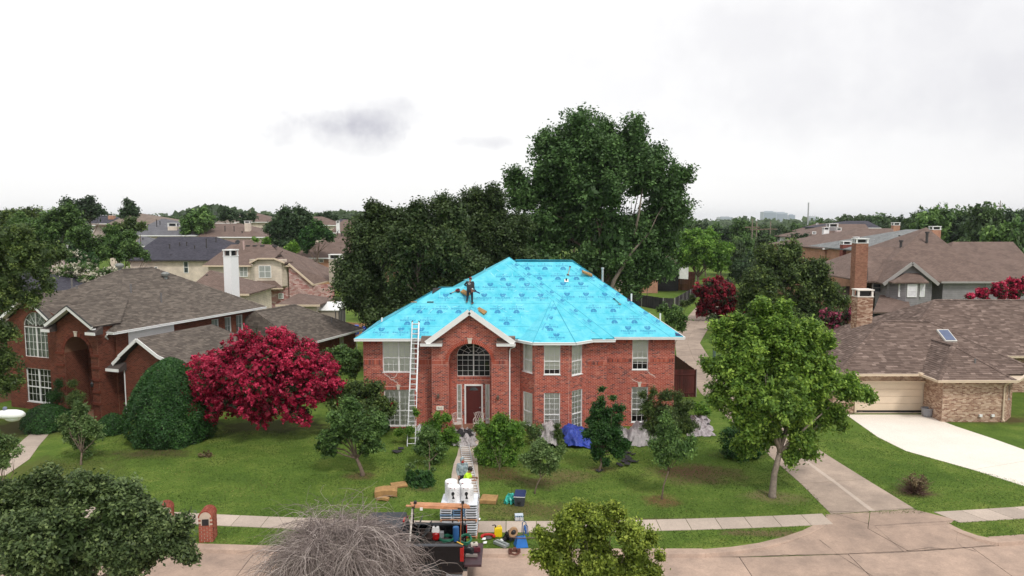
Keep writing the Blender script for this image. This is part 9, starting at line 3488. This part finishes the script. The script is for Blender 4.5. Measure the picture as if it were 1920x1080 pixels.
# ---------------- tarps, debris and shingle scraps round the house
GT = lambda pts: [G(*p) for p in pts]
crumple('blue_tarp', 'deep blue tarp heaped below the right face of the bay window', 'tarp', GT([(1062, 842), (1125, 842), (1105, 812), (1050, 812)]), BLUE_TARP, lambda u_, v_: .55 * math.exp(-((u_ - .2) / .3) ** 2) * math.sin(math.pi * min(1, v_ * .9 + .1)) + .38 * v_ * math.sin(math.pi * u_) ** .5, 34, 22, 4, noise=.13)
crumple('grey_tarp', 'grey tarp draped over a shrub in front of the bay window', 'tarp', GT([(1008, 842), (1052, 842), (1046, 815), (1012, 815)]), GREY_TARP, lambda u_, v_: 1.0 * math.sin(math.pi * (u_ * .9 + .05)) ** .6 * math.sin(math.pi * (v_ * .9 + .05)) ** .7, 26, 20, 5, noise=.10)
crumple('grey_tarp', 'grey tarp draped under the lower right window', 'tarp', GT([(1180, 838), (1238, 838), (1226, 808), (1175, 808)]), GREY_TARP, lambda u_, v_: .75 * math.sin(math.pi * u_) ** .7 * math.sin(math.pi * v_) ** .7, 28, 20, 6, noise=.15)
crumple('grey_tarp', 'grey tarp strip along the wall behind the dark ornamental tree', 'tarp', GT([(1130, 826), (1182, 826), (1178, 806), (1132, 806)]), GREY_TARP, lambda u_, v_: .3 * math.sin(math.pi * u_) ** .7 * math.sin(math.pi * v_), 24, 14, 16, noise=.12)
crumple('debris_tarp', 'grey debris tarp spread on the grass at the right house corner', 'tarp', GT([(1288, 820), (1342, 818), (1325, 780), (1298, 780)]), mat('debris_grey', (.40, .35, .36), .85, var=.6, scale=5, col2=(.5, .45, .46)), lambda u_, v_: .18 * math.sin(math.pi * u_) * math.sin(math.pi * v_), 30, 30, 7, noise=.12)
crumple('grey_tarp', 'grey torn sheets heaped over the porch step', 'tarp', GT([(846, 838), (893, 838), (890, 810), (850, 810)]), GREY_TARP, lambda u_, v_: .16 * math.sin(math.pi * u_) ** .5 * math.sin(math.pi * v_) ** .5, 26, 24, 8, noise=.16, zb=.04)
crumple('black_sheet', 'black torn felt lying on the grey sheets before the door', 'sheet', GT([(852, 830), (888, 828), (884, 818), (858, 818)]), BLACK_M, lambda u_, v_: .34, 14, 8, 10, noise=.10)
crumple('black_bag', 'black bag at the left of the porch step', 'bag', GT([(843, 832), (854, 832), (854, 818), (845, 818)]), BLACK_M, lambda u_, v_: .35 * math.sin(math.pi * u_) ** .6 * math.sin(math.pi * v_) ** .6, 12, 12, 11, noise=.08)
crumple('pale_tarp', 'crumpled pale sheet behind the thin sapling left of the walk', 'tarp', GT([(782, 840), (792, 840), (792, 806), (782, 806)]), mat('pale_sheet', (.60, .60, .62), .6), lambda u_, v_: .3 * math.sin(math.pi * u_), 10, 20, 12, noise=.10)
rsn = random.Random(33)
spots_ = [(744, 848, .5, 'folded dark shingle at the ladder foot'), (752, 842, .35, 'black shingle flap beside the ladder foot'), (1123, 884, .35, 'dark shingle leaning at the ornamental tree trunk'), (1118, 852, .28, 'pale shingle piece below the blue tarp')]
for i in range(13):
	spots_.append((1160 + rsn.gauss(18, 14), 850 + rsn.random() * 26, rsn.uniform(.18, .38), None))
for (px, py, s_, lab) in spots_:
	x, y = G(px, py)
	sc_ = thing('shingle_scrap', lab or 'torn black shingle scrap scattered on the lawn below the window', 'scrap', (x, y, .02), rsn.uniform(0, 180), None if lab else 'black shingle scraps on the lawn')
	h = [rsn.uniform(.0, .12) for _ in range(6)]
	w = s_ * .45
	q = [(-s_ / 2, -w, h[0]), (0, -w, h[1] * .5), (s_ / 2, -w * .8, h[2]), (s_ / 2, w, h[3]), (0, w, h[4] * .5), (-s_ / 2, w * .7, h[5])]
	MB().raw(q + [(a, b, c + .018) for a, b, c in q], [(5, 4, 1, 0), (4, 3, 2, 1), (6, 7, 10, 11), (7, 8, 9, 10), (0, 1, 7, 6), (1, 2, 8, 7), (2, 3, 9, 8), (3, 4, 10, 9), (4, 5, 11, 10), (5, 0, 6, 11)]).build('shingle', mat('black_shingle', (.03, .027, .03), .95, var=.4, scale=8), sc_)
for i in range(9):
	x, y = G(1295 + rsn.random() * 42, 788 + rsn.random() * 28)
	sc_ = thing('shingle_scrap', 'dark shingle scrap lying on the grey debris tarp', 'scrap', (x, y, .26), rsn.uniform(0, 180), 'dark shingle scraps on the debris tarp')
	MB().raw([(-.14, -.08, 0), (.15, -.06, .02), (.13, .09, .03), (-.12, .08, 0), (-.14, -.08, .015), (.15, -.06, .035), (.13, .09, .045), (-.12, .08, .015)], [(4, 5, 6, 7), (0, 1, 5, 4), (1, 2, 6, 5), (2, 3, 7, 6), (3, 0, 4, 7)]).build('shingle', MAT['black_shingle'], sc_)


# ---------------- porch chairs
def patio_chair(label, x, y, rot):
	root = thing('patio_chair', label, 'chair', (x, y, .125), rot)
	M_ = mat('cream_metal', (.62, .55, .50), .5)
	m = MB()
	for i in range(7):
		yy = -.22 + i * .075
		m = MB().box(-.24, .24, yy - .025, yy + .025, .42, .435)
		m.build('seat_slat', M_, root)
	for (a, b) in ((-.25, -.25), (.25, -.25), (-.25, .25), (.25, .25)):
		MB().tube([(a, b, 0), (a * .98, b * .98, .43), (a, b, .66 if b < 0 else .95)], .014, 6).build('leg', M_, root)
	for a in (-.25, .25):
		MB().tube([(a, -.25, .66), (a * 1.05, 0, .69), (a, .24, .68)], .016, 6).build('armrest', M_, root)
	b_ = MB()
	b_.tube([(-.25, .25, .95), (-.1, .26, 1.0), (.1, .26, 1.0), (.25, .25, .95)], .015, 6)
	for k in range(-2, 3):
		b_.tube([(k * .12 - .1, .25, .5), (k * .12 + .1, .25, .97)], .009, 4)
		b_.tube([(k * .12 + .1, .25, .5), (k * .12 - .1, .25, .97)], .009, 4)
	b_.tube([(-.25, .25, .5), (.25, .25, .5)], .012, 5)
	b_.build('lattice_back', M_, root)
	return root


patio_chair('cream metal patio chair with a lattice back left of the front door', D(858, 800, 41.0)[0], 41.1, 12)
patio_chair('cream metal patio chair half hidden by the bright bush right of the door', D(897, 795, 41.2)[0], 41.2, -10)

# ---------------- brick mailbox pillars
def brick_pillar(label, x, y, rot, seed):
	rng = random.Random(seed)
	root = thing('mailbox_pillar', label, 'mailbox', (x, y, .0), rot)
	W, Dp, Hb = .52, .66, .98
	MB().box(-W / 2 + .012, W / 2 - .012, -Dp / 2 + .012, Dp / 2 - .012, 0, Hb).build('mortar_core', MORTAR_T, root)
	core = MB()
	n = 12
	secs = []
	for yy in (-Dp / 2 + .012, Dp / 2 - .012):
		secs.append([(math.cos(math.pi * i / n) * (W / 2 - .012), yy, Hb + math.sin(math.pi * i / n) * .24) for i in range(n + 1)])
	hull(core, secs)
	core.build('arched_core', MORTAR_T, root)
	shared = {}

	def brick(cx, cy, cz, sx, sy, sz, M_=None):
		key = (round(sx, 3), round(sy, 3), rng.randrange(3))
		if key not in shared:
			t = rng.random()
			b = MB().obox((0, 0, 0), (sx, sy, sz), None, t)
			o = b.build('brick', BR_PILLAR, root)
			shared[key] = o
		else:
			o = shared[key].copy()
			COL.objects.link(o)
		o.location = (cx, cy, cz)
		if M_ is not None:
			o.rotation_euler = M_.to_euler()
		return o
	row = 0
	z = .04
	while z < Hb + .01:
		off = (row % 2) * .105
		for s_ in (-1, 1):
			u_ = -W / 2 + (0 if off == 0 else -.105)
			while u_ < W / 2 - .02:
				a, b = max(u_, -W / 2), min(u_ + .20, W / 2)
				if b - a > .04 and not (s_ < 0 and z > Hb - .32 and z < Hb - .02 and a < .13 and b > -.13 and abs((a + b) / 2) < .18):
					brick((a + b) / 2, s_ * (Dp / 2 - .02), z, b - a - .012, .05, .062)
				u_ += .21
			v_ = -Dp / 2 + .03 + (off if off == 0 else -.105)
			while v_ < Dp / 2 - .03:
				a, b = max(v_, -Dp / 2 + .045), min(v_ + .20, Dp / 2 - .045)
				if b - a > .04:
					brick(s_ * (W / 2 - .02), (a + b) / 2, z, .05, b - a - .012, .062)
				v_ += .21
		z += .076
		row += 1
	for i in range(9):
		a = math.pi * (i + .5) / 9
		for j in range(3):
			yy = -Dp / 2 + Dp * (j + .5) / 3
			M_ = Matrix.Rotation(math.pi / 2 - a, 3, 'Y')
			brick(math.cos(a) * (W / 2 - .015), yy, Hb + math.sin(a) * .245, .082, Dp / 3 - .012, .05, M_)
	MB().box(-.12, .12, -Dp / 2 - .02, -Dp / 2 + .02, Hb - .30, Hb - .06).build('mailbox_door', BLACK_M, root)
	return root


x = D(392, 985, 27.1)[0]
brick_pillar('brick mailbox pillar with an arched top on the verge right of the near oak', x, 27.0, 8, 3)
x = D(314, 965, 27.6)[0]
brick_pillar('brick mailbox pillar half hidden behind the near oak leaves', x, 27.5, 20, 4)

# ---------------- street lamp reaching in from the left
sx_, sz_ = D(12, 778, 13.2)
lamp = thing('street_lamp', 'white street lamp head on an arm from the left edge', 'street lamp', (sx_ - 2.6, 13.0, -.0))
L0 = Vector((2.6, .2, sz_))
MB().tube([(0, 0, 0), (0, 0, 4), (0, 0, sz_ - .5)], [.11, .09, .06], 10).build('pole', STEEL, lamp, smooth=True)
MB().tube([(0, 0, sz_ - .7), (.6, .05, sz_ - .25), (1.5, .1, sz_ - .05), (2.35, .18, sz_)], [.04, .035, .03, .03], 8).build('arm', STEEL, lamp, smooth=True)
hd_ = MB()
secs = []
for (xx, w, h0, h1) in ((-.32, .05, -.03, .04), (-.2, .09, -.05, .07), (0, .13, -.07, .10), (.15, .135, -.07, .10), (.27, .10, -.06, .08), (.33, .05, -.03, .05)):
	secs.append([(L0.x + xx, L0.y + w * math.cos(2 * math.pi * k / 12), L0.z + (h1 if math.sin(2 * math.pi * k / 12) > 0 else -h0) * math.sin(2 * math.pi * k / 12)) for k in range(12)])
hull(hd_, secs)
hd_o = hd_.build('lamp_head', WHITE, lamp, smooth=True)
MB().ball((L0.x + .12, L0.y, L0.z - .055), (.15, .10, .07), 10, 8).build('lens', mat('frosted_lens', (.70, .72, .70), .2), hd_o, smooth=True)
MB().lathe([(.035, 0), (.035, .05), (.02, .06)], (L0.x - .02, L0.y, L0.z + .095), 8).build('photocell', mat('blue_grey_cell', (.15, .17, .25), .5), hd_o)

# ---------------- small things by the neighbours
x, y = G(89, 806)
sg = thing('yard_sign', 'small white yard sign beside the left walk', 'sign', (x, y, 0), -15)
MB().box(-.17, .17, -.01, .01, .28, .60).build('sign_board', WHITE, sg)
MB().tube([(0, .02, 0), (0, .02, .4)], .012, 5).build('stake', STEEL, sg)
x, y = G(1741, 783)
pt_ = thing('planter', 'grey round planter pot beside the garage door', 'planter', (x, y + .2, .02))
MB().lathe([(.22, 0), (.30, .10), (.33, .48), (.36, .50), (.36, .56), (.30, .56), (.29, .45), (.05, .44)], n=16).build('pot', mat('pot_grey', (.25, .25, .27), .7), pt_, smooth=False)
MB().lathe([(.29, .44), (.1, .47)], n=12).build('soil', mat('soil', (.03, .022, .018), .95), pt_)
x, z = D(666, 592, 70)
bb = thing('blue_barrel', 'bright blue barrel beside the dark oaks behind the shed', 'barrel', (x, 70, 1.2))
MB().lathe([(.32, 0), (.36, .2), (.36, .7), (.32, .9)], n=14).build('barrel_body', mat('bright_blue', (.02, .08, .55), .4), bb)
MB().lathe([(.38, .42), (.38, .48)], n=14).build('barrel_hoop', mat('bright_blue', (.02, .08, .55)), bb)
bb2 = copy_thing(bb, (x + .9, 70.4, 1.1), .4, .9, 'smaller blue barrel just right of the bright blue one')
for i, (x, y, s_) in enumerate(((13.1, 53.5, .3), (13.2, 60.5, .35))):
	pass
x, y = G(1339, 672)
ub = thing('utility_box', 'small green-grey utility pedestal beside the shared drive', 'utility box', (x, y, 0))
MB().lathe([(.14, 0), (.14, .7), (.16, .72), (.12, .85)], n=8).build('pedestal', mat('pedestal_green', (.10, .16, .13), .6), ub)


# ================================================================== the air
m, nt, b = nodes_of('thin_haze')
nt.nodes.remove(b)
pv = nt.nodes.new('ShaderNodeVolumePrincipled')
pv.inputs['Color'].default_value = (.88, .93, 1, 1)
pv.inputs['Density'].default_value = .0001
nt.links.new(pv.outputs[0], nt.nodes['Material Output'].inputs['Volume'])
hz_o = MB().box(-5100, 5100, -1000, 7600, -1.3, 80).build('haze', m)
tag(hz_o, 'faint summer haze over the whole neighbourhood', 'haze', kind='stuff')
